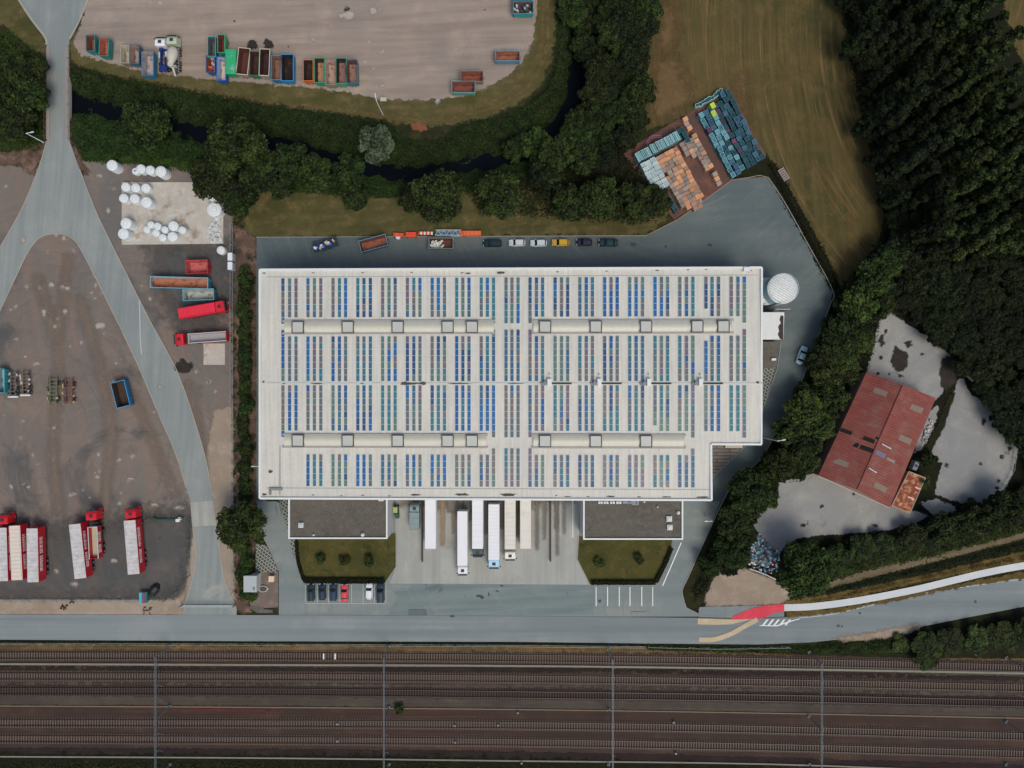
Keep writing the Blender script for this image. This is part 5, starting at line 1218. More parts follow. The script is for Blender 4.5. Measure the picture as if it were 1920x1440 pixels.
car('yellow car parked behind the warehouse', 1051.5, 454, 180, C(196,156,48), 4.1, 1.7, 'hatch', GN)
car('dark purple small car right of the yellow car', 1096, 453.5, 180, C(34,34,56), 3.7, 1.65, 'hatch', GN)
car('dark teal long car parked rightmost behind the warehouse', 1141, 454, 180, C(26,52,60), 4.6, 1.8, 'sedan', GN)
car('pale blue white car parked alone at the east edge of the back lot', 1505, 666, 70, C(176,200,208), 4.4, 1.75, 'sedan')
GF = 'cars parked in front of the left lawn'
car('very dark green car, leftmost in the front parking bays', 582, 1112, 90, C(20,44,52), 4.1, 1.75, 'wagon', GF)
car('dark blue green car, second from the left in the front bays', 603, 1111, 90, C(24,42,62), 3.9, 1.7, 'hatch', GF)
car('navy blue car, third from the left in the front bays', 624, 1111.5, 90, C(26,48,72), 4.1, 1.75, 'wagon', GF)
car('red car in the front parking bays', 645, 1113, 90, C(196,62,76), 4.1, 1.7, 'sedan', GF)
car('white car in the front parking bays', 691.5, 1110, 90, C(206,210,220), 3.8, 1.7, 'hatch', GF)
car('dark slate blue car, rightmost in the front bays', 712.5, 1113, 90, C(26,46,60), 4.7, 1.85, 'suv', GF)

# ---- trucks
def tractor(t, x, col, width=2.45, hatch=True, visor=True, mcol=None, length=2.1, hi=3.3):
    """cab whose rear wall is at local x, facing +x"""
    P = mcol or paint('cab_%d_%d_%d' % tuple(int(v*999) for v in col[:3]), col, .35, .05, 2)
    w = width/2; mb = MB()
    prof = [(x, .7), (x, hi-.1), (x+.25, hi), (x+length*.6, hi-.05), (x+length*.86, hi-.45), (x+length*.97, 2.0), (x+length, 1.5), (x+length, .6)]
    rings = []
    for y, f in ((-w, .94), (-w*.94, 1), (w*.94, 1), (w, .94)):
        rings.append([(x+length/2+(p[0]-x-length/2)*f, y, .6+(p[1]-.6)*(f if p[1] > 1 else 1)) for p in prof])
    loft(mb, rings); cabo = mb.build('cab', P, t)
    mb = MB(); mb.face([(x+length*.875, -w*.84, hi-.5), (x+length*.985, -w*.88, 2.0), (x+length*.985, w*.88, 2.0), (x+length*.875, w*.84, hi-.5)]); mb.build('windscreen', M_GLASS, cabo)
    if hatch: mb = MB(); mb.box((x+length*.42, 0, hi+.02), (.65, .75, .1)); mb.build('roof_hatch', M_DARK, cabo)
    if visor: mb = MB(); mb.box((x+length*.92, 0, hi-.3), (.3, width*.92, .08)); mb.build('sun_visor', M_DARK, cabo)
    for s_ in (-1, 1):
        mb = MB(); mb.box((x+length*.85, s_*(w+.22), 2.2), (.12, .3, .7)); mb.build('mirror', M_DARK, cabo)
        mb = MB(); mb.box((x+length+.01, s_*w*.72, .95), (.06, .4, .25)); mb.build('headlight', M_LAMP, cabo)
def wheels(t, xs_, w=1.2, r=.5):
    for x in xs_:
        for s_ in (-1, 1):
            mb = MB(); mb.cyl((x, s_*(w-.2), r), r, .42, 18, axis='Y'); q = mb.build('wheel', M_TYRE, t)
            mb = MB(); mb.cyl((x, s_*(w+.0), r), r*.5, .08, 12, axis='Y'); mb.build('rim', M_RIM, q)
def chassis(t, x0, x1):
    mb = MB(); xc = (x0+x1)/2; L_ = abs(x1-x0)
    for s_ in (-.45, .45): mb.box((xc, s_, .95), (L_, .16, .28))
    for i in range(int(L_/1.3)): mb.box((min(x0, x1)+.4+i*1.3, 0, .951), (.14, .76, .2))
    mb.build('chassis', M_DARK, t)
def boxbody(t, x0, x1, mat, h0=1.2, h1=4.0, width=2.5, ribs=12, ribm=None, doors=True, topm=None):
    mb = MB(); xc = (x0+x1)/2; L_ = abs(x1-x0); mb.box((xc, 0, (h0+h1)/2), (L_, width, h1-h0), 0, 0, topm=(1 if topm else None)); o = mb.build('cargo_box', [mat, topm] if topm else mat, t)
    mb = MB()
    for s_ in (-1, 1): mb.box((xc, s_*(width/2+.0), h1-.05), (L_+.04, .08, .14)); mb.box((xc, s_*(width/2), h0+.05), (L_+.04, .08, .14))
    for e in (x0, x1): mb.box((e, 0, h1-.052), (.08, width-.1, .14))
    mb.build('edge_rail', ribm or M_GREYL, o)
    if ribs:
        mb = MB()
        for i in range(1, ribs): mb.box((x0+(x1-x0)*i/ribs, 0, h1+.012), (.05, width*.96, .03))
        mb.build('roof_seam', ribm or M_GREYL, o)
    return o
M_TRW = paint('trailer_white', C(212,212,222), .45, .035, .6)
M_TRC = paint('trailer_cream', C(202,196,190), .5, .04, .6, dirt=C(186,178,170), dirt_amt=.3)
M_SEAMW = paint('trailer_seam', C(190,190,200), .5, .03, 1); M_SEAMC = paint('trailer_seam_cream', C(180,172,166), .5, .03, 1)
def semi(label, px, y0, y1, cab=None, mat=None, seam=None, ribs=12, rz=-90, h=4.0, wd=2.45, group=None, gap=.15, cablen=2.1):
    """semi trailer, rear at y0 (north), front at y1 (south), top at height h"""
    x, ya, _ = W(px, y0, h); _, yb, _ = W(px, y1, h); L_ = abs(ya-yb)
    t = thing('semi_trailer' if cab is None else 'semi_truck', label, 'trailer' if cab is None else 'truck', (x, (ya+yb)/2, .12), R(rz), group)
    boxbody(t, -L_/2, L_/2, mat or M_TRW, 1.2, h-.12, wd, ribs, seam or M_SEAMW); chassis(t, -L_/2+.2, L_/2-.2); wheels(t, (-L_/2+1.6, -L_/2+2.9, -L_/2+4.2), wd/2)
    mb = MB(); mb.box((-L_/2-.03, 0, (h-.12+1.2)/2), (.06, wd*.96, h-1.5)); mb.box((-L_/2-.07, 0, (h-.12+1.2)/2), (.03, .04, h-1.5)); mb.build('rear_door', seam or M_SEAMW, t)
    if cab:
        tractor(t, L_/2+gap, cab, wd, length=cablen, hi=min(3.4, h-.45)); wheels(t, (L_/2+1.3,), wd/2); wheels(t, (L_/2-1.6,), wd/2)
        mb = MB(); mb.box((L_/2+.3, 0, .85), (2.2, .9, .3)); mb.build('coupling', M_DARK, t)
    else:
        for s_ in (-.8, .8): mb = MB(); mb.box((L_/2-2.4, s_, .6), (.15, .15, 1.2)); mb.build('landing_leg', M_DARK, t)
    return t
GD = 'trailers at the loading docks'
semi('white semi trailer without a cab, leftmost at the docks', 807, 928, 1029, None, M_TRW, ribs=0, group=GD)
semi('white semi trailer with a white cab, parked further out than the others', 867, 959, 1061, C(206,208,214), M_TRW, ribs=0, group=GD, wd=2.25, gap=.35)
semi('white semi trailer with a dark teal cab at the docks', 895.5, 928, 1029, C(30,56,66), M_TRW, ribs=9, group=GD, cablen=2.0)
semi('white ribbed semi trailer with a light blue cab at the docks', 926, 946, 1050, C(150,190,216), M_TRW, ribs=16, group=GD, cablen=2.1)
semi('cream semi trailer with a white cab at the docks', 956.5, 928, 1030, C(210,208,204), M_TRC, M_SEAMC, 12, group=GD, gap=.8, cablen=2.0)
semi('cream semi trailer without a cab, rightmost at the docks', 985.5, 928, 1029, None, M_TRC, M_SEAMC, 3, group=GD)
# small grey green truck between annex and docks
t = thing('box_truck', 'grey green flatbed truck parked next to the left annex', 'truck', vloc(777, 968, 2.6), R(90))
M_GG = paint('truck_greygreen', C(116,134,138), .5, .08, 1)
boxbody(t, -3.0, .9, M_GG, 1.0, 2.7, 2.25, 3, paint('truck_gg_edge', C(84,100,104), .5, .05, 1)); chassis(t, -3.0, 2.6); wheels(t, (-1.8, 1.9), 1.1, .45); tractor(t, 1.0, C(120,140,144), 2.2, length=1.9, hi=2.6)
# dark divider barriers at the docks
for x, y1, lab in ((792.5,1052,'long dark barrier between the grey green truck and the first trailer'),(1032,1051,'long dark barrier right of the cream trailers')):
    a = W(x, 936); b_ = W(x, y1); t = thing('dock_barrier', lab, 'barrier', (a[0], (a[1]+b_[1])/2, .1))
    mb = MB(); mb.box((0,0,.45), (.3, abs(a[1]-b_[1]), .9)); mb.build('rail', paint('barrier_brown', C(74,62,60), .8, .2, 1), t)
    for k in range(5): mb = MB(); mb.cyl((0, (k-2)*abs(a[1]-b_[1])/4.3, .55), .14, 1.1, 10); mb.build('post', M_DARK, t)

# ---- red haulage trucks of the west yard
M_RED = paint('haul_red', C(176,28,44), .4, .06, 1); M_REDD = paint('haul_red_dark', C(150,24,38), .45, .08, 1)
M_TARPL = paint('tarp_pale', C(190,186,188), .6, .07, .8, dirt=C(160,156,158), dirt_amt=.4); M_TARPC = paint('tarp_cream', C(206,192,182), .6, .05, .8)
M_WHITE = paint('lettering_white', C(222,214,216), .6, .03, 2)
def red_trailer(label, px0, py0, px1, py1, wpx, tarp=None, cab=False, h=4.0, group='red haulage trailers', open_top=None, letters=True, cabgap=.5, rearred=False, caboff=0):
    """front end at (px0,py0) in the picture, rear at (px1,py1): centre line of the top"""
    a = Vector(W(px0, py0, h)[:2]); b_ = Vector(W(px1, py1, h)[:2]); c = (a+b_)/2; d_ = a-b_; L_ = d_.length; rz = math.atan2(d_.y, d_.x)
    wd = wpx*S*(1-h/CAM_H)
    t = thing('haulage_truck' if cab else 'haulage_trailer', label, 'truck' if cab else 'trailer', (c.x, c.y, .04), rz, group)
    if open_top is None:
        mb = MB(); mb.box((0,0,(1.1+h)/2-.1), (L_, wd, h-1.3), 0, 0, topm=1); o = mb.build('cargo_box', [M_RED, tarp or M_TARPL], t)
        mb = MB()
        for i in range(1, 14): mb.box((-L_/2+L_*i/14, 0, h-.18), (.06, wd*.95, .05))
        mb.build('tarp_hoop', paint('tarp_hoop_red', C(190,34,54), .6, .05, 1) if not letters else paint('tarp_hoop', C(170,166,168), .6, .05, 1), o)
        mb = MB(); mb.box((0, -wd/2+.2, h-.17), (L_, .12, .1)); mb.box((0, wd/2-.12, h-.17), (L_, .1, .1)); mb.build('tarp_roll', M_TARPL if letters else M_RED, o)
    else:
        mb = MB(); mb.box((0,0,1.25), (L_, wd, .2))
        for s_ in (-1, 1): mb.box((0, s_*(wd/2-.06), (1.36+h)/2-.05), (L_, .12, h-1.46))
        for s_ in (-1, 1): mb.box((s_*(L_/2-.06), 0, (1.36+h)/2-.06), (.12, wd-.26, h-1.48), 0, 1 if s_ > 0 else 0)
        o = mb.build('tipper_body', [M_RED, M_GREYL], t)
        mb = MB(); mb.box((0,0,1.5), (L_-.3, wd-.3, .3)); mb.build('floor', open_top, o)
        mb = MB()
        for s_ in (-1, 1): mb.box((0, s_*(wd/2-.06), h-.06), (L_+.02, .16, .1))
        mb.build('rim', M_GREYL, o)
    if letters:
        for s_ in (-1, 1):
            mb = MB(); g = random.Random(int(px0)); x = -L_*.30
            while x < L_*.34:
                w_ = g.uniform(.22, .42)
                if abs(x+L_*.02) > .25: mb.box((x, s_*(wd/2+.012), (1.1+h)/2+.15), (w_, .03, .9)); mb.box((x, s_*(wd/2+.018), (1.1+h)/2-.1+g.uniform(0, .4)), (w_*.4, .03, .3), 0, 1)
                x += w_+.16
            mb.build('lettering', [M_WHITE, M_RED], o)
    chassis(t, -L_/2+.1, L_/2-.1); wheels(t, (-L_/2+1.5, -L_/2+2.8, -L_/2+4.1) if L_ > 8 else (-L_/2+1.2, -L_/2+2.5), wd/2)
    if cab:
        tractor(t, L_/2+cabgap, C(196,30,44), 2.45, hi=3.3, length=2.3); wheels(t, (L_/2+cabgap+1.2, L_/2-1.4), 1.2)
        mb = MB(); mb.box((L_/2+.2, 0, .85), (2.2+cabgap, .9, .3)); mb.box((L_/2+cabgap*.5, 0, 1.6), (.25, 2.0, 1.6)); mb.build('coupling', M_DARK, t)
    return t
red_trailer('red truck with pale tarp, cut by the left edge of the photo', 0, 990, 3, 1090, 22, cab=True, cabgap=.7)
red_trailer('red trailer with cream tarp, second from the left edge', 26, 986, 31, 1088, 21, M_TARPC)
red_trailer('red trailer with grey tarp, third from the left edge', 59, 991, 61, 1092, 21)
red_trailer('red trailer with pale tarp standing without a cab beside the short tipper truck', 139, 983, 150, 1085, 22)
red_trailer('short red tipper truck with an empty cream bed', 173, 988, 176, 1048, 18, cab=True, open_top=paint('bed_cream', C(170,162,140), .7, .1, 1), h=3.0, cabgap=1.6)
red_trailer('red truck with pale tarp and its cab turned north, rightmost of the row', 242, 976, 250, 1077, 22, cab=True, cabgap=.35)
red_trailer('red tarped tipper truck below the blue container', 402, 576, 334, 588, 20, paint('tarp_red', C(214,40,64), .5, .06, 1), cab=True, h=3.4, letters=False, cabgap=.1)
red_trailer('red tipper truck with a long grey open bed by the fence', 352, 635, 424, 630, 18, cab=True, open_top=paint('bed_grey', C(150,152,156), .6, .12, 1), h=2.9, letters=False, cabgap=.9)

# ---- roll-off containers (skips)
def rolloff(label, px, py, wpx, hpx, rot, outer, inner, h=2.3, group=None, floorc=None, rim=None, load=None, hood=None):
    mute = lambda c: tuple(v*.76+.24*(c[0]*.3+c[1]*.6+c[2]*.1) for v in c[:3])+(1,)
    inner = mute(inner); floorc = floorc and mute(floorc)
    L_ = max(wpx, hpx)*S*.985; wd = min(wpx, hpx)*S*.985; rz = R(rot)+(R(90) if hpx > wpx else 0)
    t = thing('skip_container', label, 'container', vloc(px, py, h), rz, group)
    PO = paint('skip_%d_%d_%d' % tuple(int(v*999) for v in outer[:3]), outer, .55, .12, 1.2, dirt=C(112,74,54), dirt_amt=.15)
    PI = paint('skipin_%d_%d_%d' % tuple(int(v*999) for v in inner[:3]), inner, .85, .3, 1.2, dirt=C(70,48,40), dirt_amt=.3)
    PR = PO if rim is None else paint('rim_%d_%d_%d' % tuple(int(v*999) for v in rim[:3]), rim, .5, .08, 1.5)
    z0, th = .3, .10
    mb = MB()
    fl = [(-L_/2+.12, -wd/2+.2), (L_/2-.12, -wd/2+.2), (L_/2-.12, wd/2-.2), (-L_/2+.12, wd/2-.2)]
    tp = [(-L_/2, -wd/2), (L_/2, -wd/2), (L_/2, wd/2), (-L_/2, wd/2)]
    for i in range(4):
        j = (i+1) % 4
        mb.face([(fl[i][0], fl[i][1], z0), (fl[j][0], fl[j][1], z0), (tp[j][0], tp[j][1], h), (tp[i][0], tp[i][1], h)], 0)
        k = lambda p: (p[0]*(1-2*th/L_), p[1]*(1-2*th/wd))
        fi, fj, ti, tj = k(fl[i]), k(fl[j]), k(tp[i]), k(tp[j])
        mb.face([(fj[0], fj[1], z0+.1), (fi[0], fi[1], z0+.1), (ti[0], ti[1], h), (tj[0], tj[1], h)], 1)
    mb.face([(p[0], p[1], z0) for p in fl][::-1], 0)
    body = mb.build('body', [PO, PI], t)
    mb = MB(); mb.box((0,0,z0+.12), (L_-.5, wd-.62, .06)); mb.build('floor', PI if floorc is None else paint('skipfl_%d_%d_%d' % tuple(int(v*999) for v in floorc[:3]), floorc, .85, .25, 1.5, dirt=C(76,56,48), dirt_amt=.3), t)
    mb = MB()
    for s_ in (-1, 1): mb.box((0, s_*(wd/2-.03), h+.0), (L_+.1, .14, .12)); mb.box((s_*(L_/2-.03), 0, h+.002), (.14, wd-.2, .12))
    mb.build('rim', PR, t)
    mb = MB(); n = max(3, int(L_/.75))
    for i in range(n):
        x = -L_/2+.3+(L_-.6)*i/(n-1)
        for s_ in (-1, 1): mb.box((x, s_*(wd/2-.03), (z0+h)/2), (.1, .1, h-z0-.15), 0, 0, rx=s_*-.09)
    mb.build('rib', PO, t)
    mb = MB()
    for s_ in (-.4, .4): mb.box((0, s_, .17), (L_, .12, .22))
    mb.box((L_/2+.1, 0, 1.0), (.08, .12, 1.2)); mb.box((L_/2+.1, 0, 1.6), (.08, .5, .1)); mb.build('lifting_frame', M_DARK, t)
    if load:
        g = random.Random(int(px)); mb = MB()
        for i in range(load[1]): mb.box((g.uniform(-L_*.42, L_*.42) if len(load) < 3 else g.uniform(*load[2])*L_, g.uniform(-wd*.3, wd*.3), g.uniform(.6, h-.2)), (g.uniform(.3, 1.0), g.uniform(.3, .8), g.uniform(.2, .6)), g.uniform(0, 3), g.randrange(len(load[0])))
        mb.build('scrap_load', [paint('load_%d_%d_%d' % c_, C(*c_), .8, .3, 2) for c_ in load[0]], t)
    if hood:
        mb = MB(); mb.box((-L_*.0, 0, h+.08), (L_-.1, wd-.1, .1)); n = 8
        for i in range(n): mb.box((-L_/2+L_*(i+.5)/n, 0, h+.16), (.06, wd-.15, .06))
        mb.build('cover', paint('cover_%d_%d_%d' % hood, C(*hood), .6, .08, .8, dirt=C(166,172,190), dirt_amt=.3), t)
    return t
RU, RU2, DK, PK = C(122,62,40), C(96,52,44), C(44,26,26), C(150,122,112)
TE, BL, BB, GRN, CR = C(40,116,124), C(40,104,144), C(30,126,180), C(40,150,104), C(184,176,160)
GS = 'skip containers in the north yard'
K = [
 ('rusty orange skip, leftmost in the north yard',170,81,17,30,0,TE,RU,C(140,78,44)),
 ('orange skip with a teal side, second from the left in the north yard',195,88,18,34,-3,C(38,124,118),C(170,84,50),None),
 ('cream skip beside the grey pink skip in the north yard',234,102,16,33,0,C(120,112,100),C(168,160,140),C(166,160,146)),
 ('grey pink skip with a thin blue edge in the north yard',252,102,18,35,0,C(58,98,124),PK,C(158,138,132)),
 ('pale blue skip standing lower than its neighbours by the white truck',277,119,22,45,0,C(52,120,160),C(150,142,150),C(164,152,156)),
 ('teal framed skip with a grey floor, upper left of the big row',397,88,15,38,0,C(44,120,116),C(78,84,92),C(84,88,100)),
 ('blue skip with orange scrap below the teal framed skip',395,120,17,31,0,C(36,88,140),C(128,68,48),C(150,84,52)),
 ('narrow dark red skip with a green edge in the big row',415,82,14,34,0,C(40,150,104),C(112,40,40),None),
 ('strong blue skip with a pale floor, lowest in the big row',415,129,17,44,0,C(24,86,160),C(150,164,196),C(196,176,160)),
 ('green covered container in the big row',433,116,20,46,0,GRN,GRN,None),
 ('white rimmed tilted skip with a rust red inside',456,115,22,50,-6,C(150,132,122),C(92,40,34),None),
 ('dark skip between the two white rimmed skips',477,119,18,45,-2,C(58,112,88),C(66,32,32),None),
 ('white rimmed skip with a dark red inside, straight',496,117,19,50,-2,C(150,142,130),C(58,22,24),None),
 ('light blue skip with a brown floor in the big row',518,127,19,46,-1,BL,C(122,90,78),C(140,88,62)),
 ('bright blue skip with a black inside, right end of the big row',539,127,23,50,0,BB,C(30,20,24),None),
 ('orange rimmed skip with a dark inside, left in the row of five',578,132,19,40,0,C(196,96,44),C(50,30,26),None),
 ('green ended skip with an orange floor in the row of five',599,132,19,46,0,C(46,142,104),C(58,34,32),C(176,124,84)),
 ('pale pink skip in the middle of the row of five',620,136,20,46,0,C(132,128,116),C(168,134,120),C(172,138,122)),
 ('green ended skip with a pink floor in the row of five',640,133,20,48,0,C(62,146,118),C(46,26,28),C(142,96,90)),
 ('rust skip with a blue side, right end of the row of five',660,134,21,44,2,C(48,108,128),C(98,58,52),C(144,104,92)),
 ('teal skip with scrap inside at the top right of the north yard',981,14,38,24,0,C(36,142,150),C(96,78,72),None),
 ('dark blue skip cut by the top edge of the photo',980,-10,36,22,0,C(32,44,96),C(60,52,60),None),
 ('orange rust skip with a pale blue side near the yard corner',952,105,46,19,0,C(86,136,162),C(158,86,52),None),
 ('rust skip lying behind another near the yard corner',885,143,42,20,0,C(120,110,116),C(140,68,46),None),
 ('rust skip with a pale teal side, front one near the yard corner',869,163,44,22,0,C(104,150,148),C(132,66,54),None),
]
RIMC = {'white rimmed':C(190,180,164),'teal framed':C(66,150,140),'strong blue':C(40,96,170),'bright blue':C(44,140,196),'light blue':C(60,132,170),'orange rimmed':C(206,112,52),'narrow dark':C(50,150,110),'cream':C(160,152,134)}
for (lab, x, y, w_, h_, r_, oc, ic, fc) in K:
    rim = next((v for k_, v in RIMC.items() if lab.startswith(k_)), None)
    ld = None; hd = None
    if 'scrap inside' in lab: ld = ([(60,66,84),(170,166,180),(60,60,60)], 18)
    if 'orange scrap' in lab: ld = ([(170,80,50),(120,60,50),(160,150,150)], 14)
    if 'green covered' in lab: hd = (44,156,108)
    rolloff(lab, x, y, w_, h_, r_, oc, ic, 2.4, GS, fc, rim, ld, hd)
GW = 'containers of the west yard'
rolloff('blue skip with a dark inside standing alone in the west yard', 226, 739, 26, 49, 14, C(24,122,178), C(62,48,38), 2.4, GW, None, C(60,140,186))
rolloff('teal container cut by the left edge in the west yard', 0, 714, 18, 45, 0, C(56,140,156), C(120,150,160), 2.4, GW, C(130,170,176))
rolloff('red skip with an orange red inside, below the concrete pad', 369, 500, 41, 25, 2, C(186,36,52), C(178,74,60), 2.2, GW, C(200,80,76))
rolloff('very long blue container with an orange floor', 336, 530, 108, 21, -1.5, C(60,130,160), C(176,150,140), 2.6, GW, C(180,104,62), C(120,164,182))
rolloff('short blue container with a pale inside below the very long one', 372, 552.5, 58, 21, 2, C(44,120,138), C(150,166,166), 2.4, GW, C(164,166,158), C(90,156,170))
rolloff('blue skip with an orange floor standing slanted behind the warehouse', 700, 456, 52, 22, 15, C(44,96,132), C(120,64,48), 2.3, None, C(156,82,52), C(90,136,160))
rolloff('grey green skip with white sacks and rust scrap behind the warehouse', 827, 456, 46, 20, 0, C(74,104,106), C(110,56,46), 2.0, None, None, C(120,140,138), ([(216,214,206),(206,202,196),(190,190,186)], 26, (-.44, .05)))
# slanted blue tow trailer with machine parts
t = thing('equipment_trailer', 'blue trailer loaded with white and blue machine parts behind the warehouse', 'trailer', vloc(609, 458, 1.6), R(16))
M_B = paint('machine_blue', C(40,84,140), .5, .1, 1)
mb = MB(); mb.box((0,0,.9), (5.8, 2.1, .25)); mb.build('deck', paint('deck_dark', C(44,50,62), .7, .2, 1), t); wheels(t, (-.7, .7), 1.05, .4)
mb = MB()
for s_ in (-1, 1): mb.box((0, s_*1.05, 1.2), (5.8, .1, .4))
mb.box((2.9, 0, 1.3), (.1, 2.0, .6)); mb.build('side_rail', paint('rail_teal', C(40,74,96), .6, .1, 1), t)
g_ = random.Random(8)
for k in range(12):
    mb = MB(); c_ = [(206,208,214),(48,110,190),(60,60,66),(196,170,160)][k % 4]; x = -2.3+k*.4
    mb.box((x, g_.uniform(-.6, .6), 1.5+g_.uniform(0, .4)), (g_.uniform(.5, 1.1), g_.uniform(.4, .9), g_.uniform(.4, .9)), g_.uniform(0, 3), taper=g_.uniform(.6, 1)); mb.build('machine_part', paint('mp_%d' % (k % 4), C(*c_), .5, .1, 2), t)
mb = MB(); mb.tube((-3.4, 0, .7), (-2.7, 0, .9), .08, 6); mb.build('drawbar', M_DARK, t)

# orange and white barrier elements along the back kerb
GO = 'orange elements along the back kerb'
def beam_el(name, label, px, py, L_, wd, h, col, kind, rz=0):
    t = thing(name, label, 'barrier' if kind != 'truss' else 'crane section', vloc(px, py, h), R(rz), GO); P = paint('el_%d_%d_%d' % tuple(int(v*999) for v in col[:3]), col, .5, .08, 2)
    if kind == 'box':
        mb = MB(); mb.box((0,0,h*.45), (L_, wd, h*.9), 0, 0, .94); mb.build('body', P, t); mb = MB()
        for i in range(4): mb.box((-L_*.36+i*L_*.24, 0, h*.92), (.08, wd*.9, .1))
        mb.build('rib', paint('el_rib', C(186,70,44), .5, .1, 2), t); mb = MB(); mb.box((-L_*.4, 0, .15), (.2, wd*1.2, .3)); mb.box((L_*.4, 0, .15), (.2, wd*1.2, .3)); mb.build('foot', M_DARK, t)
    elif kind == 'striped':
        mb = MB()
        for i in range(8): mb.box((-L_/2+L_*(i+.5)/8, 0, h*.7), (L_/8, wd, h*.35), 0, i % 2)
        mb.build('rail', [P, M_COPE], t); mb = MB(); mb.box((-L_*.4, 0, h*.3), (.15, wd*1.3, h*.6)); mb.box((L_*.4, 0, h*.3), (.15, wd*1.3, h*.6)); mb.build('post', M_DARK, t)
    else:
        mb = MB()
        for sy in (-1, 1):
            for z in (.15, h): mb.tube((-L_/2, sy*wd/2, z), (L_/2, sy*wd/2, z), .1, 6)
        mb.build('chord', P, t); mb = MB(); n = 9
        for i in range(n):
            a = -L_/2+L_*i/n; b_ = a+L_/n; s_ = 1 if i % 2 else -1
            mb.tube((a, s_*wd/2, h), (b_, -s_*wd/2, h), .08, 5); mb.tube((a, wd/2, .15), (b_, wd/2, h), .07, 5); mb.tube((a, -wd/2, h), (b_, -wd/2, .15), .07, 5)
        mb.build('brace', P, t)
        mb = MB(); mb.box((0,0,.1), (L_*.96, wd*.8, .06)); mb.build('walkway', paint('walk_blue', C(84,112,140), .6, .2, 1), t)
beam_el('orange_barrier', 'small orange red element at the left end of the kerb row', 747, 440, 2.4, .9, .9, C(214,84,52), 'box', -3)
beam_el('orange_barrier', 'bright orange red box in the kerb row', 770.5, 439.5, 2.6, 1.2, 1.0, C(226,72,50), 'box')
beam_el('striped_barrier', 'long thin red and white beam in the kerb row', 798, 437, 3.3, .7, .9, C(206,84,60), 'striped')
beam_el('crane_section', 'pale blue grey lattice crane section in the kerb row', 840, 436, 5.9, 1.2, 1.3, C(160,178,190), 'truss')
beam_el('orange_barrier', 'long bright orange box at the right end of the kerb row', 885.5, 437, 4.2, 1.15, 1.1, C(236,104,56), 'box')
beam_el('orange_barrier', 'narrow orange element between the crane section and the long orange box', 866, 437, 1.0, 1.2, .9, C(216,98,62), 'box')
t = thing('cable_drum', 'small white drum below the orange red box', 'drum', W(747, 446)[:2]+(.06,)); mb = MB(); mb.cyl((0,0,.35), .5, .7, 16); mb.build('barrel', M_COPE, t)

# ---- white and mixer trucks in the north yard
t = thing('hook_truck', 'white cab truck with a blue chassis beside the cement mixer', 'truck', vloc(303, 105, 2.0), R(90))
chassis(t, -3.4, 3.0); wheels(t, (-2.6, -1.4, 2.2), 1.15); tractor(t, 2.0, C(214,216,222), 2.3, hi=2.9, length=2.1)
mb = MB()
for s_ in (-.5, .5): mb.box((-.6, s_, 1.3), (5.0, .22, .3))
mb.box((1.4, 0, 1.8), (.5, .8, 1.2)); mb.box((-2.6, 0, 1.25), (1.4, 1.8, .2)); mb.build('hook_arm', paint('hook_blue', C(28,48,112), .5, .15, 1), t)
mb = MB(); mb.box((.7, -.8, 1.2), (1.2, .5, .6)); mb.cyl((.6, .9, 1.0), .3, 1.3, 12, axis='X'); mb.build('fuel_tank', M_GREYL, t)
t = thing('cement_mixer_truck', 'grey green cement mixer truck with a pale drum in the north yard', 'truck', vloc(324, 103, 2.2), R(90))
chassis(t, -3.9, 3.2); wheels(t, (-2.6, -1.4, 2.2, .9), 1.15); tractor(t, 2.3, C(170,180,160), 2.35, hi=2.9, length=2.1)
mb = MB(); a = Vector((1.9, 0, 2.1)); prof = [(1.9,.45,2.0),(1.5,.95,2.05),(.6,1.2,2.2),(-.6,1.15,2.45),(-1.8,.75,2.8),(-2.5,.45,3.0)]
secs = [[(x, r_*math.cos(q), z+r_*math.sin(q)) for q in [2*math.pi*k/20 for k in range(20)]] for x, r_, z in prof]
loft(mb, secs); mb.build('drum', paint('drum_pale', C(186,178,168), .5, .12, 1.2), t, smooth=True)
mb = MB(); mb.cyl((-2.6, 0, 3.1), .5, .5, 14, r2=.7); mb.tube((-2.8, 0, 2.2), (-4.6, -.2, 1.3), .3, 8, r2=.18); mb.box((-2.6, 0, 2.0), (.3, 1.6, .9)); mb.build('chute', paint('chute_grey', C(176,174,166), .6, .15, 2), t)
mb = MB()
for k in range(9): mb.box((1.6-k*.65, -1.1+ .02*(k % 2), 1.5), (.3, .3, .5+.1*(k % 3)))
mb.build('side_gear', M_GREYM, t)

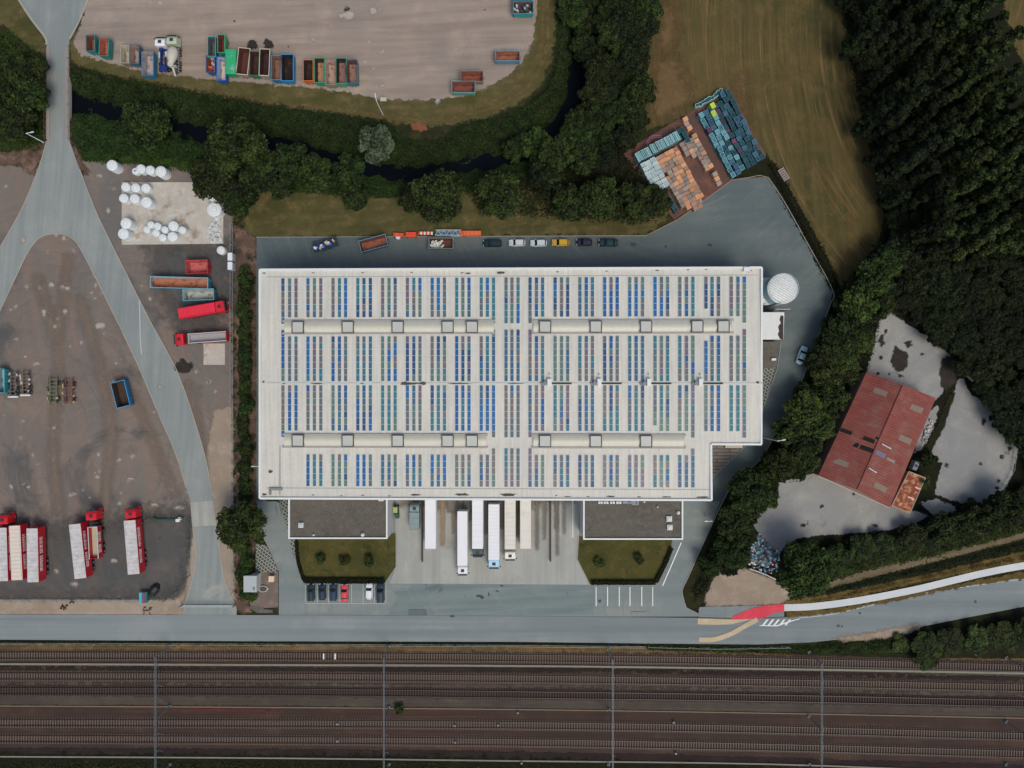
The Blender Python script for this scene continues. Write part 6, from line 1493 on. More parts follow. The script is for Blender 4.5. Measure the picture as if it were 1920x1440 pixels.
# ---- bare chassis in the west yard
for i, (x, y, w_, h_, lab, cc_) in enumerate(((25,720,18,48,'bare trailer chassis with a white rear bumper, next to the teal container',C(96,98,100)),(48,718,19,46,'bare trailer chassis with a white rear bumper, second from the left',C(110,98,90)),(100,733,21,50,'greenish stack of truck frames, third in the chassis row',C(102,108,84)),(129,734,22,48,'rusty truck frame with yellow side rails',C(110,70,64)))):
    t = thing('bare_chassis', lab, 'chassis', vloc(x, y, 1.0), R(-90), 'bare chassis in the west yard'); L_ = h_*S; wd = w_*S; P = paint('chassis_%d' % i, cc_, .8, .25, 1.5)
    mb = MB()
    for s_ in (-.28, .28): mb.box((0, s_*wd, .9), (L_, .16, .3))
    for k in range(7): mb.box((-L_/2+L_*(k+.5)/7, 0, .88), (.16, wd*.7, .2))
    mb.build('frame', P, t)
    g = random.Random(i); mb = MB()
    for k in range(16): mb.box((g.uniform(-L_*.45, L_*.45), g.choice((-1, 1))*wd*g.uniform(.3, .48), .9+g.uniform(0, .3)), (g.uniform(.2, .7), g.uniform(.15, .35), .25), g.uniform(-.3, .3), g.randrange(3))
    mb.build('fittings', [P, M_DARK, paint('fit_%d' % i, (C(176,174,168), C(190,180,168), C(150,150,110), C(170,140,90))[i], .6, .15, 2)], t)
    wheels(t, (L_*.18, L_*.38) if i < 2 else (-L_*.3, L_*.3), wd*.45, .42)
    if i < 2: mb = MB(); mb.box((L_/2, 0, 1.0), (.35, wd, .3)); mb.build('bumper', M_COPE, t)

# ---- white tanks on and around the concrete pad
M_TANK = paint('tank_white', C(196,200,206), .5, .05, 2); M_TANKL = paint('tank_lid', C(210,214,218), .5, .05, 2); M_TRING = paint('tank_ring', C(172,176,182), .6, .06, 2)
def tank_proto(r, h, hole=False, fluted=False):
    t = thing('storage_tank', 'x', 'tank'); mb = MB(); mb.cyl((0,0,h/2), r, h, 26)
    for k in range(3): mb.cyl((0,0,h*(.2+.3*k)), r*1.02, .1, 26)
    mb.build('shell', M_TANK, t); mb = MB(); mb.cyl((0,0,h+.06), r*.98, .12, 26, r2=r*.86); mb.cyl((0,0,h+.15), r*.6, .08, 22); mb.build('lid', [M_TANKL], t)
    mb = MB()
    for rr in (.78, .42):
        n = 26
        for i in range(n):
            a, b_ = 2*math.pi*i/n, 2*math.pi*(i+1)/n; zz = h+(.12 if rr > .6 else .2); mb.tube((rr*r*math.cos(a), rr*r*math.sin(a), zz), (rr*r*math.cos(b_), rr*r*math.sin(b_), zz), .04, 5)
    mb.build('ring', M_TRING, t)
    mb = MB(); mb.cyl((0,0,h+.22), r*.2, .12, 14); mb.build('manhole', M_DARK if hole else M_TANKL, t)
    return t
TP = {}
for r_ in (.85, 1.1, 1.3, 1.65): TP[r_] = None
TK = [(210,310,1.3,2.7,0,'white tank standing alone north west of the concrete pad'),(254,321,.85,1.2,1,'small white tank with a black opening north of the pad'),(264,316.5,1.1,1.8,0,'white tank just right of the tank with the black opening'),(281.5,319,1.1,1.8,0,'second white tank from the right in the row north of the pad'),(301.5,321.5,1.3,2.6,0,'rightmost and largest white tank in the row north of the pad'),
 (236.5,351,1.1,1.5,0,'left white tank in the top row on the pad corner'),(255,352.5,1.1,1.5,0,'middle white tank in the top row on the pad corner'),(274,353,1.1,1.5,0,'right white tank in the top row on the pad corner'),(232.5,372,1.1,1.8,0,'left white tank in the second row on the pad corner'),(253,373,1.15,1.6,0,'middle white tank in the second row on the pad corner'),(275,379.5,1.3,2.4,0,'tall white tank at the lower right of the corner group'),
 (237,419,1.3,2.7,0,'upper of two tall white tanks at the pad west edge'),(232,438.5,1.3,2.6,0,'lower of two tall white tanks at the pad west edge'),
 (283.5,421.5,.85,1.4,0,'small white tank at the top left of the middle cluster'),(296,424.5,.9,1.4,0,'second small white tank from the left at the top of the middle cluster'),(276,430.5,.85,1.4,0,'leftmost small white tank of the middle cluster'),(309.5,431,.85,1.4,0,'small white tank at the heart of the middle cluster'),(293,437,.9,1.4,0,'small white tank in the lower left of the middle cluster'),(325.5,424,1.2,1.6,0,'larger white tank at the top right of the middle cluster'),(342.5,431.5,.9,1.6,0,'rightmost small white tank of the middle cluster'),(305.5,446,.95,1.4,0,'lowest white tank of the middle cluster'),(324,444,1.2,1.5,0,'larger white tank at the lower right of the middle cluster'),
 (402.5,367,1.5,2.0,0,'upper large white tank at the pad east edge'),(402,393,1.75,2.4,0,'biggest white tank at the pad east edge'),(414,469,1.0,1.2,0,'oval white tank lying below the pad')]
for (x, y, r_, h_, hole, lab) in TK:
    p_ = tank_proto(r_*.96, h_, bool(hole)); lx, ly, _ = W(x, y, h_); p_.location = (lx, ly, .2 if 229 < x < 419 and 342 < y < 457 else .03); p_['label'] = lab; p_['group'] = 'white tanks round the concrete pad'
g_ = random.Random(12); k = 0
for (x, y) in ((409,416),(403,424),(411,430),(398,440),(409,443),(403,450),(413,451),(397,430)):
    t = thing('concrete_ring', '%s concrete ring from the top in the jumbled heap at the pad corner' % ordn(k), 'ring', W(x, y)[:2]+(.2,), g_.uniform(0, 3), 'concrete rings heaped at the pad corner'); k += 1
    mb = MB(); n = 18; r_ = g_.uniform(.45, .8)
    for i in range(n):
        a, b_ = 2*math.pi*i/n, 2*math.pi*(i+1)/n
        o1, o2, i1, i2 = [(rr*math.cos(q), rr*math.sin(q)) for rr, q in ((r_, a), (r_, b_), (r_*.76, a), (r_*.76, b_))]
        mb.face([(*o1, 0), (*o2, 0), (*o2, .5), (*o1, .5)]); mb.face([(*i2, 0), (*i1, 0), (*i1, .5), (*i2, .5)]); mb.face([(*o1, .5), (*o2, .5), (*i2, .5), (*i1, .5)])
    mb.build('ring_wall', M_TANK, t)
    mb = MB()
    for i in range(5): mb.box((g_.uniform(-.7, .7), g_.uniform(-.7, .7), .15), (g_.uniform(.2, .5), g_.uniform(.2, .4), .3), g_.uniform(0, 3))
    mb.build('loose_piece', M_TANKL, t)
t = thing('blue_barrel', 'dark blue barrel at the north east corner of the pad', 'barrel', W(385, 347)[:2]+(.1,)); mb = MB(); mb.cyl((0,0,.6), .6, 1.2, 18); mb.cyl((0,0,.4), .63, .06, 18); mb.cyl((0,0,.85), .63, .06, 18); mb.build('drum', paint('barrel_blue', C(24,70,96), .4, .1, 2), t); mb = MB(); mb.cyl((0,0,1.24), .5, .06, 18); mb.build('lid', paint('barrel_blue2', C(50,120,150), .4, .1, 2), t)
for y, lab in ((484,'upper white cabinet on the yard fence line'),(501,'lower white cabinet on the yard fence line')):
    t = thing('white_cabinet', lab, 'cabinet', W(437.5, y)[:2]+(0,)); mb = MB(); mb.box((0,0,.95), (1.0, 1.7, 1.9)); mb.build('body', M_WALLW, t); mb = MB(); mb.box((0,0,1.94), (1.1, 1.8, .1)); mb.build('roof', paint('cab_white', C(206,212,222), .5, .04, 2), t); mb = MB(); mb.box((-.52, 0, 1.0), (.05, 1.4, 1.6)); mb.build('door', M_GREYL, t)

# ---- fences
def fence(label, px, h=1.8, sp=3.0, name='fence', mat=None, cat='fence', gap=True, rails=3, z=0.0, rw=.05):
    mat = mat or M_GREYM; P_ = [W(x, y)[:2] for x, y in px]; t = thing(name, label, cat, (P_[0][0], P_[0][1], z)); ox, oy = P_[0]
    mb = MB(); posts = []
    for a, b_ in zip(P_[:-1], P_[1:]):
        L_ = math.hypot(b_[0]-a[0], b_[1]-a[1]); rz = math.atan2(b_[1]-a[1], b_[0]-a[0])
        for k in range(rails): mb.box(((a[0]+b_[0])/2-ox, (a[1]+b_[1])/2-oy, h*(.12+.85*k/max(1, rails-1))), (L_, rw, rw), rz)
        n = max(1, int(L_/sp))
        for i in range(n): f = i/n; posts.append((a[0]+(b_[0]-a[0])*f-ox, a[1]+(b_[1]-a[1])*f-oy))
        if gap:
            m_ = int(L_/.5)
            for i in range(m_): f = (i+.5)/m_; mb.box((a[0]+(b_[0]-a[0])*f-ox, a[1]+(b_[1]-a[1])*f-oy, h*.5), (.02, .02, h*.85), rz)
    posts.append((P_[-1][0]-ox, P_[-1][1]-oy)); mb.build('rail', mat, t)
    for p in posts[:100]: q = MB(); q.box((p[0], p[1], h/2+.03), (.1, .1, h+.1)); q.build('post', mat, t)
    return t
M_FEN = paint('fence_galv', C(150,158,158), .5, .08, 2); M_FENG = paint('fence_green', C(34,70,64), .6, .1, 2)
fence('long galvanised fence between the west yard and the hedge strip', [(437,420),(437,1110)], 1.9, 5.0, mat=M_FEN, gap=False, rails=2, rw=.045)
fence('thin pale fence along the south edge of the west yard', [(-20,1124),(120,1124),(300,1124.5)], 1.2, 4.0, mat=M_FEN, gap=False)
fence('dark green fence curving round the south east corner of the west yard', [(357,972),(357,1078),(333,1106),(312,1124)], 2.0, 4.0, mat=M_FENG)
fence('dark green fence running from the lane to the red truck', [(276,972),(345,970)], 1.8, 3.0, mat=M_FENG)
fence('low wire fence between the main road and the railway', [(-20,1205.5),(480,1207),(960,1209.5),(1210,1212)], 1.1, 6.0, mat=M_FEN, gap=False, rails=2)
fence('guard rail along the outside of the curving road', [(1215,1212),(1340,1215),(1480,1213)], .8, 4.0, name='guard_rail', mat=M_FEN, gap=False, rails=2)
fence('bridge railing on the west side of the small bridge', [(88,90),(88,262)], 1.1, 2.5, name='bridge_railing', mat=paint('rail_rust', C(110,84,76), .7, .15, 2), cat='railing', gap=False)
fence('bridge railing on the east side of the small bridge', [(130,90),(130,262)], 1.1, 2.5, name='bridge_railing', mat=paint('rail_pale', C(160,150,146), .7, .15, 2), cat='railing', gap=False)
# the bridge itself
t = thing('road_bridge', 'small concrete bridge carrying the lane over the dark stream', 'bridge', W(109, 175)[:2]+(0,))
a = W(88, 90); b_ = W(131, 264); w_ = b_[0]-a[0]; L_ = a[1]-b_[1]
mb = MB(); mb.box((0,0,-.45), (w_, L_, .8)); mb.build('deck', G['concrete'], t)
mb = MB(); mb.box((0, 8.0, -1.8), (w_*.98, .8, 2.4)); mb.box((0, -8.0, -1.8), (w_*.98, .8, 2.4)); mb.build('abutment', G['kerb'], t)
for s_ in (-1, 1): mb = MB(); mb.box((s_*(w_/2-.45), 0, .16), (.8, L_, .2)); mb.build('footway', paint('footway_pink', C(140,130,128), .8, .08, 1), t)

# lane gate, barriers
t = thing('sliding_gate', 'long pale sliding gate across the end of the lane', 'gate', W(392, 1134)[:2]+(.1,))
mb = MB(); L_ = 12.0
for z in (.2, 1.5): mb.box((0,0,z), (L_, .12, .12))
for i in range(40): mb.box((-L_/2+L_*(i+.5)/40, 0, .85), (.04, .04, 1.3))
mb.build('leaf', M_FEN, t)
for x in (-6.2, 6.2): mb = MB(); mb.box((x, 0, .9), (.25, .25, 1.8)); mb.build('post', M_GREYM, t)
# parts in the yard
t = thing('drawbar_frame', 'dark green steel frame lying beside the lane crossing', 'frame', W(315, 974)[:2]+(.05,))
mb = MB(); mb.box((0,0,.4), (6.4, .3, .3)); mb.box((-3.0, .0, .4), (.8, 1.0, .25)); mb.build('beam', M_FENG, t); mb = MB(); mb.cyl((3.0, .3, .45), .4, .5, 12); mb.box((2.6, -.1, .5), (.9, .7, .5)); mb.build('motor', M_COPE, t)
for i, (x, y, c_, w_, lab) in enumerate(((269,1118,(48,170,176),1.0,'narrow teal bin beside the magenta bin'),(274.5,1118,(150,52,110),.7,'narrow magenta bin between two coloured bins'),(279,1117,(34,96,88),.8,'narrow dark green bin right of the magenta bin'))):
    t = thing('waste_bin', lab, 'bin', W(x, y)[:2]+(.05,), 0, 'coloured bins at the yard edge'); P = paint('bin_%d' % i, C(*c_), .5, .06, 2)
    mb = MB(); mb.box((0,0,.6), (w_*.6, 2.4, 1.2), 0, 0, 1.04); mb.build('body', P, t); mb = MB(); mb.box((0,0,1.25), (w_*.66, 2.5, .12)); mb.build('lid', P, t)
    for s_ in (-1, 1): mb = MB(); mb.cyl((0, s_*.9, .12), .12, .3, 10, axis='X'); mb.build('wheel', M_BLACK, t)
t = thing('black_heap', 'black tarped heap standing beside the coloured bins', 'heap', W(290, 1106)[:2]+(.05,), R(55)); mb = MB()
secs = [[(x, w_*math.cos(q), max(0, h_*math.sin(q))) for q in [math.pi*k/8 for k in range(9)]] for x, w_, h_ in ((-1.7,.3,.2),(-1.2,.9,.9),(0,1.1,1.3),(1.1,.9,1.1),(1.8,.35,.3))]
loft(mb, secs); mb.build('tarp', paint('tarp_black', C(26,28,30), .5, .3, 2), t)

# ---- pallet yard
u = Vector((.475, -.88)).normalized(); v = Vector((-u.y, u.x))   # u: towards the road, v: to the east
ANG = math.atan2(u.y, u.x)
PALC = {'wood': [(200,146,110),(182,136,106),(208,158,120),(160,124,102)], 'greyw': [(150,132,124),(136,122,116),(164,146,136)], 'teal': [(100,138,142),(84,122,130),(116,150,156)], 'pale': [(152,172,178),(144,166,174),(164,182,186)],
        'dteal': [(24,58,68),(20,50,60),(30,70,80)], 'blue': [(40,76,98),(28,60,80),(52,88,108)], 'mauve': [(72,48,72),(96,66,86),(40,44,56)], 'mint': [(66,112,124),(92,138,150),(50,96,110)], 'lime': [(168,196,50),(150,184,60)]}
PROT = {}
def stack_proto(kind, ci, nlay, lx, ly, style):
    key = (kind, ci, nlay, round(lx, 1), round(ly, 1), style)
    if key in PROT: return PROT[key], False
    t = thing('pallet_stack' if style == 'pallet' else 'crate_stack', 'x', 'pallet stack' if style == 'pallet' else 'crate stack')
    c_ = C(*PALC[kind][ci]); P = paint('pal_%s_%d' % (kind, ci), c_, .75, .14, 2.5)
    if style == 'pallet':
        mb = MB()
        for k in range(nlay):
            z = k*.145
            for i in range(5): mb.box((0, -ly/2+ly*(i+.5)/5, z+.13), (lx, ly/5*.78, .022))
            for i in (-1, 0, 1): mb.box((i*(lx/2-.06), 0, z+.06), (.1, ly, .11))
        mb.build('pallets', P, t)
    else:
        mb = MB(); h = nlay*.28
        mb.box((0,0,h/2), (lx, ly, h), 0, 0, .97); mb.build('crates', P, t)
        mb = MB()
        for s_ in (-1, 1): mb.box((0, s_*(ly/2-.03), h+.02), (lx, .07, .06)); mb.box((s_*(lx/2-.03), 0, h+.021), (.07, ly-.14, .06))
        mb.build('crate_rim', paint('pal_%s_rim' % kind, C(*[min(255, int(q*1.25+18)) for q in PALC[kind][ci]]), .6, .08, 3), t)
    PROT[key] = t; return t, True
def row(px, py, n, pitch, kind, lab, nlay=(7, 11), lx=1.0, ly=1.2, style='pallet', skip=(), mix=None, along='u', cat=None):
    p0 = Vector(W(px, py, 1.4)[:2]); d_ = u if along == 'u' else v; g = random.Random(int(px*3+py)); c = 0
    for i in range(n):
        if i in skip: continue
        kk = kind if not mix or g.random() > mix[1] else mix[0]
        nl = g.randint(*nlay); key_c = g.randrange(len(PALC[kk])); pr_, new = stack_proto(kk, key_c, nl, lx, ly, style)
        p = p0+d_*(i*pitch)+Vector((g.uniform(-.04, .04), g.uniform(-.04, .04)))
        rz = ANG+g.uniform(-.02, .02)
        L_ = '%s, %s from %s' % (lab, ordn(c), 'the field end' if along == 'u' else 'the west'); c += 1
        if new: pr_.location = (p.x, p.y, .07); pr_.rotation_euler = (0,0,rz); pr_['label'] = L_; pr_['group'] = 'stacks in the pallet yard'
        else: dup(pr_, (p.x, p.y, .07), rz, L_, 'stacks in the pallet yard')
def at(a, b_):   # pixel of yard coordinates: a px along u, b px along v from the reference corner (1305,210)
    return (1307+a*.475+b_*.88, 212+a*.88-b_*.475)
# east block: dark blue and teal crates
cols = [('mint','mauve',.1,'mint green crate stack in the west row of crates',0),('blue','mint',.35,'blue crate stack in the second row of crates',0),('mint','dteal',.5,'green crate stack in the third row of crates',-2),('mauve','dteal',.6,'dark crate stack in the fourth row of crates',-1),('dteal','blue',.2,'dark teal crate stack in the fifth row of crates',-1),('blue','dteal',.5,'blue grey crate stack in the sixth row of crates',-2),('dteal','blue',.35,'dark teal crate stack in the east row of crates',-2)]
for j, (k1, k2, f, lab, off) in enumerate(cols):
    x, y = at(8+off*2-(10 if j > 4 else 0), 4+j*10.6); row(x, y, (13, 13, 13, 13, 13, 14, 14)[j], 1.30, k1, lab, (4, 7), 1.12, 1.02, 'crate', skip=(), mix=(k2, f))
for i, (a_, b_) in enumerate(((3,30),(17,24))):
    x, y = at(a_, b_); row(x, y, 1, 1, 'lime', '%s lime green crate stack in the crate block' % ('northern','southern')[i], (8, 8), 1.2, 1.0, 'crate')
g_ = random.Random(31)
for i in range(9):
    x, y = at(-9+g_.uniform(-2, 2)-max(0, i-4)*1.0, 3+i*6.6); r_ = g_.uniform(.4, .6)
    t = thing('round_tub', 'pale round tub at the field end of the crate block, %s from the west' % ordn(i), 'tub', W(x, y)[:2]+(.07,), 0, 'round tubs beside the crate block'); P = paint('tub_pale', C(140,184,184), .5, .08, 2)
    mb = MB(); mb.cyl((0,0,.55), r_, 1.1, 16, r2=r_*1.08); mb.build('side', P, t); mb = MB(); mb.cyl((0,0,1.08), r_*.8, .1, 16); mb.build('inside', paint('tub_in', C(34,70,80), .7, .1, 2), t)
# middle strip of single stacks beside the brick lane
x, y = 1285, 223; row(x, y, 16, 1.12, 'wood', 'wooden pallet stack in the line beside the brick lane', (6, 10), .95, 1.15, mix=('greyw', .45), skip=(3, 12))
# west block
x, y = 1279, 244; row(x, y, 3, 1.3, 'dteal', 'dark teal crate stack at the north tip', (4, 6), 1.15, 1.1, 'crate')
x, y = 1269, 249; row(x, y, 2, 1.3, 'dteal', 'dark crate stack next to the north tip', (4, 6), 1.15, 1.1, 'crate')
x, y = 1194, 298; row(x, y, 15, .75, 'teal', 'narrow teal stack in the back row', (8, 11), 2.1, .56, 'crate', along='v')
x, y = 1202, 309
for j in range(3):
    X_, Y_ = 1205+j*10.2*.88, 311-j*10.2*.475; row(X_, Y_, 8-(j == 2)*1, 1.08, 'pale', 'pale blue stack, %s west corner column' % NUM[j], (7, 8), .92, 1.18, 'crate')
for j, (X_, Y_, n_, k1, k2, f) in enumerate(((1233,298,13,'greyw','wood',.15),(1241,293.5,14,'greyw','wood',.4),(1249.5,289,15,'wood','greyw',.3),(1258,284.5,15,'wood','greyw',.15),(1266.5,280,13,'wood','wood',0))):
    row(X_, Y_, n_, 1.02, k1, 'wooden pallet stack in the %s long column' % NUM[j], (9, 12), .93, 1.12, mix=(k2, f), skip=(4,) if j == 0 else ())
for j, (X_, Y_, n_) in enumerate(((1280,270,3),(1289,265,4),(1298,262,7))):
    row(X_, Y_, n_, 1.15, 'greyw', 'grey pallet stack in the %s short column' % NUM[j], (6, 9), 1.05, 1.1, mix=('wood', .1))
x, y = 1322, 306; row(x, y, 2, 1.2, 'wood', 'orange wooden stack ending the short columns', (6, 9), 1.0, 1.1)
x, y = 1258, 376; row(x, y, 3, 1.2, 'dteal', 'dark teal crate stack at the west column road end', (4, 6), 1.1, 1.1, 'crate')
x, y = 1250, 366; row(x, y, 3, 1.2, 'dteal', 'dark crate stack at the road end under the tree', (4, 6), 1.1, 1.1, 'crate')
x, y = 1303, 361; row(x, y, 3, 1.1, 'wood', 'orange wooden pallet stack at the road end', (8, 12), .95, 1.15)
t = thing('bent_pipes', 'bundle of curved pink pipes at the north west edge of the pallet yard', 'pipes', W(1225, 263)[:2]+(.1,), R(28))
for k in range(4):
    mb = MB(); pts = [(-2+4*i/10, .25*k-.5+.9*math.sin(math.pi*i/10), .2) for i in range(11)]
    for a, b_ in zip(pts[:-1], pts[1:]): mb.tube(a, b_, .1, 6)
    mb.build('pipe', paint('pipe_pink%d' % (k % 2), (C(150,110,124), C(120,74,96))[k % 2], .6, .1, 2), t)
t = thing('pallet_stack', 'small grey pallet stack lying alone in the mown field', 'pallet stack', W(1468, 328)[:2]+(0,), R(-58)); P = paint('pal_lone', C(140,128,124), .8, .15, 2)
mb = MB()
for k in range(3):
    for i in range(6): mb.box((-1.3+i*.52, 0, .2+k*.2), (.36, 1.5, .06), 0)
    for s_ in (-.6, .6): mb.box((0, s_, .1+k*.2), (3.0, .12, .14))
mb.build('planks', P, t)

# ---- rubbish heap and odds and ends of the east property
g_ = random.Random(41); cols_ = [(196,214,222),(80,150,180),(40,96,130),(210,214,210),(70,60,60),(150,60,70),(120,180,190),(40,44,60),(226,226,226)]
t = thing('rubbish_heap', 'heap of white and blue rubbish at the tip of the concrete yard', 'rubbish heap', W(1432, 1035)[:2]+(.05,))
hp = pw([(1407,1005),(1424,1000),(1442,1022),(1462,1036),(1456,1070),(1440,1078),(1420,1070),(1405,1060)])
ox, oy = t.location.x, t.location.y
mb = MB(); n = 0
for (x, y) in scatter(hp, .33, 3, 5000)[:190]:
    s_ = g_.uniform(.2, .6); hh = 1.3*max(.2, 1-math.hypot(x-ox, y-oy)/4.2); mb.box((x-ox, y-oy, hh*g_.uniform(.3, 1)), (s_, s_*g_.uniform(.5, 1), s_*g_.uniform(.2, .7)), g_.uniform(0, 3), g_.randrange(9), g_.uniform(.6, 1), rx=g_.uniform(-.4, .4))
mb.build('debris', [paint('deb_%d' % i, C(*c_), .6, .2, 2) for i, c_ in enumerate(cols_)], t); t['label'] = 'heap of white and blue rubbish at the tip of the concrete yard'
fence('low white wall edging the rubbish heap', [(1404,1065),(1430,1074),(1459,1088)], .9, 2.0, name='low_wall', mat=paint('wall_pale', C(190,186,180), .8, .1, 2), cat='wall', gap=False, rails=4, rw=.22)
fence('pale low wall beside the small green lawn in the east', [(1811,704),(1830,722),(1856,752)], .9, 2.0, name='low_wall', mat=paint('wall_cream', C(176,166,152), .8, .1, 2), cat='wall', gap=False, rails=4, rw=.22)
fence('pale fence along the east side of the right concrete yard', [(1902,836),(1896,880),(1872,925),(1850,948)], 1.2, 2.0, name='fence', mat=M_FEN, gap=False)
sheet('green_lawn', [(1818,700),(1834,704),(1856,728),(1858,748),(1832,722)], Z[4], ground('lawn_green', C(76,80,20), C(66,70,18), C(92,92,30), .4, fine=.2, bump=.4))
for (x, y, w_, d_, h_, c_, nm, lab) in ((1730,768,2.4,1.0,1.0,(150,156,160),'oil_tank','grey metal tank against the barn north gable'),(1710,872,1.2,2.4,1.6,(120,128,140),'oil_tank','grey oval tank at the barn south east corner'),(1737,862,.9,3.0,.6,(206,204,200),'white_trough','white narrow trough on the grass right of the barn'),(1654,1014-1,1.6,.8,.8,(200,196,192),'white_crate','white crate lying at the south edge of the concrete yard'),(1740,800,1.0,3.6,.8,(176,170,160),'rubble_pile','pale rubble along the barn north east corner'),(1734,820,1.2,2.4,.8,(150,146,150),'rubble_pile','grey rubble along the barn east wall')):
    t = thing(nm, lab, nm.replace('_', ' '), W(x, y)[:2]+(.08,), R(-24)); P = paint('odd_%d' % x, C(*c_), .7, .15, 2)
    if nm == 'rubble_pile':
        mb = MB(); g = random.Random(x)
        for i in range(26): s_ = g.uniform(.15, .5); mb.box((g.uniform(-w_/2, w_/2), g.uniform(-d_/2, d_/2), g.uniform(.1, .5)), (s_, s_, s_*.6), g.uniform(0, 3), 0, .8)
        mb.build('stones', P, t)
    else:
        mb = MB(); mb.box((0,0,h_/2), (w_, d_, h_), 0, 0, .85); mb.build('body', P, t); mb = MB(); mb.cyl((0,0,h_+.05), min(w_, d_)*.3, .12, 12); mb.build('cap', M_DARK, t)
# forklift and shrub by the left annex
t = thing('forklift', 'dark forklift with a yellow guard beside the left annex wall', 'forklift', W(744, 953)[:2]+(.1,), R(90))
mb = MB(); mb.box((-.2, 0, .65), (1.8, 1.1, .8), 0, 0, .9); mb.box((-.9, 0, 1.0), (.5, 1.0, .5)); mb.build('body', M_DARK, t); mb = MB()
for x in (-.6, .6):
    for s_ in (-.45, .45): mb.box((x, s_, 1.6), (.07, .07, 1.2))
mb.box((0,0,2.2), (1.3, 1.0, .06)); mb.build('guard', paint('fork_yellow', C(150,160,90), .5, .08, 2), t)
mb = MB()
for s_ in (-.3, .3): mb.box((.85, s_, 1.3), (.08, .1, 2.2)); mb.box((1.4, s_, .12), (1.1, .12, .05))
mb.build('mast', M_GREYM, t); wheels(t, (-.7, .6), .6, .28)
t = thing('waste_bin', 'dark wheeled bin south of the forklift by the left annex', 'bin', W(746, 966)[:2]+(.1,)); mb = MB(); mb.box((0,0,.5), (.8, 1.0, 1.0), 0, 0, 1.08); mb.build('body', M_DARK, t); mb = MB(); mb.box((0,0,1.05), (.9, 1.1, .1)); mb.build('lid', M_FENG, t)
# steps and bins left of the left annex
t = thing('steel_stair', 'short steel stair in the corner left of the left annex', 'stairs', W(530, 952)[:2]+(.1,)); mb = MB()
for k in range(6): mb.box((-.4, 1.2-k*.45, 1.5-k*.25), (1.0, .4, .05))
mb.build('treads', M_GREYM, t); mb = MB()
for s_ in (-.9, .1): mb.tube((s_, 1.4, 2.5), (s_, -1.3, 1.1), .04, 6)
mb.build('handrail', M_FENG, t)

# ---- street lamps (leaning away from the middle of the picture only by perspective)
def lamp(px, py, h, ang, label, hc=None):
    t = thing('street_lamp', label, 'street lamp', W(px, py)[:2]+(0,), R(ang)); mb = MB(); mb.tube((0,0,0), (0,0,h), .13, 10, r2=.08); mb.build('pole', M_COPE, t); mb = MB(); mb.tube((0,0,h-.1), (1.1, 0, h+.1), .07, 8); mb.build('arm', M_COPE, t)
    mb = MB(); mb.box((1.4, 0, h+.08), (.8, .32, .14), 0, 0, .8); mb.build('lamp_head', M_GREYL, t)
lamp(718, 215, 8.0, 100, 'street lamp on the grass verge south of the north yard'); lamp(82, 267, 6.0, 10, 'street lamp at the south west end of the bridge'); lamp(1431, 821, 9.0, 10, 'street lamp at the east side of the warehouse'); lamp(506, 868, 7.0, 180, 'street lamp at the west wall of the warehouse'); lamp(1322, 968, 6.0, 180, 'street lamp at the bend of the driveway')
for i, (x, y, lab) in enumerate(((1490,733,'white topped bollard at the edge of the back lot'),(721,191,'white sign board on the verge by the street lamp'))):
    t = thing(('bollard','sign_board')[i], lab, ('bollard','sign')[i], W(x, y)[:2]+(0,))
    if i == 0: mb = MB(); mb.cyl((0,0,.5), .25, 1.0, 14); mb.build('post', M_GREYM, t); mb = MB(); mb.cyl((0,0,1.1), .38, .3, 16, r2=.2); mb.build('lamp_head', M_COPE, t)
    else:
        mb = MB(); mb.box((0,0,1.5), (1.4, .9, .1), 0, 0); mb.build('board', paint('board_pale', C(176,168,150), .7, .08, 2), t); mb = MB(); mb.box((-.5, 0, .7), (.1, .1, 1.5)); mb.box((.5, 0, .7), (.1, .1, 1.5)); mb.build('post', M_GREYM, t)

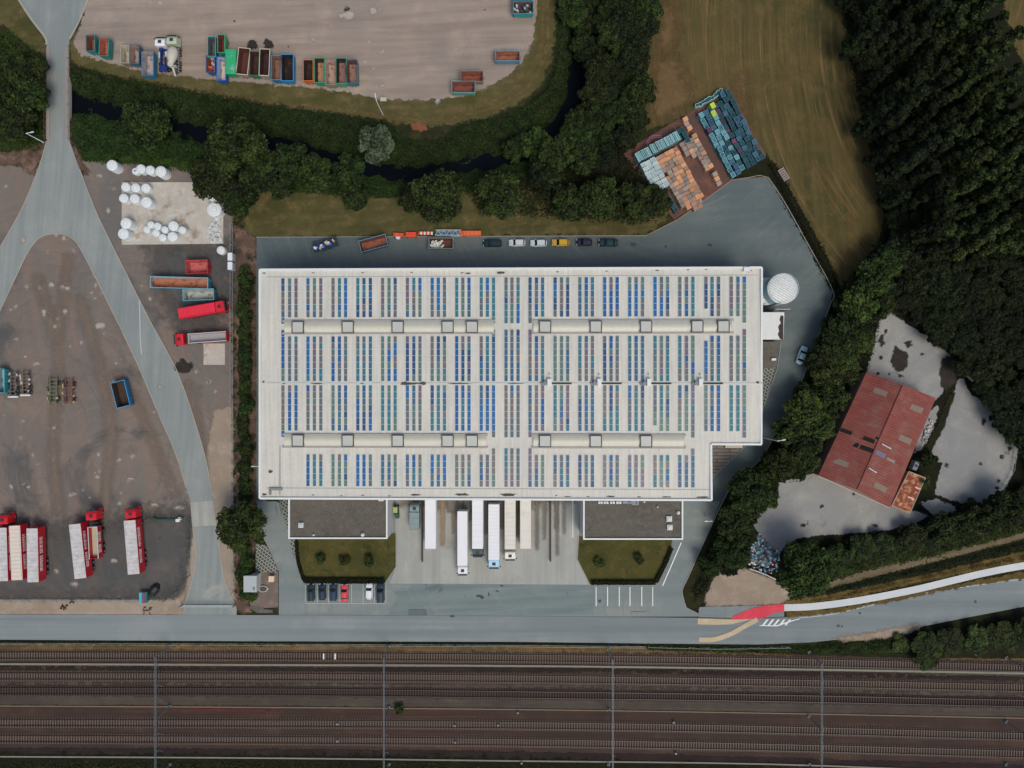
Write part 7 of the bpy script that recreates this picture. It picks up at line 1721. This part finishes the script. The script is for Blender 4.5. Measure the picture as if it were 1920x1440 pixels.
# ---- railway tracks
M_RAIL = paint('rail_steel', C(52,40,38), .5, .1, 2); M_SLP = paint('sleeper_concrete', C(98,84,76), .85, .25, 1.5); M_SLW = paint('sleeper_wood', C(72,58,54), .9, .2, 1.5)
TR = [('northernmost railway track with pale sleepers', (1228,1229,1233,1240,1252), M_SLP), ('railway track with pale sleepers, second from the north', (1267,1268,1272,1279,1289), M_SLP), ('dark railway track with wooden sleepers, in the middle', (1295,1296,1301.5,1308,1318), M_SLW), ('railway track with pale sleepers just below the thin pale cable trough', (1354,1355.5,1359,1367,1380), M_SLP), ('southernmost railway track, above the dark embankment', (1384,1386.5,1391,1400,1413), M_SLP)]
slp = {}
for (lab, ys_, sm) in TR:
    pts = smooth_poly(curve(ys_), False, 12); Wp = [W(x, y)[:2] for x, y in pts]
    y0_ = W(960, ys_[2])[1]; t = thing('railway_track', lab, 'railway track', (0, y0_, 0))
    for s_ in (-1, 1):
        mb = MB()
        for a, b_ in zip(Wp[:-1], Wp[1:]):
            L_ = math.hypot(b_[0]-a[0], b_[1]-a[1]); rz = math.atan2(b_[1]-a[1], b_[0]-a[0]); off = s_*.75
            mb.box(((a[0]+b_[0])/2-math.sin(rz)*off, (a[1]+b_[1])/2+math.cos(rz)*off-y0_, .30), (L_+.02, .16, .17), rz)
        mb.build('rail', M_RAIL, t)
    # sleepers 0.6 m apart; the hundred nearest the middle are parts of their own
    pos = []; dd = 0; nxt = 0
    for a, b_ in zip(Wp[:-1], Wp[1:]):
        L_ = math.hypot(b_[0]-a[0], b_[1]-a[1]); rz = math.atan2(b_[1]-a[1], b_[0]-a[0])
        while nxt < dd+L_:
            f = (nxt-dd)/L_; pos.append((a[0]+(b_[0]-a[0])*f, a[1]+(b_[1]-a[1])*f, rz)); nxt += .62
        dd += L_
    pos = [p for p in pos if abs(p[0]) < 165]; pos.sort(key=lambda p: abs(p[0]))
    if sm.name not in slp:
        mb = MB(); mb.box((0,0,0), (.27, 2.6, .16), 0, 0, .9); so = mb.build('sleeper', sm, None); slp[sm.name] = so.data; bpy.data.objects.remove(so)
    for p in pos[:100]:
        o = bpy.data.objects.new('sleeper', slp[sm.name]); COL.objects.link(o); o.location = (p[0], p[1]-y0_, .13); o.rotation_euler = (0,0,p[2]); link_child(o, t)
    mb = MB()
    for p in pos[100:]: mb.box((p[0], p[1]-y0_, .13), (.27, 2.6, .16), p[2], 0, .9)
    o = mb.build('sleeper_row', sm, t); o['kind'] = 'stuff'
M_TRO = paint('trough_concrete', C(122,118,106), .85, .15, 1); M_TRO2 = paint('trough_tan', C(118,102,84), .85, .15, 1)
for lab, ys_, m_, w_ in (('pale concrete cable trough between the first two tracks', (1244.5,1246,1248,1253.5,1262), M_TRO, .45), ('thin tan cable trough above the fourth track', (1323,1325.5,1329.5,1336.5,1346), M_TRO2, .22), ('pale cable trough along the south edge of the railway', (1418,1420.5,1426,1432,1450), M_TRO, .32)):
    pts = smooth_poly(curve(ys_), False, 4); t = thing('cable_trough', lab, 'cable trough'); mb = MB()
    for a, b_ in zip([W(*p)[:2] for p in pts[:-1]], [W(*p)[:2] for p in pts[1:]]): L_ = math.hypot(b_[0]-a[0], b_[1]-a[1]); mb.box(((a[0]+b_[0])/2, (a[1]+b_[1])/2, .12), (L_+.01, w_, .2), math.atan2(b_[1]-a[1], b_[0]-a[0]))
    mb.build('cover', m_, t)
M_GAL = paint('gantry_galv', C(92,104,110), .45, .08, 1)
GG = 'overhead line gantries across the railway'
gw = [W(320,1210), W(730,1211), W(1141,1216), W(1516,1222), W(1885,1232)]
for k, (x, y, _) in enumerate(gw):
    h = 7.2; yS = W(0, (1323,1325,1330,1342,1352)[k])[1]; yE = W(0, 1432)[1]
    t = thing('overhead_line_gantry', 'blue grey steel gantry over the tracks, %s from the left' % NUM[k], 'gantry', (x, y, 0), 0, GG)
    for yy in (0, yS-y, yE-y):
        mb = MB(); mb.box((0, yy, h/2), (.22, .22, h), 0, 0, .8); mb.box((0, yy, .2), (.6, .6, .5)); mb.build('post', M_GAL, t)
    mb = MB(); L_ = abs(yE-y)
    for dx in (-.1, .1): mb.box((dx, (yE-y)/2, h+.05), (.05, L_, .08)); mb.box((dx, (yE-y)/2, h-.4), (.05, L_, .06))
    n = int(L_/.9)
    for i in range(n):
        a = (yE-y)*i/n; b_ = (yE-y)*(i+1)/n; s_ = .1 if i % 2 else -.1; mb.tube((s_, a, h+.05), (-s_, b_, h+.05), .025, 5); mb.tube((s_, a, h-.4), (s_, b_, h), .025, 5)
    mb.build('beam', M_GAL, t)
    for (lab, ys_, sm) in TR:
        ty = W(0, np.interp(960+x/S, [0,480,960,1440,1920], ys_))[1]-y
        mb = MB(); mb.tube((0, ty+.4, h-.5), (0, ty+.1, h-1.6), .05, 6); mb.tube((0, ty+.4, h-1.5), (.9, ty-.2, h-1.9), .04, 6); mb.cyl((.1, ty+.4, h-.9), .1, .35, 8); mb.build('cantilever', M_GAL, t)
for (lab, ys_, sm) in TR:
    pts = smooth_poly(curve(ys_), False, 3); t = thing('overhead_wire', 'thin contact wire above the ' + lab.replace('railway ', ''), 'wire', (0,0,0), 0, 'overhead wires'); mb = MB()
    for a, b_ in zip([W(*p)[:2] for p in pts[:-1]], [W(*p)[:2] for p in pts[1:]]): mb.tube((a[0], a[1], 5.3), (b_[0], b_[1], 5.3), .012, 4)
    mb.build('wire', M_DARK, t)
g_ = random.Random(14)
for i, (x, y) in enumerate(((634,1355),(853,1358),(934,1357),(971,1334),(978,1428),(1262,1352),(1266,1410),(634,1387),(854,1389))):
    t = thing('signal_box', 'small pale trackside cabinet between the rails, %s from the list of cabinets' % ordn(i) if False else 'small pale trackside cabinet, %s from the west' % ordn(sorted([634,853,934,971,978,1262,1266,635,854]).index(x if (x, y) not in ((634,1387),(854,1389)) else (635 if x == 634 else 854))), 'cabinet', W(x, y)[:2]+(.1,), 0, 'trackside cabinets')
    mb = MB(); mb.box((0,0,.35), (.35, .3, .7)); mb.build('body', M_GREYM, t); mb = MB(); mb.box((0,0,.74), (.4, .36, .06)); mb.build('lid', M_GREYM, t)
for x, lab in ((607.5,'left'),(629,'right')):
    t = thing('track_marker', '%s white marker plate on the northernmost track' % lab, 'marker', W(x, 1229.5)[:2]+(.25,)); mb = MB(); mb.box((0,0,.06), (.3, 1.6, .12)); mb.build('plate', M_COPE, t)
# puddles of loose items on the roadside
for i, (x, y, w_, lab) in enumerate(((121,1140,.8,'small dark branch heap on the roadside dirt, western one'),(277,1145,1.0,'dark stone heap on the roadside dirt by the coloured bins'),(135,1128,.4,'small black post box beside the dirt strip'))):
    t = thing('debris_heap', lab, 'heap', W(x, y)[:2]+(.05,)); mb = MB(); g = random.Random(i)
    for k in range(14): mb.box((g.uniform(-w_, w_), g.uniform(-w_*.6, w_*.9), .12), (g.uniform(.2, .6), .16, .2), g.uniform(0, 3))
    mb.build('pieces', M_SOOT if i == 1 else paint('heap_brown', C(62,44,38), .9, .2, 2), t)
